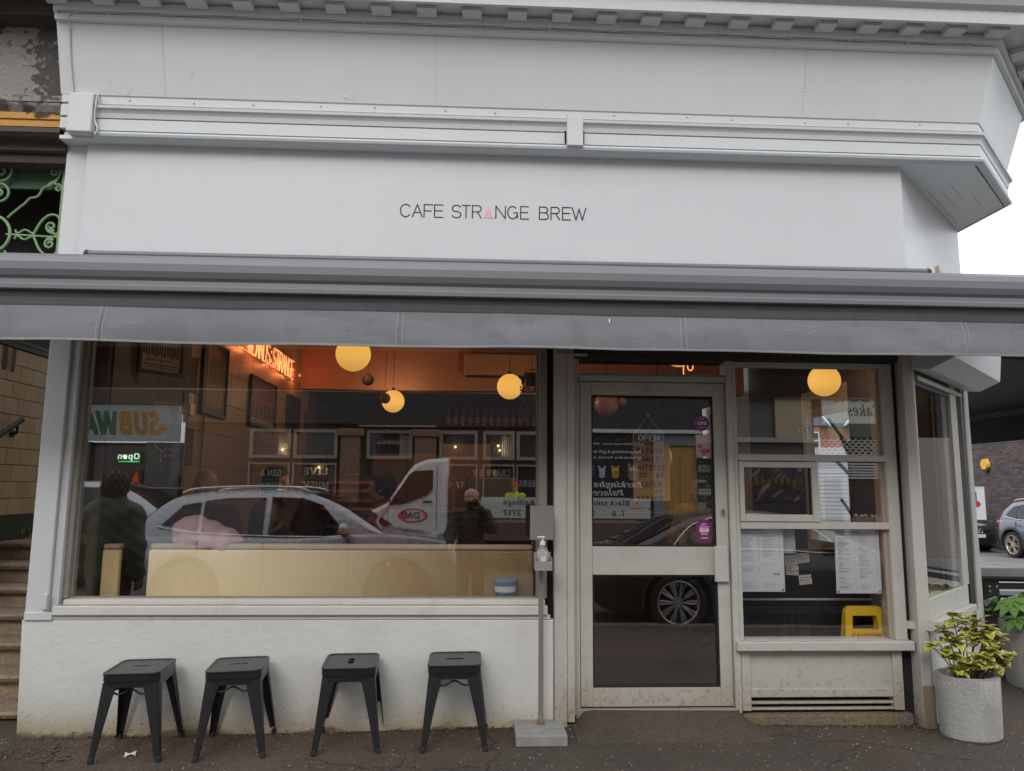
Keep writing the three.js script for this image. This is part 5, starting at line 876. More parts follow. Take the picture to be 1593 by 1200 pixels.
    for (const dx of p.seams) part('door_seam', Array.from({ length: 6 }, (_, i) => { const y = lerp(p.y0 + 0.14, top(dx) - 0.06, i / 6), y2 = lerp(p.y0 + 0.14, top(dx) - 0.06, (i + 1) / 6); return bx(dx - 0.004, dx + 0.004, y, y2, Math.min(s * plan(dx) * 0.9, s * (plan(dx) * 1.001)), Math.max(s * plan(dx) * 0.9, s * (plan(dx) * 1.001))); }), M.black, c);
    part('wheel_arch_trim', p.wx.map(xw => { const pts = []; for (let k = -10; k <= 10; k++) { const a = k / 10 * 1.75; pts.push([xw + (p.ra + 0.015) * Math.sin(a), p.r + (p.ra + 0.015) * Math.cos(a), s * (plan(xw) + 0.0)]); } return tube(pts, p.archT ?? 0.022, 40, 6); }), p.archM ?? M.blackMat, c);
    part('sill_trim', bx(p.wx[0] + p.ra, p.wx[1] - p.ra, p.y0, p.y0 + 0.09, Math.min(s * hw * 0.93, s * hw * 1.002), Math.max(s * hw * 0.93, s * hw * 1.002), 0.015), M.blackMat, c);
    part('headlight', xf(new THREE.SphereGeometry(0.5, 18, 12), { s: [0.5, 0.13, 0.22], r: [0, s * 0.5, -0.1], t: [L - 0.40, p.lampY, s * hw * 0.72] }), mat([0.5, 0.52, 0.55], 0.1, { metalness: 0.4 }), c);
    part('tail_light', xf(new THREE.SphereGeometry(0.5, 16, 10), { s: [0.30, 0.16, 0.22], r: [0, -s * 0.5, 0.1], t: [0.16, p.tailY, s * hw * 0.78] }), mat([0.45, 0.02, 0.02], 0.2), c);
    p.wx.forEach(xw => wheelParts(c, xw, p.r, s * (hw - 0.10), p.r, p.spokes, M.tyre, p.rim, s));
  }
  // windscreen and rear glass laid on the cabin
  const patch = (a, b, k) => { const r = []; for (let i = 0; i <= 10; i++) { const x = lerp(a, b, i / 10), y = rf(x) + 0.022, w = (cabinW(x, rf(x)) - 0.09); r.push([[x, y - 0.008, w], [x + k * 0.004, y + 0.006, w * 0.5], [x + k * 0.005, y + 0.01, 0], [x + k * 0.004, y + 0.006, -w * 0.5], [x, y - 0.008, -w], [x, y - 0.03, -w], [x, y - 0.03, w]]); } return loft(r); };
  part('windscreen', patch(p.ws[0], p.ws[1], 1), gm, c); part('rear_window', patch(p.rw[0], p.rw[1], -1), gm, c);
  part('grille', xf(new RoundedBoxGeometry(0.06, 0.3, hw * 1.0, 2, 0.025), { r: [0, 0, -0.12], t: [L - 0.045, p.grilleY, 0] }), M.black, c);
  part('front_bumper_intake', bx(L - 0.10, L - 0.01, p.y0 + 0.10, p.y0 + 0.22, -hw * 0.55, hw * 0.55, 0.02), M.blackMat, c);
  part('number_plate', bx(L - 0.03, L + 0.012, p.y0 + 0.27, p.y0 + 0.38, -0.26, 0.26, 0.004), mat([0.6, 0.6, 0.58], 0.5), c);
  part('rear_number_plate', bx(-0.012, 0.05, p.y0 + 0.45, p.y0 + 0.56, -0.26, 0.26, 0.004), mat([0.6, 0.5, 0.08], 0.5), c);
  part('underbody', bx(0.3, L - 0.3, p.y0 - 0.04, p.y0 + 0.06, -hw * 0.8, hw * 0.8), M.blackMat, c);
  if (p.extra) p.extra(c, { plan, top, rf, cabinW });
  return c;
}
M.tyre = mat([0.018, 0.018, 0.019], 0.85);
const alloy = mat([0.07, 0.07, 0.075], 0.5, { metalness: 0.2 });
const carPaint = (c, m = 0.35) => new THREE.MeshPhysicalMaterial({ color: lin(...c), roughness: 0.38, metalness: m, clearcoat: 1, clearcoatRoughness: 0.05 });
const suv = { L: 4.65, hw: 0.92, y0: 0.22, r: 0.355, ra: 0.42, wx: [0.92, 3.66],
  top: [[0, 0.98], [0.15, 1.04], [0.9, 1.07], [2.2, 1.05], [3.0, 1.10], [3.6, 1.10], [4.1, 1.04], [4.45, 0.93], [4.65, 0.72]],
  roof: [[0.05, 1.0], [0.30, 1.28], [0.65, 1.55], [1.2, 1.645], [1.9, 1.665], [2.4, 1.63], [2.85, 1.47], [3.25, 1.23], [3.6, 1.0]],
  sideGlass: [[[0.55, 1.20], [1.02, 1.12], [1.02, 1.50], [0.80, 1.46]], [[1.07, 1.115], [1.86, 1.085], [1.86, 1.565], [1.35, 1.555], [1.07, 1.515]], [[1.94, 1.085], [2.98, 1.075], [2.62, 1.47], [2.36, 1.56], [1.94, 1.575]]],
  beltTrim: [[0.5, 1.18], [0.8, 1.125], [1.3, 1.09], [2.0, 1.065], [3.0, 1.055]], roofRail: [[0.75, 1.62], [0.85, 1.66], [1.3, 1.70], [1.9, 1.71], [2.3, 1.69], [2.42, 1.65]],
  mirror: [2.95, 1.10], handles: [1.15, 2.1], seams: [1.05, 1.90, 3.0], lampY: 0.84, tailY: 0.98, grilleY: 0.68, spokes: 5, ws: [2.50, 3.40], rw: [0.14, 0.55], rim: alloy };
const silver = makeCar('parked_car', 'silver grey estate car parked opposite the large window, seen reflected in it', { ...suv, paint: carPaint([0.36, 0.37, 0.40], 0.5) });
silver.position.set(-4.63, ROAD, 6.25);
const second = makeCar('passing_car', 'pale silver hatchback passing behind the silver estate, reflected at the far left', { ...suv, L: 4.45, paint: carPaint([0.48, 0.50, 0.53], 0.4), beltTrim: null, roofRail: null, seams: [1.9] });
second.position.set(-8.65, ROAD + 0.02, 9.3); second.scale.set(1, 1.06, 1);
const blackCar = makeCar('parked_car', 'black saloon car parked outside the cafe door, seen reflected in the door glass', { ...suv, paint: carPaint([0.012, 0.013, 0.016], 0.2), roofRail: null, spokes: 10, L: 4.7, rim: mat([0.55, 0.55, 0.56], 0.3, { metalness: 0.85 }),
  top: [[0, 0.88], [0.15, 0.96], [0.9, 0.99], [2.2, 0.98], [3.0, 0.97], [3.6, 0.94], [4.1, 0.88], [4.5, 0.78], [4.7, 0.62]],
  roof: [[0.28, 0.95], [0.7, 1.12], [1.15, 1.33], [1.7, 1.44], [2.2, 1.445], [2.6, 1.36], [3.1, 1.16], [3.6, 0.93]],
  sideGlass: [[[0.98, 1.04], [1.92, 1.01], [1.92, 1.36], [1.62, 1.36], [1.25, 1.26]], [[2.0, 1.01], [3.0, 1.0], [2.55, 1.30], [2.3, 1.365], [2.0, 1.37]]], beltTrim: [[0.95, 1.03], [1.5, 1.0], [2.2, 0.985], [3.0, 0.98], [2.6, 1.30], [2.25, 1.395], [1.65, 1.39], [1.2, 1.27], [0.95, 1.03]],
  mirror: [2.95, 1.02], lampY: 0.74, tailY: 0.86, grilleY: 0.58, ws: [2.55, 3.4], rw: [0.42, 1.1], wx: [0.98, 3.75] });
blackCar.position.set(1.5, ROAD, 5.32);
const fourRings = (c, h) => { for (let k = 0; k < 4; k++) part('grille_ring', xf(new THREE.TorusGeometry(0.06, 0.011, 8, 20), { r: [0, Math.PI / 2, 0], t: [4.65 - 0.005, 0.70, -0.135 + k * 0.09] }), M.chrome, c); };
const plate = txt => mat([1, 1, 1], 0.5, { map: canvasTex(256, 56, (g, w, h) => { g.fillStyle = '#d8d8d4'; g.fillRect(0, 0, w, h); g.fillStyle = '#111'; g.font = 'bold 46px sans-serif'; g.fillText(txt, 12, 45); }) });
const audi = makeCar('parked_car', 'black saloon with chrome ring badge parked nose out by the brick wall', { ...suv, paint: carPaint([0.014, 0.014, 0.017], 0.2), roofRail: null, archM: M.black, spokes: 5,
  top: blackCar ? [[0, 0.88], [0.9, 0.98], [2.2, 0.97], [3.0, 0.96], [3.6, 0.94], [4.1, 0.89], [4.5, 0.80], [4.65, 0.62]] : [],
  roof: [[0.28, 0.95], [0.7, 1.12], [1.15, 1.31], [1.7, 1.42], [2.2, 1.42], [2.6, 1.33], [3.1, 1.14], [3.6, 0.93]], sideGlass: [[[0.98, 1.03], [1.92, 1.0], [1.92, 1.34], [1.62, 1.34], [1.25, 1.25]], [[2.0, 1.0], [3.0, 0.99], [2.55, 1.28], [2.3, 1.345], [2.0, 1.35]]], beltTrim: null, mirror: [2.95, 1.0], lampY: 0.72, tailY: 0.86, grilleY: 0.62, ws: [2.55, 3.4], rw: [0.42, 1.1],
  extra: (c) => { fourRings(c); mesh('plate_print', bx(4.666, 4.676, 0.49, 0.60, -0.26, 0.26).applyMatrix4(new THREE.Matrix4()), mat([0.6, 0.6, 0.58], 0.5), c); } });
const vw = makeCar('parked_car', 'dark blue grey sport utility car with five spoke wheels parked by the brick wall', { ...suv, L: 4.5, paint: carPaint([0.075, 0.09, 0.115], 0.4), wx: [0.86, 3.54], r: 0.37, ra: 0.44, top: [[0, 0.95], [0.12, 1.04], [0.9, 1.08], [2.2, 1.06], [3.0, 1.05], [3.6, 1.04], [4.1, 0.99], [4.35, 0.9], [4.5, 0.72]], archT: 0.03, rim: mat([0.42, 0.36, 0.28], 0.35, { metalness: 0.6 }) });

vw.position.set(16.55, sideY(0, -17), -17.75); vw.rotation.y = -Math.PI / 2;
audi.rotation.y = -Math.PI / 2 - 0.04; audi.position.set(16.35, sideY(0, -20), -19.2 - 4.65);
// flatbed van
{
  const v = thing('flatbed_van', 'white flatbed van with a red oval door emblem stopped in the far lane, seen reflected', 'van', [-2.36, ROAD, 12.0], 0); v.scale.set(1.09, 1.05, 1);
  const wp = carPaint([0.62, 0.63, 0.64], 0.0), dkg = mat([0.015, 0.015, 0.016], 0.06);
  // side outline, local x from the nose backwards, y up; the shop side is -z
  const cab = [[0.0, 0.45], [0.0, 0.95], [0.06, 1.12], [0.34, 1.24], [0.50, 1.32], [0.92, 1.98], [1.02, 2.10], [1.25, 2.20], [1.60, 2.235], [1.68, 2.22], [1.68, 0.45], [1.06, 0.45], [1.02, 0.62], [0.9, 0.78], [0.72, 0.83], [0.52, 0.78], [0.40, 0.62], [0.37, 0.45]];
  const g = extr(cab, 1.96, 0.07).translate(0, 0, -0.98), q = g.attributes.position;
  for (let i = 0; i < q.count; i++) { const y = q.getY(i); if (y > 1.25) q.setZ(i, q.getZ(i) * (1 - 0.16 * (y - 1.25))); } g.computeVertexNormals();
  part('cab', g, wp, v);
  for (const s of [-1, 1]) {
    const z = y => s * (0.981 * (1 - 0.16 * Math.max(0, y - 1.25)));
    const pl = (pts, nm, m, o = 0.004) => { const k = extr(pts, 0.006), p = k.attributes.position; for (let i = 0; i < p.count; i++) p.setZ(i, z(p.getY(i)) + s * (p.getZ(i) + o - 0.002)); k.computeVertexNormals(); return part(nm, k, m, v); };
    pl([[0.56, 1.30], [0.93, 1.90], [1.02, 1.97], [1.38, 1.99], [1.38, 1.62], [1.28, 1.50], [0.85, 1.33]], 'side_window', dkg);
    pl([[0.545, 0.5], [0.553, 0.5], [0.553, 1.28], [0.545, 1.28]], 'door_seam', M.black); pl([[1.455, 0.5], [1.463, 0.5], [1.463, 2.05], [1.455, 2.05]], 'door_seam', M.black); pl([[1.2, 1.345], [1.38, 1.345], [1.38, 1.385], [1.2, 1.385]], 'door_handle', M.black);
    part('mirror', bx(0.48, 0.60, 1.36, 1.66, Math.min(s * 1.02, s * 1.2), Math.max(s * 1.02, s * 1.2), 0.03), M.black, v);
    // emblem: ring of red and lettering
    const ring = new THREE.TorusGeometry(0.2, 0.02, 8, 40); ring.scale(1.25, 0.62, 0.2); ring.translate(1.02, 1.1, s * 0.984); part('emblem_ring', ring, mat([0.6, 0.03, 0.03], 0.4), v);
    const L = s < 0 ? -1 : 1; let x = -0.13; for (const c of ['D', 'A', 'B']) { part('emblem_letter', strokeLetter(c, x, -0.05, 0.085, 0.11, 0.011, 0.3).map(k => (L < 0 ? k.rotateY(Math.PI) : k).translate(1.0, 1.1, s * 0.985)), M.black, v); x += 0.115; }
    wheelParts(v, 0.71, 0.33, s * 0.86, 0.33, 6, M.tyre, mat([0.4, 0.4, 0.4], 0.5), s); wheelParts(v, 4.2, 0.33, s * 0.86, 0.33, 6, M.tyre, mat([0.4, 0.4, 0.4], 0.5), s);
    part('side_board', [bx(2.3, 5.55, 1.27, 1.45, Math.min(s * 0.98, s * 1.02), Math.max(s * 0.98, s * 1.02)), bx(2.3, 5.55, 1.06, 1.262, Math.min(s * 0.98, s * 1.02), Math.max(s * 0.98, s * 1.02))], mat([0.5, 0.5, 0.49], 0.5), v);
    part('post', [2.28, 3.9, 5.56].map(k => bx(k - 0.03, k + 0.03, 0.8, 1.5, Math.min(s * 0.96, s * 1.0), Math.max(s * 0.96, s * 1.0))), M.dark, v);
    part('lower_side', bx(1.75, 5.6, 0.62, 0.90, Math.min(s * 0.95, s * 1.0), Math.max(s * 0.95, s * 1.0)), mat([0.10, 0.075, 0.06], 0.7), v);
  }
  const bd = (txt, y, h) => mesh('board_print', uvRect(bx(-1.62, 1.62, -h / 2, h / 2, 0, 0.006), -1.62, -h / 2, 1.62, h / 2).rotateY(Math.PI).translate(3.92, y, -1.022), mat([1, 1, 1], 0.5, { map: canvasTex(1024, 64, (c, w, H) => { c.fillStyle = '#c4c4c0'; c.fillRect(0, 0, w, H); c.fillStyle = '#16181c'; c.font = 'bold 50px sans-serif'; txt.forEach(([t, x, col]) => { c.fillStyle = col || '#16181c'; c.fillText(t, x, 49); }); }) }), v);
  bd([['Black', 120], ['\u2022', 70, '#c02030'], ['\u2022', 660, '#c02030'], ['smith', 258], ['Gates', 490], ['Railings', 700]], 1.36, 0.18); bd([['T. 0', 150], ['141', 330], ['2717', 780]], 1.16, 0.2);
  part('bed', bx(1.75, 5.6, 0.9, 0.96, -0.96, 0.96), mat([0.12, 0.09, 0.07], 0.8), v); part('headboard', bx(1.74, 1.79, 0.96, 1.9, -0.95, 0.95), M.dark, v); part('chassis', bx(0.4, 5.4, 0.42, 0.6, -0.45, 0.45), M.blackMat, v);
}

// ---------- people ----------
// surface nets over a distance function: dims in metres, cell size h
function surfaceNets(f, lo, hi, h) {
  const n = [0, 1, 2].map(k => Math.max(2, Math.ceil((hi[k] - lo[k]) / h) + 1)), [nx, ny, nz] = n, F = new Float32Array(nx * ny * nz);
  const id = (i, j, k) => (k * ny + j) * nx + i;
  for (let k = 0; k < nz; k++) for (let j = 0; j < ny; j++) for (let i = 0; i < nx; i++) F[id(i, j, k)] = f(lo[0] + i * h, lo[1] + j * h, lo[2] + k * h);
  const vi = new Int32Array(nx * ny * nz).fill(-1), pos = [], idx = [];
  const C = [[0, 0, 0], [1, 0, 0], [0, 1, 0], [1, 1, 0], [0, 0, 1], [1, 0, 1], [0, 1, 1], [1, 1, 1]], E = [[0, 1], [2, 3], [4, 5], [6, 7], [0, 2], [1, 3], [4, 6], [5, 7], [0, 4], [1, 5], [2, 6], [3, 7]];
  for (let k = 0; k < nz - 1; k++) for (let j = 0; j < ny - 1; j++) for (let i = 0; i < nx - 1; i++) {
    const v = C.map(c => F[id(i + c[0], j + c[1], k + c[2])]); let cnt = 0, s = [0, 0, 0];
    for (const [a, b] of E) if ((v[a] < 0) !== (v[b] < 0)) { const t = v[a] / (v[a] - v[b]); for (let d = 0; d < 3; d++) s[d] += C[a][d] + t * (C[b][d] - C[a][d]); cnt++; }
    if (cnt) { vi[id(i, j, k)] = pos.length / 3; pos.push(lo[0] + h * (i + s[0] / cnt), lo[1] + h * (j + s[1] / cnt), lo[2] + h * (k + s[2] / cnt)); }
  }
  const quad = (a, b, c, d, fl) => { if (a < 0 || b < 0 || c < 0 || d < 0) return; fl ? idx.push(a, b, c, a, c, d) : idx.push(a, c, b, a, d, c); };
  for (let k = 1; k < nz - 1; k++) for (let j = 1; j < ny - 1; j++) for (let i = 1; i < nx - 1; i++) {
    const a = F[id(i, j, k)] < 0;
    if (a !== (F[id(i + 1, j, k)] < 0)) quad(vi[id(i, j - 1, k - 1)], vi[id(i, j, k - 1)], vi[id(i, j, k)], vi[id(i, j - 1, k)], a);
    if (a !== (F[id(i, j + 1, k)] < 0)) quad(vi[id(i - 1, j, k - 1)], vi[id(i - 1, j, k)], vi[id(i, j, k)], vi[id(i, j, k - 1)], a);
    if (a !== (F[id(i, j, k + 1)] < 0)) quad(vi[id(i - 1, j - 1, k)], vi[id(i, j - 1, k)], vi[id(i, j, k)], vi[id(i - 1, j, k)], a);
  }
  const g = new THREE.BufferGeometry(); g.setAttribute('position', new THREE.Float32BufferAttribute(pos, 3)); g.setIndex(idx); g.computeVertexNormals();
  return g;
}
const cap = (a, b, ra, rb) => { const [ax, ay, az] = a, bx_ = b[0] - ax, by = b[1] - ay, bz = b[2] - az, L = bx_ * bx_ + by * by + bz * bz || 1e-9; return (x, y, z) => { const t = clamp(((x - ax) * bx_ + (y - ay) * by + (z - az) * bz) / L); return Math.hypot(x - ax - bx_ * t, y - ay - by * t, z - az - bz * t) - lerp(ra, rb, t); }; };
const ell = (c, r) => (x, y, z) => { const X = (x - c[0]) / r[0], Y = (y - c[1]) / r[1], Z = (z - c[2]) / r[2], k = Math.hypot(X, Y, Z); return (k - 1) * Math.min(...r); };
const smin = (a, b, k) => { const h = clamp(0.5 + 0.5 * (b - a) / k); return lerp(b, a, h) - k * h * (1 - h); };
const uni = (fs, k) => (x, y, z) => { let d = 9; for (const f of fs) d = smin(d, f(x, y, z), k); return d; };
const addv = (a, b, s = 1) => [a[0] + b[0] * s, a[1] + b[1] * s, a[2] + b[2] * s];
const mixv = (a, b, t) => [lerp(a[0], b[0], t), lerp(a[1], b[1], t), lerp(a[2], b[2], t)];
// J: joints in local metres, the person faces +z
function handFns(w, dir, palm, curl) { // five separate fingers closing towards the palm normal
  const d = V(...dir).normalize(), p = V(...palm).normalize(), s = V().crossVectors(d, p).normalize(), W = V(...w), fs = [];
  const at = (a, b, c) => { const q = W.clone().addScaledVector(d, a).addScaledVector(s, b).addScaledVector(p, c); return [q.x, q.y, q.z]; };
  fs.push(cap(at(0.0, -0.012, 0), at(0.08, -0.026, 0), 0.026, 0.016), cap(at(0.0, 0.012, 0), at(0.08, 0.024, 0), 0.026, 0.016), cap(at(0.03, 0, 0), at(0.075, 0, 0), 0.022, 0.018));
  [[-0.031, 0.066], [-0.011, 0.078], [0.011, 0.073], [0.030, 0.055]].forEach(([o, l]) => { let a = 0, P = [0.082, 0]; const segs = [0.45, 0.32, 0.23]; segs.forEach((q, i) => { a += curl * [0.7, 1.0, 0.8][i]; const N = [P[0] + l * q * Math.cos(a), P[1] + l * q * Math.sin(a)]; fs.push(cap(at(P[0], o, P[1]), at(N[0], o, N[1]), 0.0095 - i * 0.001, 0.0088 - i * 0.001)); P = N; }); });
  fs.push(cap(at(0.015, -0.026, 0.006), at(0.052, -0.052, 0.024), 0.015, 0.011), cap(at(0.052, -0.052, 0.024), at(0.084, -0.050, 0.042), 0.0105, 0.0085));
  return fs;
}
function person(label, pos, turn, J, o) {
  const t = thing('person', label, 'person', pos, turn);
  const skin = mat(o.skin ?? [0.48, 0.29, 0.21], 0.55), arms = o.armK ?? 1;
  const box = (fs, k, h, pad = 0.05, pts) => { const lo = [0, 1, 2].map(d => Math.min(...pts.map(p => p[d])) - pad), hi = [0, 1, 2].map(d => Math.max(...pts.map(p => p[d])) + pad); return surfaceNets(uni(fs, k), lo, hi, h); };
  const H = J.head, fw = o.face ?? [0, 0, 1], f = V(...fw).normalize(), R = V().crossVectors(V(0, 1, 0), f).normalize(), U = V().crossVectors(f, R);
  const hp = (x, y, z) => { const q = V(...H).addScaledVector(R, x).addScaledVector(U, y).addScaledVector(f, z); return [q.x, q.y, q.z]; };
  // body: trunk, limbs, neck
  const hipL = addv(J.hip, [0.09, 0, 0]), hipR = addv(J.hip, [-0.09, 0, 0]);
  const bf = [cap(J.hip, J.chest, 0.135, 0.135), cap(addv(J.shL, [-0.05, -0.03, 0]), addv(J.shR, [0.05, -0.03, 0]), 0.07, 0.07), cap(J.chest, J.neck, 0.10, 0.058), cap(J.neck, hp(0, -0.06, -0.015), 0.056, 0.052),
    cap(J.shL, J.elL, 0.052, 0.042), cap(J.elL, J.wrL, 0.042, 0.028), cap(J.shR, J.elR, 0.052, 0.042), cap(J.elR, J.wrR, 0.042, 0.028),
    cap(hipL, J.knL, 0.085, 0.058), cap(J.knL, J.anL, 0.056, 0.04), cap(hipR, J.knR, 0.085, 0.058), cap(J.knR, J.anR, 0.056, 0.04)];
  const all = Object.values(J);
  const bodyG = box(bf, 0.045, 0.02, 0.2, [J.hip, J.chest, J.neck, J.shL, J.shR, J.elL, J.elR, J.wrL, J.wrR, J.knL, J.knR, J.anL, J.anR, hp(0, 0, 0)]);
  const hf = [ell(hp(0, 0.035, -0.012), [0.078, 0.095, 0.095]), ell(hp(0, -0.035, 0.022), [0.062, 0.085, 0.068]), cap(hp(0, 0.012, 0.082), hp(0, -0.024, 0.102), 0.010, 0.015), cap(hp(-0.022, -0.062, 0.08), hp(0.022, -0.062, 0.08), 0.011, 0.011), cap(hp(-0.015, -0.098, 0.068), hp(0.015, -0.098, 0.068), 0.018, 0.018), cap(hp(-0.045, 0.03, 0.068), hp(0.045, 0.03, 0.068), 0.016, 0.016), ell(hp(0.078, -0.005, -0.005), [0.012, 0.032, 0.02]), ell(hp(-0.078, -0.005, -0.005), [0.012, 0.032, 0.02]), cap(hp(0, -0.1, -0.02), addv(J.neck, [0, 0.02, 0]), 0.052, 0.056)];
  const eyes = [hp(-0.031, 0.002, 0.088), hp(0.031, 0.002, 0.088)];
  const hu = uni(hf, 0.018), headF = (x, y, z) => { let d = hu(x, y, z); for (const e of eyes) d = Math.max(d, -(Math.hypot(x - e[0], y - e[1], z - e[2]) - 0.015)); return d; };
  const headG = surfaceNets(headF, addv(H, [-0.15, -0.2, -0.15]), addv(H, [0.15, 0.17, 0.15]), 0.0065);
  const hands = []; for (const s of ['L', 'R']) if (J['wr' + s]) { const el = J['el' + s], wr = J['wr' + s], dir = o['dir' + s] ?? [wr[0] - el[0], wr[1] - el[1], wr[2] - el[2]]; hands.push(surfaceNets(uni(handFns(wr, dir, o['palm' + s] ?? [s === 'L' ? -1 : 1, 0, 0.3], o.curl ?? 0.45), 0.007), addv(wr, [-0.2, -0.2, -0.2]), addv(wr, [0.2, 0.2, 0.2]), 0.005)); }
  const body = mesh('body', wuv(merge([bodyG, headG, ...hands])), skin, t);
  part('eye', eyes.map(e => ball(e[0], e[1], e[2], 0.0135, 12).translate(-f.x * 0.008, -f.y * 0.008, -f.z * 0.008)), mat([0.7, 0.68, 0.65], 0.2), body);
  part('iris', eyes.map(e => ball(e[0] + f.x * 0.002, e[1] + f.y * 0.002, e[2] + f.z * 0.002, 0.0065, 10)), M.black, body);
  part('mouth', xf(new THREE.SphereGeometry(1, 12, 8), { s: [0.024, 0.006, 0.006] }).applyMatrix4(new THREE.Matrix4().makeBasis(R, U, f).setPosition(...hp(0, -0.062, 0.09))), mat([0.33, 0.12, 0.10], 0.5), body);
  // top
  if (o.top) {
    const k = o.bulk ?? 0.022, tf = [cap(addv(J.hip, [0, o.topDrop ?? -0.02, 0]), J.chest, 0.135 + k, 0.14 + k), cap(addv(J.shL, [-0.05, -0.03, 0]), addv(J.shR, [0.05, -0.03, 0]), 0.075 + k, 0.075 + k), cap(addv(J.chest, [0, 0.08, 0]), addv(J.neck, [0, 0.01, 0]), 0.11, 0.068 + k * 0.6), cap(J.shL, J.elL, 0.056 + k, 0.046 + k), cap(J.elL, mixv(J.elL, J.wrL, 0.93), 0.046 + k, 0.036 + k * 0.7), cap(J.shR, J.elR, 0.056 + k, 0.046 + k), cap(J.elR, mixv(J.elR, J.wrR, 0.93), 0.046 + k, 0.036 + k * 0.7)];
    if (o.hood) tf.push(cap(addv(J.neck, [-0.06, 0.045, 0.02]), addv(J.neck, [0, 0.02, -0.085]), 0.05, 0.065), cap(addv(J.neck, [0.06, 0.045, 0.02]), addv(J.neck, [0, 0.02, -0.085]), 0.05, 0.065), cap(addv(J.neck, [-0.03, 0.0, -0.10]), addv(J.neck, [0.03, -0.05, -0.11]), 0.06, 0.05));
    if (o.collar) tf.push(cap(addv(J.neck, [-0.05, 0.05, 0]), addv(J.neck, [0.05, 0.05, 0]), 0.062, 0.062));
    const base = uni(tf, 0.05), rip = o.ripple ?? 0.006, fn = (x, y, z) => base(x, y, z) + rip * Math.sin(x * 31 + y * 17) * Math.sin(y * 43 + z * 23 + x * 9) + (o.quilt ? 0.008 * Math.abs(Math.sin(y * 36)) : 0);
    const pts = [addv(J.hip, [0, (o.topDrop ?? -0.02) - 0.05, 0]), J.chest, J.neck, J.shL, J.shR, J.elL, J.elR, J.wrL, J.wrR];
    const lo = [0, 1, 2].map(d => Math.min(...pts.map(p => p[d])) - 0.25), hi = [0, 1, 2].map(d => Math.max(...pts.map(p => p[d])) + 0.25);
    let g = surfaceNets(fn, lo, hi, 0.014);
    if (o.stripes) { const c = new Float32Array(g.attributes.position.count * 3); for (let i = 0; i < c.length / 3; i++) { const q = ((g.attributes.position.getY(i) * 11) % 1 + 1) % 1; const s = q < 0.3 ? [0.42, 0.2, 0.12] : q < 0.55 ? [0.10, 0.03, 0.025] : [0.012, 0.012, 0.014]; c.set(s, i * 3); } g.setAttribute('color', new THREE.BufferAttribute(c, 3)); }
    mesh(o.topName ?? 'jumper', wuv(merge(g)), o.stripes ? mat([1, 1, 1], 0.9, { vertexColors: true }) : mat(o.top, o.topRough ?? 0.9, { map: patchy }), t);
  }
  if (o.legs) { const lf = [cap(hipL, J.knL, 0.105, 0.075), cap(J.knL, mixv(J.knL, J.anL, 0.95), 0.073, 0.06), cap(hipR, J.knR, 0.105, 0.075), cap(J.knR, mixv(J.knR, J.anR, 0.95), 0.073, 0.06), cap(addv(J.hip, [-0.06, 0.03, 0]), addv(J.hip, [0.06, 0.03, 0]), 0.13, 0.13)]; mesh('trousers', wuv(merge(box(lf, 0.04, 0.016, 0.2, [J.hip, J.knL, J.knR, J.anL, J.anR]))), mat(o.legs, 0.9, { map: patchy }), t); }
  if (o.shoes) mesh('shoes', wuv(merge([J.anL, J.anR].map(a => surfaceNets(uni([cap(addv(a, [0, -0.045, -0.03]), addv(a, [0, -0.055, 0.13]), 0.045, 0.036), cap(a, addv(a, [0, -0.05, 0.0]), 0.05, 0.05)], 0.03), addv(a, [-0.1, -0.13, -0.13]), addv(a, [0.1, 0.1, 0.25]), 0.012)))), mat(o.shoes, 0.6), t);
  if (o.hair) {
    const hr = o.hairR ?? 0.012, fs = [ell(hp(0, 0.045, -0.02), [0.084 + hr, 0.098 + hr, 0.098 + hr])]; if (o.long) fs.push(cap(hp(-0.05, 0.0, -0.06), hp(-0.06, -0.24, -0.06), 0.055, 0.05), cap(hp(0.05, 0.0, -0.06), hp(0.06, -0.24, -0.06), 0.055, 0.05), cap(hp(0, 0.0, -0.07), hp(0, -0.26, -0.08), 0.06, 0.055)); else fs.push(cap(hp(-0.03, -0.02, -0.07), hp(0.03, -0.02, -0.07), 0.05, 0.05));
    const u = uni(fs, 0.03), cut = (x, y, z) => { const q = V(x - H[0], y - H[1], z - H[2]); return Math.max(u(x, y, z) + (o.curly ? 0.016 : 0.005) * Math.sin(x * 95 + 2) * Math.sin(y * 88 + 1) * Math.sin(z * 91), Math.min(q.dot(f) - 0.035, 0.085 - q.dot(U) + 0.3 * q.dot(f) - 0.02)); };
    mesh('hair', wuv(merge(surfaceNets(cut, addv(H, [-0.2, -0.38, -0.22]), addv(H, [0.2, 0.2, 0.2]), 0.009))), mat(o.hair, 0.7), t);
  }
  if (o.cap) { const g = new THREE.SphereGeometry(0.108, 28, 16, 0, 6.284, 0, 1.5); g.scale(0.92, 0.95, 1.08).applyMatrix4(new THREE.Matrix4().makeBasis(R, U, f).setPosition(...hp(0, 0.04, -0.012))); part('hat', g, mat(o.cap, 0.9), t); if (o.peak) part('hat_peak', xf(new THREE.CylinderGeometry(0.085, 0.085, 0.012, 24, 1, false, -1.57, 3.14), { s: [1, 1, 1.25] }).applyMatrix4(new THREE.Matrix4().makeBasis(R, U, f).setPosition(...hp(0, 0.045, 0.075))), mat(o.cap, 0.9), t); }
  if (o.beard) mesh('beard', wuv(merge(surfaceNets((x, y, z) => { const q = V(x - H[0], y - H[1], z - H[2]); return Math.max(ell(hp(0, -0.075, 0.03), [0.068, 0.072, 0.068])(x, y, z) + 0.004 * Math.sin(x * 120) * Math.sin(y * 110), q.dot(U) + 0.045, 0.0 - q.dot(f) - 0.02); }, addv(H, [-0.12, -0.2, -0.12]), addv(H, [0.12, 0.05, 0.15]), 0.007))), mat(o.beard, 0.9), t);
  if (o.extra) o.extra(t, J, hp);
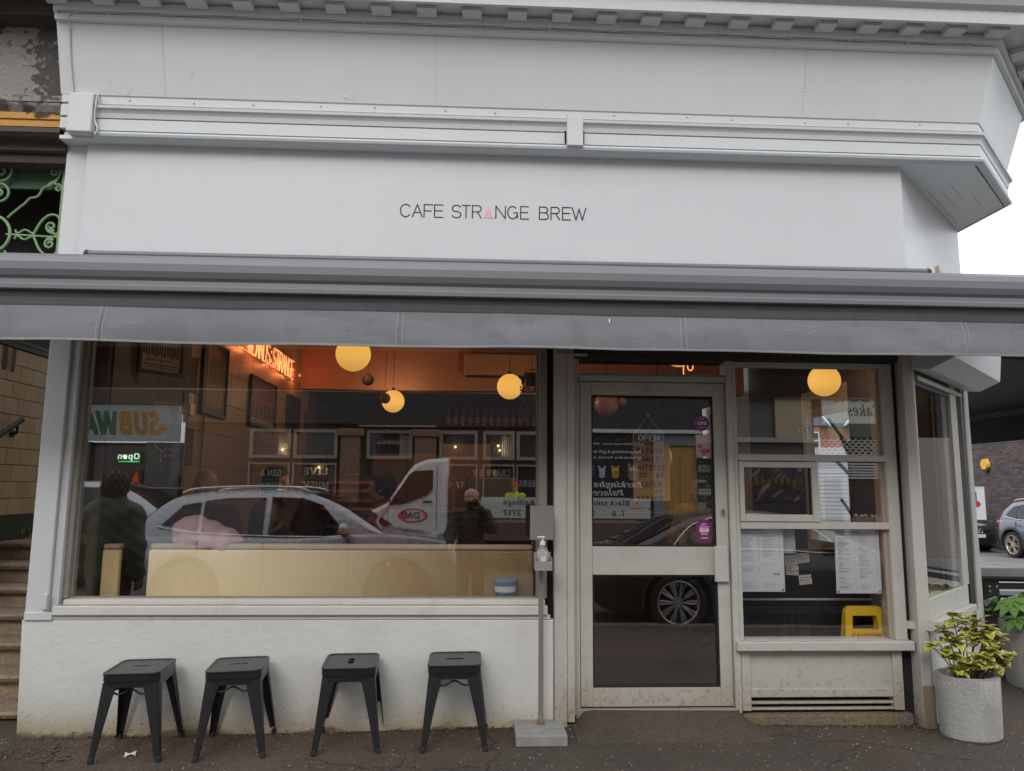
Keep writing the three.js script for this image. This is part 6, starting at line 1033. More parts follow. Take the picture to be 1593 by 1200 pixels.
  return t;
}
const stand = (h, m = {}) => { const s = h / 1.7; const J = { hip: [0, 0.93, 0], chest: [0, 1.25, 0], neck: [0, 1.42, -0.01], head: [0, 1.575, 0.015], shL: [0.185, 1.375, 0], shR: [-0.185, 1.375, 0], elL: [0.235, 1.10, -0.03], elR: [-0.235, 1.10, -0.03], wrL: [0.235, 0.86, 0.05], wrR: [-0.235, 0.86, 0.05], knL: [0.10, 0.49, 0.01], knR: [-0.10, 0.49, 0.01], anL: [0.10, 0.09, -0.02], anR: [-0.10, 0.09, -0.02], ...m }; for (const k in J) J[k] = J[k].map(v => v * s); return J; };
const sit = (m = {}) => ({ hip: [0, 0.56, 0], chest: [0, 0.88, 0.03], neck: [0, 1.06, 0.05], head: [0, 1.21, 0.09], shL: [0.18, 1.01, 0.04], shR: [-0.18, 1.01, 0.04], elL: [0.23, 0.76, 0.10], elR: [-0.23, 0.76, 0.10], wrL: [0.12, 0.80, 0.32], wrR: [-0.12, 0.80, 0.32], knL: [0.11, 0.54, 0.42], knR: [-0.11, 0.54, 0.42], anL: [0.11, 0.09, 0.40], anR: [-0.11, 0.09, 0.40], ...m });
// the photographer stands behind the camera, reflected beside the van
person('man in dark quilted jacket and pink hat holding up a phone, reflected beside the van', [-0.03, ground(0, 5) - 0.10, 5.08], Math.PI, stand(1.66, { elL: [0.27, 1.13, 0.14], wrL: [0.27, 1.0, 0.32], elR: [-0.26, 1.22, 0.12], wrR: [-0.105, 1.47, 0.235] }), {
  skin: [0.50, 0.30, 0.22], top: [0.035, 0.036, 0.03], topName: 'jacket', quilt: true, bulk: 0.032, collar: true, topDrop: -0.06, legs: [0.02, 0.022, 0.03], shoes: [0.03, 0.03, 0.03], cap: [0.42, 0.24, 0.21], beard: [0.10, 0.06, 0.045], dirR: [0.35, 0.9, 0.1], palmR: [0.6, 0, 0.8], curl: 0.5,
  extra: (t) => { const ph = part('phone', bx(-0.085, 0.085, -0.042, 0.042, -0.005, 0.005, 0.006).translate(-0.005, 1.49, 0.262), M.black, t); part('lens_bar', bx(0.02, 0.07, 0.015, 0.03, 0, 0.003).translate(-0.005, 1.49, 0.2645), mat([0.1, 0.1, 0.1], 0.3), ph); } });
person('person in a dark green hooded top seen from behind, left end of the window', [-2.95, ground(-2.95, 1.6), 1.62], 0.25, stand(1.60), { skin: [0.2, 0.12, 0.09], top: [0.10, 0.13, 0.09], topName: 'hoodie', hood: true, bulk: 0.042, topDrop: -0.05, ripple: 0.009, legs: [0.09, 0.055, 0.04], shoes: [0.03, 0.03, 0.03], hair: [0.022, 0.016, 0.012], curly: true, hairR: 0.022 });
person('worker in a fluorescent yellow vest and red cap across the street', [1.0, -0.10, 13.6], Math.PI + 0.5, stand(1.74), { top: [0.42, 0.62, 0.03], topName: 'vest', bulk: 0.03, legs: [0.03, 0.03, 0.05], shoes: [0.03, 0.03, 0.03], cap: [0.5, 0.03, 0.04], peak: true,
  extra: (t, J) => part('reflective_band', [0.98, 1.14].map(y => xf(new THREE.TorusGeometry(0.178, 0.022, 6, 30), { r: [Math.PI / 2, 0, 0], t: [0, y * 1.02, 0] })), mat([0.10, 0.11, 0.05], 0.5), t) });
person('woman with long dark hair drinking from a cup at the table by the window', [-1.72, FL + 0.12, -1.75], Math.PI / 2 - 0.15, sit({ wrL: [0.06, 1.12, 0.26], elL: [0.2, 0.88, 0.2], wrR: [-0.06, 1.10, 0.26], elR: [-0.2, 0.88, 0.2], head: [0, 1.22, 0.09] }), { skin: [0.55, 0.33, 0.22], top: [0.16, 0.10, 0.07], legs: [0.03, 0.03, 0.04], hair: [0.012, 0.009, 0.008], long: true, hairR: 0.02, shoes: [0.03, 0.03, 0.03],
  extra: (t) => part('cup', new THREE.LatheGeometry([[0, 0], [0.03, 0], [0.038, 0.08], [0.035, 0.08], [0.028, 0.008]].map(p => new THREE.Vector2(...p)), 18).translate(0, 1.12, 0.34), M.black, t) });
person('dark haired person in an orange top seated facing the woman with the cup', [-0.72, FL + 0.1, -1.95], -Math.PI / 2, sit(), { skin: [0.5, 0.28, 0.18], top: [0.30, 0.08, 0.03], legs: [0.03, 0.03, 0.04], hair: [0.02, 0.012, 0.01], hairR: 0.02, shoes: [0.03, 0.03, 0.03] });
person('person in a black and rust striped jumper standing at the back of the cafe', [-1.27, FL, -3.3], Math.PI - 0.4, stand(1.66), { skin: [0.45, 0.27, 0.2], top: [1, 1, 1], stripes: true, bulk: 0.045, legs: [0.03, 0.03, 0.035], hair: [0.014, 0.01, 0.009], curly: true, hairR: 0.03, shoes: [0.03, 0.03, 0.03] });
person('older bald man with a grey beard seated near the left bench, facing the street', [-2.0, FL + 0.10, -1.05], 0.5, sit(), { skin: [0.42, 0.24, 0.18], top: [0.07, 0.045, 0.04], legs: [0.03, 0.03, 0.04], beard: [0.2, 0.18, 0.16], shoes: [0.03, 0.03, 0.03] });
person('woman in a mustard top seated behind the glazed door', [1.98, FL + 0.12, -1.75], -0.6, sit(), { skin: [0.5, 0.3, 0.21], top: [0.27, 0.16, 0.03], legs: [0.03, 0.03, 0.04], hair: [0.05, 0.03, 0.02], hairR: 0.014, shoes: [0.03, 0.03, 0.03] });
// stools or chairs under those who sit
{
  const c = thing('wooden_chair', 'wooden chair under the woman drinking from a cup', 'chair', [-1.72, FL, -1.75], Math.PI / 2 - 0.15);
  const wd = mat([0.12, 0.065, 0.035], 0.5, { map: patchy });
  part('seat', bx(-0.2, 0.2, 0.50, 0.535, -0.2, 0.2, 0.01), wd, c); for (const [x, z] of [[-0.17, -0.17], [0.17, -0.17], [-0.17, 0.17], [0.17, 0.17]]) part('leg', rod(V(x * 1.1, 0, z * 1.1), V(x, 0.5, z), 0.016, 8), wd, c); part('backrest', [bx(-0.19, 0.19, 0.78, 0.92, -0.235, -0.215, 0.006), rod(V(-0.17, 0.52, -0.19), V(-0.18, 0.92, -0.225), 0.014), rod(V(0.17, 0.52, -0.19), V(0.18, 0.92, -0.225), 0.014)], wd, c);
  copy(c, [-0.72, FL - 0.02, -1.95], -Math.PI / 2, 'wooden chair under the person in the orange top'); copy(c, [-2.0, FL - 0.02, -1.05], 0.5, 'wooden chair under the older bearded man'); copy(c, [1.98, FL, -1.75], -0.6, 'wooden chair under the woman in the mustard top');
  const j = thing('folded_coat', 'pale pink coat bundled on the bench back behind the left part of the window', 'coat', [-1.72, 1.14, -0.27]);
  const u = uni([ell([0, 0.02, 0], [0.17, 0.10, 0.09]), ell([0.13, -0.01, 0], [0.12, 0.07, 0.08]), ell([-0.06, 0.07, 0], [0.10, 0.07, 0.07])], 0.05);
  part('cloth', surfaceNets((x, y, z) => u(x, y, z) + 0.012 * Math.sin(x * 40 + y * 22) * Math.sin(y * 36 - x * 14), [-0.3, -0.14, -0.16], [0.32, 0.22, 0.16], 0.011), mat([0.52, 0.34, 0.37], 0.9), j);
}

// ---------- on the pavement ----------
{
  const t = thing('metal_stool', 'black metal stool with hand slot, leftmost of the four under the window', 'stool', [0, 0, 0], 0, 'black metal stools lined up under the large window');
  const sm = mat([0.016, 0.016, 0.018], 0.28, { map: tex(256, 256, (u, v) => { const n = fbm(u, v, 6, 151, 5), s = sstep(0.72, 0.8, fbm(u, v, 40, 152, 3)); const k = 0.8 + 0.4 * n; return [k + s * 0.9, k + s * 0.9, k + s * 0.85]; }, 0.35), metalness: 0.0 });
  const lm = mat([0.013, 0.013, 0.015], 0.45, { map: tex(256, 512, (u, v) => { const n = fbm(u, v, 8, 161, 5, 16), low = 1 - sstep(0.05, 0.35, v); const s = sstep(0.66 - 0.14 * low, 0.76, fbm(u, v, 30, 162, 3, 60)); const k = 0.75 + 0.5 * n; return [k + s * 2.2 * (0.25 + low), k + s * 2.1 * (0.25 + low), k + s * 2.0 * (0.25 + low)]; }, 0.4, 0.45) });
  const rs = (w, r) => { const s = new THREE.Shape(), h = w / 2; s.moveTo(-h + r, -h); s.lineTo(h - r, -h); s.quadraticCurveTo(h, -h, h, -h + r); s.lineTo(h, h - r); s.quadraticCurveTo(h, h, h - r, h); s.lineTo(-h + r, h); s.quadraticCurveTo(-h, h, -h, h - r); s.lineTo(-h, -h + r); s.quadraticCurveTo(-h, -h, -h + r, -h); return s; };
  const slotPts = []; for (let i = 0; i <= 8; i++) { const a = -Math.PI / 2 + Math.PI * i / 8; slotPts.push([0.034 + 0.016 * Math.cos(a), 0.016 * Math.sin(a)]); } for (let i = 0; i <= 8; i++) { const a = Math.PI / 2 + Math.PI * i / 8; slotPts.push([-0.034 + 0.016 * Math.cos(a), 0.016 * Math.sin(a)]); }
  const S = 0.30, flat = (g, y) => g.rotateX(-Math.PI / 2).translate(0, y, 0);
  const top = rs(S - 0.028, 0.03); top.holes.push(shapeOf(slotPts));
  const tp = flat(extr(top, 0.004, 0.0015), 0.443);
  const rim = rs(S, 0.045); rim.holes.push(new THREE.Path(rs(S - 0.034, 0.032).getPoints(8)));
  const seat = part('seat', [tp, flat(new THREE.ExtrudeGeometry(rim, { depth: 0.004, bevelEnabled: true, bevelThickness: 0.004, bevelSize: 0.004, bevelOffset: -0.004, bevelSegments: 3, curveSegments: 8 }), 0.443)], sm, t);
  const sk = rs(S - 0.004, 0.044); sk.holes.push(new THREE.Path(rs(S - 0.012, 0.040).getPoints(8)));
  part('apron', flat(new THREE.ExtrudeGeometry(sk, { depth: 0.034, bevelEnabled: false, curveSegments: 8 }), 0.408), sm, t);
  const sk2 = rs(S - 0.012, 0.042); sk2.holes.push(new THREE.Path(rs(S - 0.018, 0.039).getPoints(8)));
  part('skirt', flat(new THREE.ExtrudeGeometry(sk2, { depth: 0.032, bevelEnabled: false, curveSegments: 8 }), 0.374), sm, t);
  for (const [sx, sz] of [[-1, 1], [1, 1], [1, -1], [-1, -1]]) { // folded sheet legs: two tapering flanges meeting at a rounded corner
    const yt = 0.40, yb = 0.02, ct = 0.142, cb = 0.182, wt = 0.075, wb = 0.026, pos = [], idx = [], cols = [[0, 1], [0.5, 1], [0.86, 1], [0.97, 0.97], [1, 0.86], [1, 0.5], [1, 0]]; // outline along the angle
    const N = 10; for (let o = 0; o < 2; o++) for (let i = 0; i <= N; i++) { const v = i / N, y = lerp(yt, yb, v), c = lerp(ct, cb, v) - o * 0.0035, w = lerp(wt, wb, Math.pow(v, 0.85)); for (const [a, b] of cols) pos.push(sx * (c - w * (1 - a)), y, sz * (c - w * (1 - b))); }
    const m = cols.length; for (let o = 0; o < 2; o++) for (let i = 0; i < N; i++) for (let j = 0; j < m - 1; j++) { const a = o * (N + 1) * m + i * m + j, b = a + 1, c = a + m, d = c + 1; o ? idx.push(a, b, c, b, d, c) : idx.push(a, c, b, b, c, d); }
    const g = new THREE.BufferGeometry(); g.setAttribute('position', new THREE.Float32BufferAttribute(pos, 3)); g.setIndex(idx); g.computeVertexNormals();
    part('leg', toCreasedNormals(g, 0.7), lm, t);
    part('foot_cap', xf(new RoundedBoxGeometry(0.028, 0.03, 0.028, 2, 0.006), { t: [sx * 0.172, 0.015, sz * 0.172] }), M.blackMat, t);
  }
  for (const z of [-0.138, 0.138]) part('brace', tube([[-0.10, 0.362, z * 0.9], [-0.06, 0.348, z * 0.9], [0, 0.372, z * 0.86], [0.06, 0.348, z * 0.9], [0.10, 0.362, z * 0.9]].map(([x, y, q]) => [x, y - 0.012, q]), 0.0055, 24, 6), lm, t);
  for (const s of [-1, 1]) part('brace', tube([[s * 0.126, 0.345, -0.11], [s * 0.05, 0.358, -0.04], [0, 0.362, 0], [s * -0.05, 0.358, 0.04], [s * -0.126, 0.345, 0.11]], 0.0055, 20, 6), lm, t);
  const put = (o, x, z, r) => { o.position.set(x, ground(x, z) - 0.002, z); o.rotation.set(0.045, r, 0.016); };
  put(t, -1.823, 0.225, 0.03);
  put(copy(t, [0, 0, 0], 0, 'black metal stool with hand slot, second from the left under the window'), -1.293, 0.218, 0.09);
  put(copy(t, [0, 0, 0], 0, 'black metal stool turned so its seat slot points at the wall, third from the left'), -0.679, 0.19, 0.05 + Math.PI / 2);
  put(copy(t, [0, 0, 0], 0, 'black metal stool with hand slot, nearest the sanitiser stand'), -0.087, 0.195, 0.0);
}
{
  const s = thing('sanitiser_stand', 'grey steel hand sanitiser stand on a heavy square foot beside the large window', 'sanitiser stand', [0.405, 0, 0.0]);
  const st = mat([0.22, 0.205, 0.19], 0.5, { map: patchy, metalness: 0.2 }), gal = mat([0.30, 0.295, 0.285], 0.6, { map: tex(256, 256, (u, v) => 0.72 + 0.4 * fbm(u, v, 7, 171, 5), 0.3), metalness: 0.15 });
  const gy = ground(0.4, 0.2);
  part('foot', bx(-0.155, 0.13, gy - 0.006, gy + 0.052, 0.03, 0.33, 0.004), gal, s);
  part('pole', bx(-0.014, 0.014, gy + 0.05, 1.28, 0.105, 0.133, 0.002), st, s); part('pole_collar', bx(-0.02, 0.02, gy + 0.05, gy + 0.075, 0.10, 0.138, 0.003), mat([0.17, 0.11, 0.07], 0.7), s);
  part('back_plate', bx(-0.068, 0.072, 1.166, 1.368, 0.134, 0.139, 0.002), mat([0.235, 0.215, 0.2], 0.5, { map: patchy, metalness: 0.15 }), s);
  part('shelf', [bx(-0.045, 0.055, 0.998, 1.002, 0.134, 0.24), bx(-0.045, 0.055, 1.002, 1.095, 0.134, 0.138), bx(-0.045, 0.055, 1.002, 1.05, 0.236, 0.24), bx(-0.045, -0.041, 1.002, 1.07, 0.138, 0.236), bx(0.051, 0.055, 1.002, 1.07, 0.138, 0.236)], gal, s);
  const b = thing('pump_bottle', 'clear pump bottle of hand gel held on the sanitiser stand', 'bottle', [0.408, 1.004, 0.187]);
  part('body', new THREE.LatheGeometry([[0, 0], [0.020, 0], [0.024, 0.004], [0.033, 0.075], [0.034, 0.10], [0.026, 0.118], [0.014, 0.126], [0.013, 0.138], [0, 0.138]].map(p => new THREE.Vector2(...p)), 28), new THREE.MeshPhysicalMaterial({ color: 0xffffff, roughness: 0.08, transmission: 0.85, thickness: 0, ior: 1.45 }), b);
  part('label', [bx(-0.012, 0.016, 0.03, 0.075, 0.030, 0.0315)], mat([0.62, 0.62, 0.6], 0.5), b);
  part('pump', [new THREE.CylinderGeometry(0.015, 0.016, 0.022, 18).translate(0, 0.148, 0), new THREE.CylinderGeometry(0.005, 0.005, 0.02, 10).translate(0, 0.168, 0), bx(-0.012, 0.012, 0.176, 0.188, -0.01, 0.012, 0.004), bx(-0.034, 0.0, 0.178, 0.186, -0.005, 0.005, 0.003)], mat([0.75, 0.75, 0.73], 0.4), b);
}
// planters
const concM = mat([0.36, 0.355, 0.34], 0.9, { map: tex(512, 512, (u, v) => { const n = fbm(u, v, 5, 181, 5), sp = vnoise(u, v, 150, 182); let k = 0.66 + 0.5 * n; if (sp > 0.86) k *= 0.62; if (sp < 0.1) k *= 1.15; return [k, k, k * 0.985]; }, 0.6), bumpMap: tex(256, 256, (u, v) => fbm(u, v, 40, 183, 3), 0.3, 0.3, false), bumpScale: 0.004 });
const soil = mat([0.03, 0.022, 0.016], 0.95, { map: asphaltMap });
function planter(label, pos, turn, r, h, el, top) {
  const p = thing('concrete_planter', label, 'planter', pos, turn);
  const g = new THREE.LatheGeometry([[0, 0], [r * top - 0.012, 0], [r * top, 0.012], [r * lerp(top, 1, 0.5), h * 0.5], [r, h - 0.008], [r - 0.006, h], [r - 0.028, h], [r - 0.034, h - 0.008], [r - 0.04, h - 0.12], [0, h - 0.12]].map(q => new THREE.Vector2(...q)), 64); g.scale(1, 1, el);
  { const c = toCreasedNormals(g, 0.6), u = c.attributes.uv; for (let i = 0; i < u.count; i++) u.setXY(i, u.getX(i) * Math.round(6.28 * r / 0.6) * 0.6, u.getY(i) * 0.85); mesh('pot', c, concM, p); }
  part('soil', new THREE.CylinderGeometry(r - 0.036, r - 0.036, 0.02, 40).scale(1, 1, el).translate(0, h - 0.055, 0), soil, p);
  return p;
}
function leafGeo(l, w, fold, droop, pal, q) { // blade along +z with a folded midrib; vertex colours: middle and edge
  const n = 7, pos = [], col = [], idx = []; for (let i = 0; i <= n; i++) { const t = i / n, ww = w * Math.pow(Math.sin(Math.PI * Math.pow(t, 0.75)), 0.8) + 0.0004, y = -droop * t * t, z = l * t; [[-1, 1], [-0.55, 0.55], [0, 0], [0.55, 0.55], [1, 1]].forEach(([a, e]) => { pos.push(a * ww, y + fold * Math.abs(a) * ww + 0.12 * ww * Math.sin(t * 16 + a * 2), z); const c = e > 0.9 ? pal[1] : e > 0.5 ? pal[2] : pal[0]; col.push(...c.map(k => k * (0.85 + 0.3 * q()))); }); }
  for (let i = 0; i < n; i++) for (let j = 0; j < 4; j++) { const a = i * 5 + j; idx.push(a, a + 5, a + 1, a + 1, a + 5, a + 6); }
  const g = new THREE.BufferGeometry(); g.setAttribute('position', new THREE.Float32BufferAttribute(pos, 3)); g.setAttribute('color', new THREE.Float32BufferAttribute(col, 3)); g.setIndex(idx); g.computeVertexNormals(); return wuv(g);
}
const leafM = new THREE.MeshPhysicalMaterial({ color: 0xffffff, vertexColors: true, roughness: 0.5, side: THREE.DoubleSide });
{
  const P = [2.955, ground(2.95, 0.14) - 0.006, 0.14];
  planter('small oval concrete planter with a variegated shrub, standing at the corner of the shop', P, 0.35, 0.19, 0.355, 0.84, 0.95);
  const s = thing('variegated_shrub', 'yellow and green variegated shrub growing in the small oval planter', 'shrub', [P[0], P[1] + 0.305, P[2]], 0.0);
  const q = mulberry(41), yel = [[0.15, 0.19, 0.035], [0.68, 0.60, 0.20], [0.36, 0.36, 0.07]], grn = [[0.08, 0.12, 0.025], [0.52, 0.48, 0.15], [0.20, 0.23, 0.05]], brt = [[0.24, 0.30, 0.03], [0.68, 0.60, 0.16], [0.44, 0.45, 0.06]];
  const lg = [yel, grn, brt, yel, brt].map((p, i) => leafGeo(0.056 + 0.006 * i, 0.026, 0.25, 0.012 + 0.004 * i, p, q));
  const stemM = mat([0.13, 0.085, 0.05], 0.8);
  let leaves = 0; const tips = [[-0.215, 0.205, 0.03, 1], [-0.11, 0.30, -0.02, 4], [-0.065, 0.375, 0.0, 2], [-0.085, 0.25, 0.06, 3], [0.03, 0.36, -0.02, 4], [0.075, 0.345, 0.02, 3], [0.055, 0.27, 0.03, 3], [0.145, 0.315, 0.01, 4], [0.20, 0.255, 0.02, 4], [0.235, 0.165, 0.03, 3], [0.19, 0.12, 0.05, 4], [0.11, 0.20, 0.08, 4], [0.02, 0.15, 0.09, 4], [-0.06, 0.12, 0.08, 4], [-0.14, 0.17, 0.05, 3], [-0.12, 0.09, 0.09, 3], [0.08, 0.11, 0.10, 4], [0.15, 0.20, -0.05, 3], [-0.02, 0.20, 0.02, 3], [-0.15, 0.24, -0.05, 2], [0.24, 0.21, -0.03, 2], [0.0, 0.09, 0.11, 3]];
  for (const [x, y, z, k] of tips) {
    const base = V(x * 0.25 + 0.02 * (q() - 0.5), 0, z * 0.3), tip = V(x, y, z), mid = base.clone().lerp(tip, 0.55).add(V(0.02 * (q() - 0.5), 0.02, 0));
    part('stem', tube([base, mid, tip], 0.0035, 10, 5), stemM, s);
    for (let w = 0; w < k; w++) { const c = w ? tip.clone().lerp(mid, 0.22 * w) : tip, n = w ? 5 : 6; for (let i = 0; i < n && leaves < 298; i++) { const o = mesh('leaf', lg[Math.floor(q() * 5)], leafM, s); o.position.copy(c); o.rotation.order = 'YXZ'; o.rotation.y = i / n * 6.28 + q() * 1.2; o.rotation.x = -0.55 + 0.8 * q() - (w ? 0 : 0.35); o.rotation.z = 0.4 * (q() - 0.5); const sc = 0.75 + 0.5 * q(); o.scale.setScalar(sc); leaves++; } }
  }
}
{
  const P = [4.35, ground(4.3, -1) - 0.005, -0.95];
  planter('large round concrete planter with broad green leaves behind the small planter', P, 0, 0.35, 0.47, 1, 0.92);
  const s = thing('broad_leaf_plant', 'glossy broad leaved green plant growing in the large round planter', 'plant', [P[0], P[1] + 0.42, P[2]]);
  const q = mulberry(43), fm = mat([0.10, 0.22, 0.045], 0.32), fm2 = mat([0.15, 0.29, 0.06], 0.32), fm3 = mat([0.075, 0.16, 0.04], 0.35);
  const lobe = (l, w, a) => { const n = 6, pos = [], idx = []; for (let i = 0; i <= n; i++) { const t = i / n, ww = w * Math.pow(Math.sin(Math.PI * (0.12 + 0.88 * t)), 0.8); for (const b of [-1, 0, 1]) { const x = b * ww, z = l * t, y = -0.28 * l * t * t + (b ? 0.18 * ww : 0); pos.push(x * Math.cos(a) + z * Math.sin(a), y, -x * Math.sin(a) + z * Math.cos(a)); } } for (let i = 0; i < n; i++) for (let j = 0; j < 2; j++) { const k = i * 3 + j; idx.push(k, k + 3, k + 1, k + 1, k + 3, k + 4); } const g = new THREE.BufferGeometry(); g.setAttribute('position', new THREE.Float32BufferAttribute(pos, 3)); g.setIndex(idx); g.computeVertexNormals(); return g; };
  const palm = sc => merge([-1.9, -1.2, -0.6, 0, 0.6, 1.2, 1.9].map((a, i) => lobe(sc * (1 - 0.25 * Math.abs(a) / 1.9), sc * 0.21, a).translate(0, 0.002 * i, 0)));
  const pg = [wuv(palm(0.15)), wuv(palm(0.18)), wuv(palm(0.125))], st = mat([0.10, 0.15, 0.05], 0.6);
  for (let i = 0; i < 34; i++) { const a = q() * 6.283, r = 0.08 + 0.33 * Math.sqrt(q()), h = 0.12 + 0.15 * q() - 0.15 * r; const b = V(0.3 * r * Math.cos(a), -0.02, 0.3 * r * Math.sin(a)), t = V(r * Math.cos(a), h, r * Math.sin(a)); part('stem', tube([b, b.clone().lerp(t, 0.5).add(V(0, 0.05, 0)), t], 0.005, 8, 5), st, s); const o = mesh('leaf', pg[i % 3], [fm, fm2, fm3][Math.floor(q() * 3)], s); o.position.copy(t); o.rotation.order = 'YXZ'; o.rotation.y = Math.PI / 2 - a + 0.5 * (q() - 0.5); o.rotation.x = 0.25 + 0.5 * q(); o.rotation.z = 0.5 * (q() - 0.5); }
}
// litter
{
  const p = thing('paper_scrap', 'crumpled white scrap of paper on the pavement below the leftmost stool', 'litter', [-1.83, ground(-1.83, 0.30) + 0.004, 0.30], 0.3);
  const g = new THREE.BoxGeometry(0.055, 0.006, 0.042, 8, 1, 6), a = g.attributes.position; for (let i = 0; i < a.count; i++) a.setY(i, a.getY(i) + 0.006 * Math.sin(a.getX(i) * 90 + a.getZ(i) * 60) + 0.004); g.computeVertexNormals(); part('sheet', g, mat([0.72, 0.72, 0.72], 0.8), p);
  const q = mulberry(61), lv = [], st = [], cr = [];
  const lf = new THREE.SphereGeometry(0.007, 6, 4);
  const heaps = [[-2.42, 0.24, 0.14, 70], [-2.25, 0.33, 0.10, 40], [-0.02, 0.02, 0.05, 60], [0.2, 0.0, 0.18, 40], [0.62, -0.02, 0.10, 80], [-2.1, 0.03, 0.3, 60], [-2.85, 0.3, 0.2, 50], [0.75, 0.02, 0.15, 60], [2.7, 0.02, 0.1, 30]];
  for (const [x, z, r, n] of heaps) for (let i = 0; i < n; i++) { const a = q() * 6.28, d = r * Math.sqrt(q()), X = x + d * Math.cos(a) * 1.3, Z = Math.max(0.03, z + d * Math.sin(a) * 0.6); lv.push(xf(lf.clone(), { s: [1 + q(), 0.18, 0.5 + 0.4 * q()], r: [0.6 * (q() - 0.5), q() * 6, 0.6 * (q() - 0.5)], t: [X, ground(X, Z) + 0.004 + 0.008 * q(), Z] })); }
  const o = part('leaf_litter', lv, mat([0.14, 0.085, 0.045], 0.9, { map: patchy }), null); tag(o, 'dry brown leaf litter gathered along the foot of the shop front', 'leaves'); o.userData.kind = 'stuff';
  const sg = new THREE.IcosahedronGeometry(0.004, 0);
  for (let i = 0; i < 900; i++) { const X = rr(-3.2, 4.2), Z = Math.pow(q(), 1.6) * 1.2 + 0.02; st.push(xf(sg.clone(), { s: [0.5 + q(), 0.6, 0.5 + q()], r: [q() * 3, q() * 6, 0], t: [X, ground(X, Z) + 0.002, Z] })); }
  const g2 = part('grit', st, mat([0.28, 0.25, 0.21], 0.9), null); tag(g2, 'pale grit and small stones scattered on the pavement', 'grit'); g2.userData.kind = 'stuff';
  for (let i = 0; i < 1300; i++) { const X = -2.55 + 3.1 * q(), Z = 0.032 + 0.05 * q() * q(); const k = 0.002 + 0.008 * q() * q(); cr.push(xf(new THREE.IcosahedronGeometry(k, 0), { s: [1.3, 0.6, 0.7], r: [q() * 3, q() * 6, q()], t: [X, ground(X, Z) - 0.002, Z] })); }
  for (let i = 0; i < 700; i++) { const X = 0.62 + 2.1 * q(), Z = -0.03 + 0.06 * q(); const k = 0.002 + 0.008 * q() * q(); cr.push(xf(new THREE.IcosahedronGeometry(k, 0), { s: [1.3, 0.6, 0.7], r: [q() * 3, q() * 6, q()], t: [X, ground(X, Z) + 0.002, Z] })); }
  const c3 = part('dirt_strip', cr, mat([0.05, 0.038, 0.027], 0.95), null); tag(c3, 'dark damp dirt and crumbs packed against the foot of the walls', 'dirt'); c3.userData.kind = 'stuff';
}
// ramped asphalt up to the door
struct('door_ramp', (() => { M.pavement = M.pavement.clone(); M.pavement.vertexColors = false; const g = sheetGrid(0.60, 1.72, -0.1, 0.34, 28, 16, (x, z) => ground(x, z) + 0.004 + 0.075 * (1 - sstep(-0.03, 0.30, z)) * sstep(0.60, 0.70, x) * (1 - sstep(1.6, 1.72, x)) - 0.01 * (sstep(0.2, 0.34, z))); return g; })(), M.pavement);

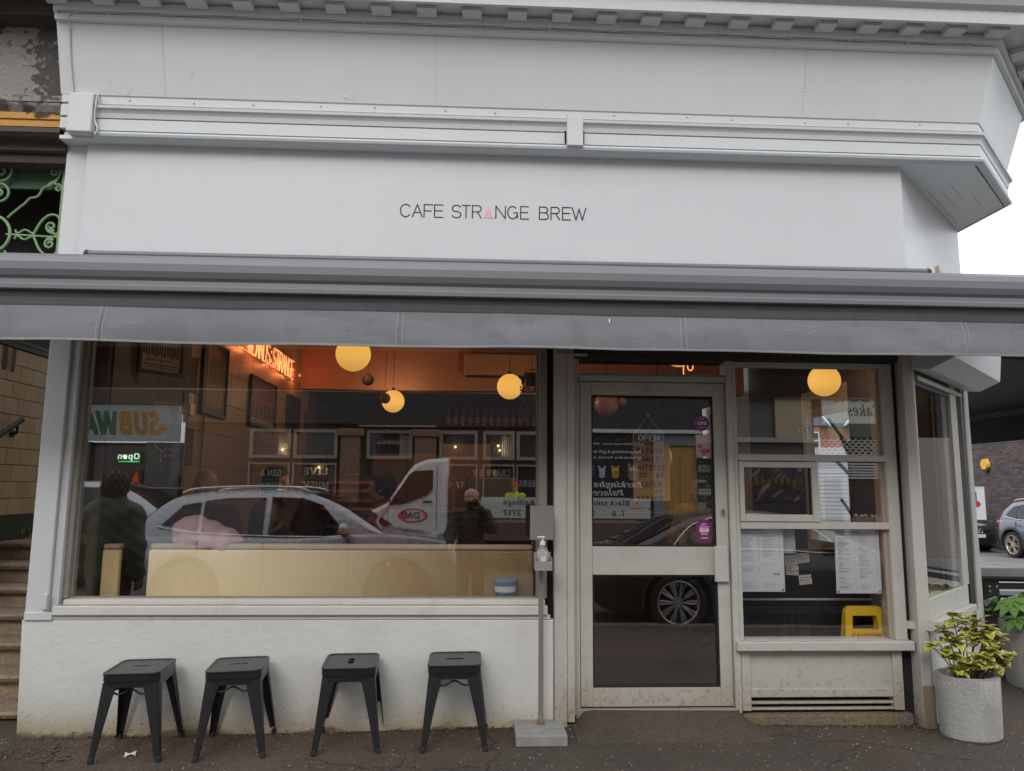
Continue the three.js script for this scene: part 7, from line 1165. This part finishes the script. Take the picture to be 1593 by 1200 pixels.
// ---------- signs, prints and things in the door and windows ----------
const print = (w, h, draw, W = 256) => mat([1, 1, 1], 0.55, { map: canvasTex(W, Math.round(W * h / w), draw) });
const zd = -0.0815; // just behind the door glass
{
  const s = thing('open_sign', 'small clear open sign with white lettering hanging on a string inside the door glass', 'sign', [1.113, 1.797, zd - 0.012]);
  part('panel', bx(-0.096, 0.096, -0.028, 0.028, -0.002, 0.002), mat([0.055, 0.055, 0.055], 0.3), s);
  part('border', [bx(-0.1, 0.1, 0.028, 0.031, -0.003, 0.003), bx(-0.1, 0.1, -0.031, -0.028, -0.003, 0.003), bx(-0.1, -0.097, -0.028, 0.028, -0.003, 0.003), bx(0.097, 0.1, -0.028, 0.028, -0.003, 0.003)], mat([0.5, 0.5, 0.48], 0.5), s);
  const wm = mat([0.8, 0.8, 0.78], 0.5); STROKES.P = [[[0, 0], [0, 1], [0.6, 1], ...arc(0.62, 0.74, 0.36, 0.26, 90, -90), [0, 0.48]]];
  let x = -0.064; for (const c of 'OPEN') { obj('sign_letter', strokeLetter(c, x, -0.016, 0.025, 0.033, 0.0036, 0.3).map(g => g.translate(0, 0, 0.003)), wm, s); x += 0.0355; }
  part('string', [rod(V(-0.085, 0.03, 0), V(0, 0.145, 0), 0.0018, 5), rod(V(0.085, 0.03, 0), V(0, 0.145, 0), 0.0018, 5)], mat([0.35, 0.33, 0.3], 0.7), s); part('hook', [xf(new THREE.TorusGeometry(0.010, 0.003, 6, 16), { t: [0, 0.148, 0] })], mat([0.4, 0.33, 0.25], 0.5), s);
  const c = thing('cardboard_sign', 'brown cardboard notice with hand lettering asking people to wait, inside the door glass', 'sign', [1.128, 1.575, zd - 0.008]);
  mesh('card', sheet(0.235, 0.355, 0.004), print(0.235, 0.355, (g, w, h) => { const q = mulberry(8); g.fillStyle = '#a87b48'; g.fillRect(0, 0, w, h); g.fillStyle = '#a1743f'; for (let i = 0; i < 30; i++) g.fillRect(0, q() * h, w, 2); g.fillStyle = '#241a12'; g.font = '700 47px sans-serif'; g.textAlign = 'center'; const L = [['PLEASE', 118, 56], ['WAIT', 124, 116], ['OUTSIDE', 122, 174], ['TO  BE', 124, 228], ['SEATED', 108, 292], ['or', 176, 336], ['SERVED', 112, 386]]; L.forEach(([t, x, y]) => { [...t].forEach((ch, i) => { g.save(); g.translate(x + (i - (t.length - 1) / 2) * 31, y + 3 * Math.sin(i * 3 + y)); g.rotate(0.06 * Math.sin(i * 5 + y)); g.fillText(ch, 0, 0); g.restore(); }); }); }), c);
  const cd = thing('wall_clock', 'round pale clock with steel rim seen behind the cardboard notice', 'clock', [1.30, 1.70, -0.6]);
  part('rim', xf(new THREE.TorusGeometry(0.085, 0.014, 10, 40), {}), M.chrome, cd); part('face', xf(new THREE.CylinderGeometry(0.082, 0.082, 0.02, 36), { r: [Math.PI / 2, 0, 0] }), mat([0.28, 0.27, 0.26], 0.5), cd); part('hand', [bx(-0.003, 0.003, 0, 0.06, 0.011, 0.014), bx(0, 0.045, -0.003, 0.003, 0.0115, 0.0145)], M.black, cd); part('hanger', rod(V(0, 0.08, 0), V(0, 1.63, 0), 0.003, 5), M.black, cd);
  // stickers on the glass
  const disc = (r, n) => { const g = new THREE.CylinderGeometry(r, r, 0.001, 40).rotateX(Math.PI / 2); return uvRect(g, -r, -r, r, r); };
  const st = (name, label, x, y, g, m) => { const o = mesh(name, g, m); o.position.set(x, y, -0.0688); return tag(o, label, 'sticker', null); };
  st('sticker', 'round purple sticker reading TOP 50 at the top right of the door glass', 1.455, 1.892, disc(0.049, 1), mat([1, 1, 1], 0.4, { map: canvasTex(256, 256, (g, w, h) => { g.fillStyle = '#6d2262'; g.fillRect(0, 0, w, h); g.strokeStyle = '#c9a4c4'; g.lineWidth = 6; g.beginPath(); g.arc(128, 128, 114, 0, 7); g.stroke(); g.fillStyle = '#eadfea'; g.textAlign = 'center'; g.font = 'bold 66px sans-serif'; g.save(); g.translate(128, 158); g.scale(0.86, 1.25); g.fillText('TOP50', 0, 0); g.restore(); g.font = 'bold 24px sans-serif'; g.fillText('winner', 128, 62); g.fillText('restaurants', 128, 200); }) }));
  st('sticker', 'pink and white picture sticker below the round purple one on the door', 1.463, 1.748, uvRect(bx(-0.05, 0.05, -0.07, 0.07, -0.0005, 0.0005), -0.05, -0.07, 0.05, 0.07), print(0.1, 0.14, (g, w, h) => { g.fillStyle = '#c9a9ab'; g.fillRect(0, 0, w, h); g.fillStyle = '#d8c8c4'; g.fillRect(0, 0, w, 130); g.fillStyle = '#b0606a'; g.beginPath(); g.ellipse(70, 190, 50, 26, 0, 0, 7); g.fill(); g.beginPath(); g.ellipse(150, 260, 90, 40, 0, 0, 7); g.fill(); g.fillStyle = '#a0705a'; g.beginPath(); g.arc(128, 310, 30, 0, 7); g.fill(); }));
  const eat = s => (g, w, h) => { g.fillStyle = s ? '#141a16' : '#111214'; g.fillRect(0, 0, w, h); g.strokeStyle = g.fillStyle = '#9fb0a4'; g.lineWidth = 6; const q = mulberry(s + 3); for (let i = 0; i < 16; i++) { g.beginPath(); const x = q() * w, y = i % 2 ? q() * 90 : h - q() * 90; g.moveTo(x, y); g.lineTo(x + 30 * (q() - 0.3), y + 40 * (q() - 0.5)); g.stroke(); } g.strokeRect(30, h * 0.32, w - 60, h * 0.3); g.textAlign = 'center'; g.font = 'bold 42px sans-serif'; g.fillText('EATING &', w / 2, h * 0.44); g.fillText('DRINKING', w / 2, h * 0.57); };
  st('sticker', 'dark sticker with leafy outline lettering in the middle right of the door glass', 1.463, 1.60, uvRect(bx(-0.047, 0.047, -0.068, 0.068, -0.0005, 0.0005), -0.047, -0.068, 0.047, 0.068), print(0.094, 0.136, eat(1)));
  st('sticker', 'lowest square dark sticker with white lettering on the door glass', 1.463, 1.452, uvRect(bx(-0.047, 0.047, -0.062, 0.062, -0.0005, 0.0005), -0.047, -0.062, 0.047, 0.062), print(0.094, 0.124, eat(0)));
  const bd = new THREE.Shape(); for (let i = 0; i <= 48; i++) { const a = i / 48 * 6.2832, r = 0.052 + 0.0022 * Math.cos(a * 16); i ? bd.lineTo(r * Math.cos(a), 0.012 + r * Math.sin(a)) : bd.moveTo(r * Math.cos(a), 0.012 + r * Math.sin(a)); }
  st('sticker', 'purple rosette sticker with a ribbon low on the right of the door glass', 1.452, 1.222, merge([uvRect(extr(bd, 0.001), -0.06, -0.075, 0.06, 0.065), uvRect(extr([[-0.052, -0.068], [-0.044, -0.054], [-0.052, -0.042], [0.052, -0.042], [0.044, -0.054], [0.052, -0.068]], 0.0018), -0.06, -0.075, 0.06, 0.065)]), mat([1, 1, 1], 0.4, { map: canvasTex(256, 300, (g, w, h) => { g.fillStyle = '#7a2470'; g.fillRect(0, 0, w, h); g.fillStyle = '#e6d4e4'; g.textAlign = 'center'; g.font = 'bold 30px sans-serif'; g.fillText('BEST', 128, 82); g.fillText('BRUNCH', 128, 116); g.fillRect(66, 126, 124, 44); g.fillStyle = '#6a2060'; g.font = 'bold 34px sans-serif'; g.fillText('CAFE', 128, 160); g.fillStyle = '#e6d4e4'; g.font = 'bold 20px sans-serif'; g.fillText('award for', 128, 192); g.fillText('excellence', 128, 212); g.font = 'bold 24px sans-serif'; g.fillText('WINNER', 128, 262); }) }));
}
{ // menus, labels, panel behind the display window
  const pn = thing('counter_panel', 'black board standing behind the lower pane of the display window', 'panel', [2.13, 0.5, -0.31]);
  part('board', bx(-0.47, 0.50, -0.3, 0.585, -0.03, 0, 0.004), mat([0.016, 0.016, 0.017], 0.35, { map: patchy }), pn); part('edge_strip', bx(-0.47, 0.50, 0.255, 0.268, 0.0005, 0.012, 0.002), mat([0.5, 0.5, 0.48], 0.5), pn);
  part('side_post', bx(0.505, 0.56, -0.3, 0.36, -0.02, 0.08, 0.003), mat([0.42, 0.38, 0.30], 0.6, { map: wornMap }), pn);
  const drips = [], q = mulberry(19); for (let i = 0; i < 26; i++) { const x = -0.12 + 0.3 * q(), y = 0.03 + 0.2 * q(); drips.push(bx(x, x + 0.002 + 0.003 * q(), -0.04 + 0.05 * q(), y, 0.0005, 0.0015)); } part('dried_drip', drips, mat([0.06, 0.058, 0.052], 0.8), pn).userData.kind = 'stuff';
  const menu = kids => (g, w, h) => {
    const q = mulberry(kids ? 4 : 6); g.fillStyle = '#d6d7da'; g.fillRect(0, 0, w, h); g.fillStyle = '#5a5c60'; g.font = 'bold 26px sans-serif'; g.fillText('CAFE STRANGE BREW', 30, 44);
    g.fillStyle = '#85878c'; for (let r = 0; r < 3; r++) g.fillRect(30, 54 + r * 8, 300 + 120 * q(), 2.5);
    for (const [x0, n] of [[36, 40], [276, 34]]) for (let r = 0; r < n; r++) { const y = 96 + r * (kids ? 10 : 14); if (y > h - 60 || (kids && x0 > 200 && y > 330 && y < 470)) continue; if (q() < 0.16) continue; g.fillStyle = q() < 0.2 ? '#5c5e62' : '#94969a'; g.fillRect(x0, y, 50 + 110 * q(), kids ? 3 : 4); g.fillRect(x0 + 188, y, 16, 3); if (!kids && q() < 0.5) g.fillRect(x0, y + 6, 120 * q(), 3); }
    g.strokeStyle = '#8a8c90'; g.lineWidth = 2; g.strokeRect(40, h - 110, 170, 74); for (let r = 0; r < 6; r++) { g.fillStyle = '#9a9ca0'; g.fillRect(48, h - 100 + r * 10, 100 + 50 * q(), 3); g.fillRect(280, h - 100 + r * 10, 150 * q() + 30, 3); }
    if (kids) { g.fillStyle = '#3c3d40'; g.font = 'bold 36px sans-serif'; g.fillText('Kids', 392, h - 180); }
  };
  const hung = (label, x, y, w, h, m, z = -0.085, bend = 0.012) => { const s = thing('menu_sheet', label, 'menu', [x, y, z]); mesh('paper', sheet(w, h, 0.001, bend), m, s); part('suction_pin', [[-1, 1], [1, 1], [-1, -1], [1, -1]].map(([a, b]) => ball(a * (w / 2 - 0.012), b * (h / 2 - 0.012), 0.006, 0.006, 10)), mat([0.12, 0.12, 0.13], 0.4), s); return s; };
  hung('white printed menu sheet with a kids section hung at the left of the display window', 1.815, 1.038, 0.29, 0.40, mat([0.95, 0.95, 0.97], 0.7, { map: canvasTex(512, 706, menu(true)) }));
  hung('white two column menu sheet hung at the right of the display window', 2.437, 1.028, 0.29, 0.40, mat([0.95, 0.95, 0.97], 0.7, { map: canvasTex(512, 706, menu(false)) }));
  hung('part of a white sheet hanging behind the menu with the kids section', 1.99, 1.16, 0.12, 0.17, mat([0.8, 0.8, 0.82], 0.7, { map: canvasTex(200, 284, (g, w, h) => { g.fillStyle = '#c2c3c4'; g.fillRect(0, 0, w, h); const q = mulberry(2); g.fillStyle = '#8d8f92'; for (let r = 0; r < 26; r++) g.fillRect(80, 16 + r * 10, 20 + 80 * q(), 3); }) }), -0.11, 0.004);
  [['Super Greens', 'Smoothie', 2.055, 1.012, 0.02, 'white price label, upper left of four on the black board'], ['Carrot', '& Ginger', 2.135, 1.028, 0.12, 'white price label, upper right of four on the black board'], ['Fresh', 'Orange 3.50', 2.06, 0.948, -0.04, 'white price label just below the upper left one on the black board'], ['Cucumber &', 'Kale 3.90', 2.145, 0.888, 0.08, 'lowest white price label of four on the black board']].forEach(([a, b, x, y, r, l]) => {
    const t = thing('price_label', l, 'label', [x + 0.045, y - 0.0, -0.302]); t.rotation.z = r; mesh('card', sheet(0.085, 0.062, 0.001), print(0.085, 0.062, (g, w, h) => { g.fillStyle = '#d5d3d0'; g.fillRect(0, 0, w, h); g.fillStyle = '#2c2a30'; g.font = 'italic 600 40px sans-serif'; g.fillText(a, 14, 64); g.fillText(b, 20, 120); g.fillRect(30, 150, 150, 5); }), t);
  });
  const c = thing('caution_stand', 'yellow plastic folding caution floor stand inside the display window', 'floor sign', [2.50, 0.16, -0.175]);
  const yl = mat([0.72, 0.47, 0.008], 0.45);
  const leafS = (z, tilt) => { const s = shapeOf([[-0.165, 0], [0.165, 0], [0.125, 0.55], [0.11, 0.575], [-0.11, 0.575], [-0.125, 0.55]]); s.holes.push(new THREE.Path([[-0.085, 0.437], [0.085, 0.437], [0.078, 0.522], [-0.078, 0.522]].map(p => new THREE.Vector2(...p)))); return extr(s, 0.016, 0.004).rotateX(tilt).translate(0, 0, z); };
  part('front_leaf', leafS(0.06, -0.10), yl, c); part('back_leaf', leafS(-0.075, 0.10), yl, c); part('hinge', rod(V(-0.1, 0.568, -0.008), V(0.1, 0.568, -0.008), 0.012, 10), yl, c);
  mesh('caution_print', uvRect(bx(-0.1, 0.1, 0.374, 0.424, 0.016, 0.0175), -0.1, 0.374, 0.1, 0.424).rotateX(-0.10).translate(0, 0, 0.0605), mat([1, 1, 1], 0.5, { map: canvasTex(256, 68, (g, w, h) => { g.fillStyle = '#dda800'; g.fillRect(0, 0, w, h); g.fillStyle = '#9a2a16'; g.font = '900 56px sans-serif'; g.textAlign = 'center'; g.fillText('CAUTION', w / 2, 56); g.strokeStyle = '#9a2a16'; g.lineWidth = 3; }) }), c);
  const bn = thing('white_bin', 'pale plastic bin standing behind the yellow caution stand', 'bin', [2.50, FL, -0.52]); part('body', bx(-0.14, 0.12, 0, 0.52, -0.12, 0.12, 0.03), mat([0.55, 0.53, 0.48], 0.5), bn); part('lid', bx(-0.15, 0.13, 0.52, 0.55, -0.13, 0.13, 0.012), mat([0.7, 0.68, 0.64], 0.5), bn);
  const k = thing('coat_stand', 'black branching coat stand inside the display window', 'coat stand', [3.22, FL, -1.75]);
  part('post', rod(V(0.05, 0, 0), V(0.05, 1.75, 0), 0.022, 10), M.black, k); part('branch', [rod(V(0.05, 1.45, 0), V(-0.12, 1.62, 0.02), 0.016, 8), rod(V(0.05, 1.6, 0), V(-0.03, 1.78, 0.02), 0.014, 8), rod(V(0.05, 1.7, 0), V(-0.13, 1.95, 0), 0.014, 8), rod(V(0.05, 1.1, 0), V(-0.06, 1.25, 0.03), 0.014, 8)], M.black, k); part('base', new THREE.CylinderGeometry(0.2, 0.22, 0.03, 24).translate(0.05, 0.015, 0), M.black, k);
}
renderer.render(scene, camera);
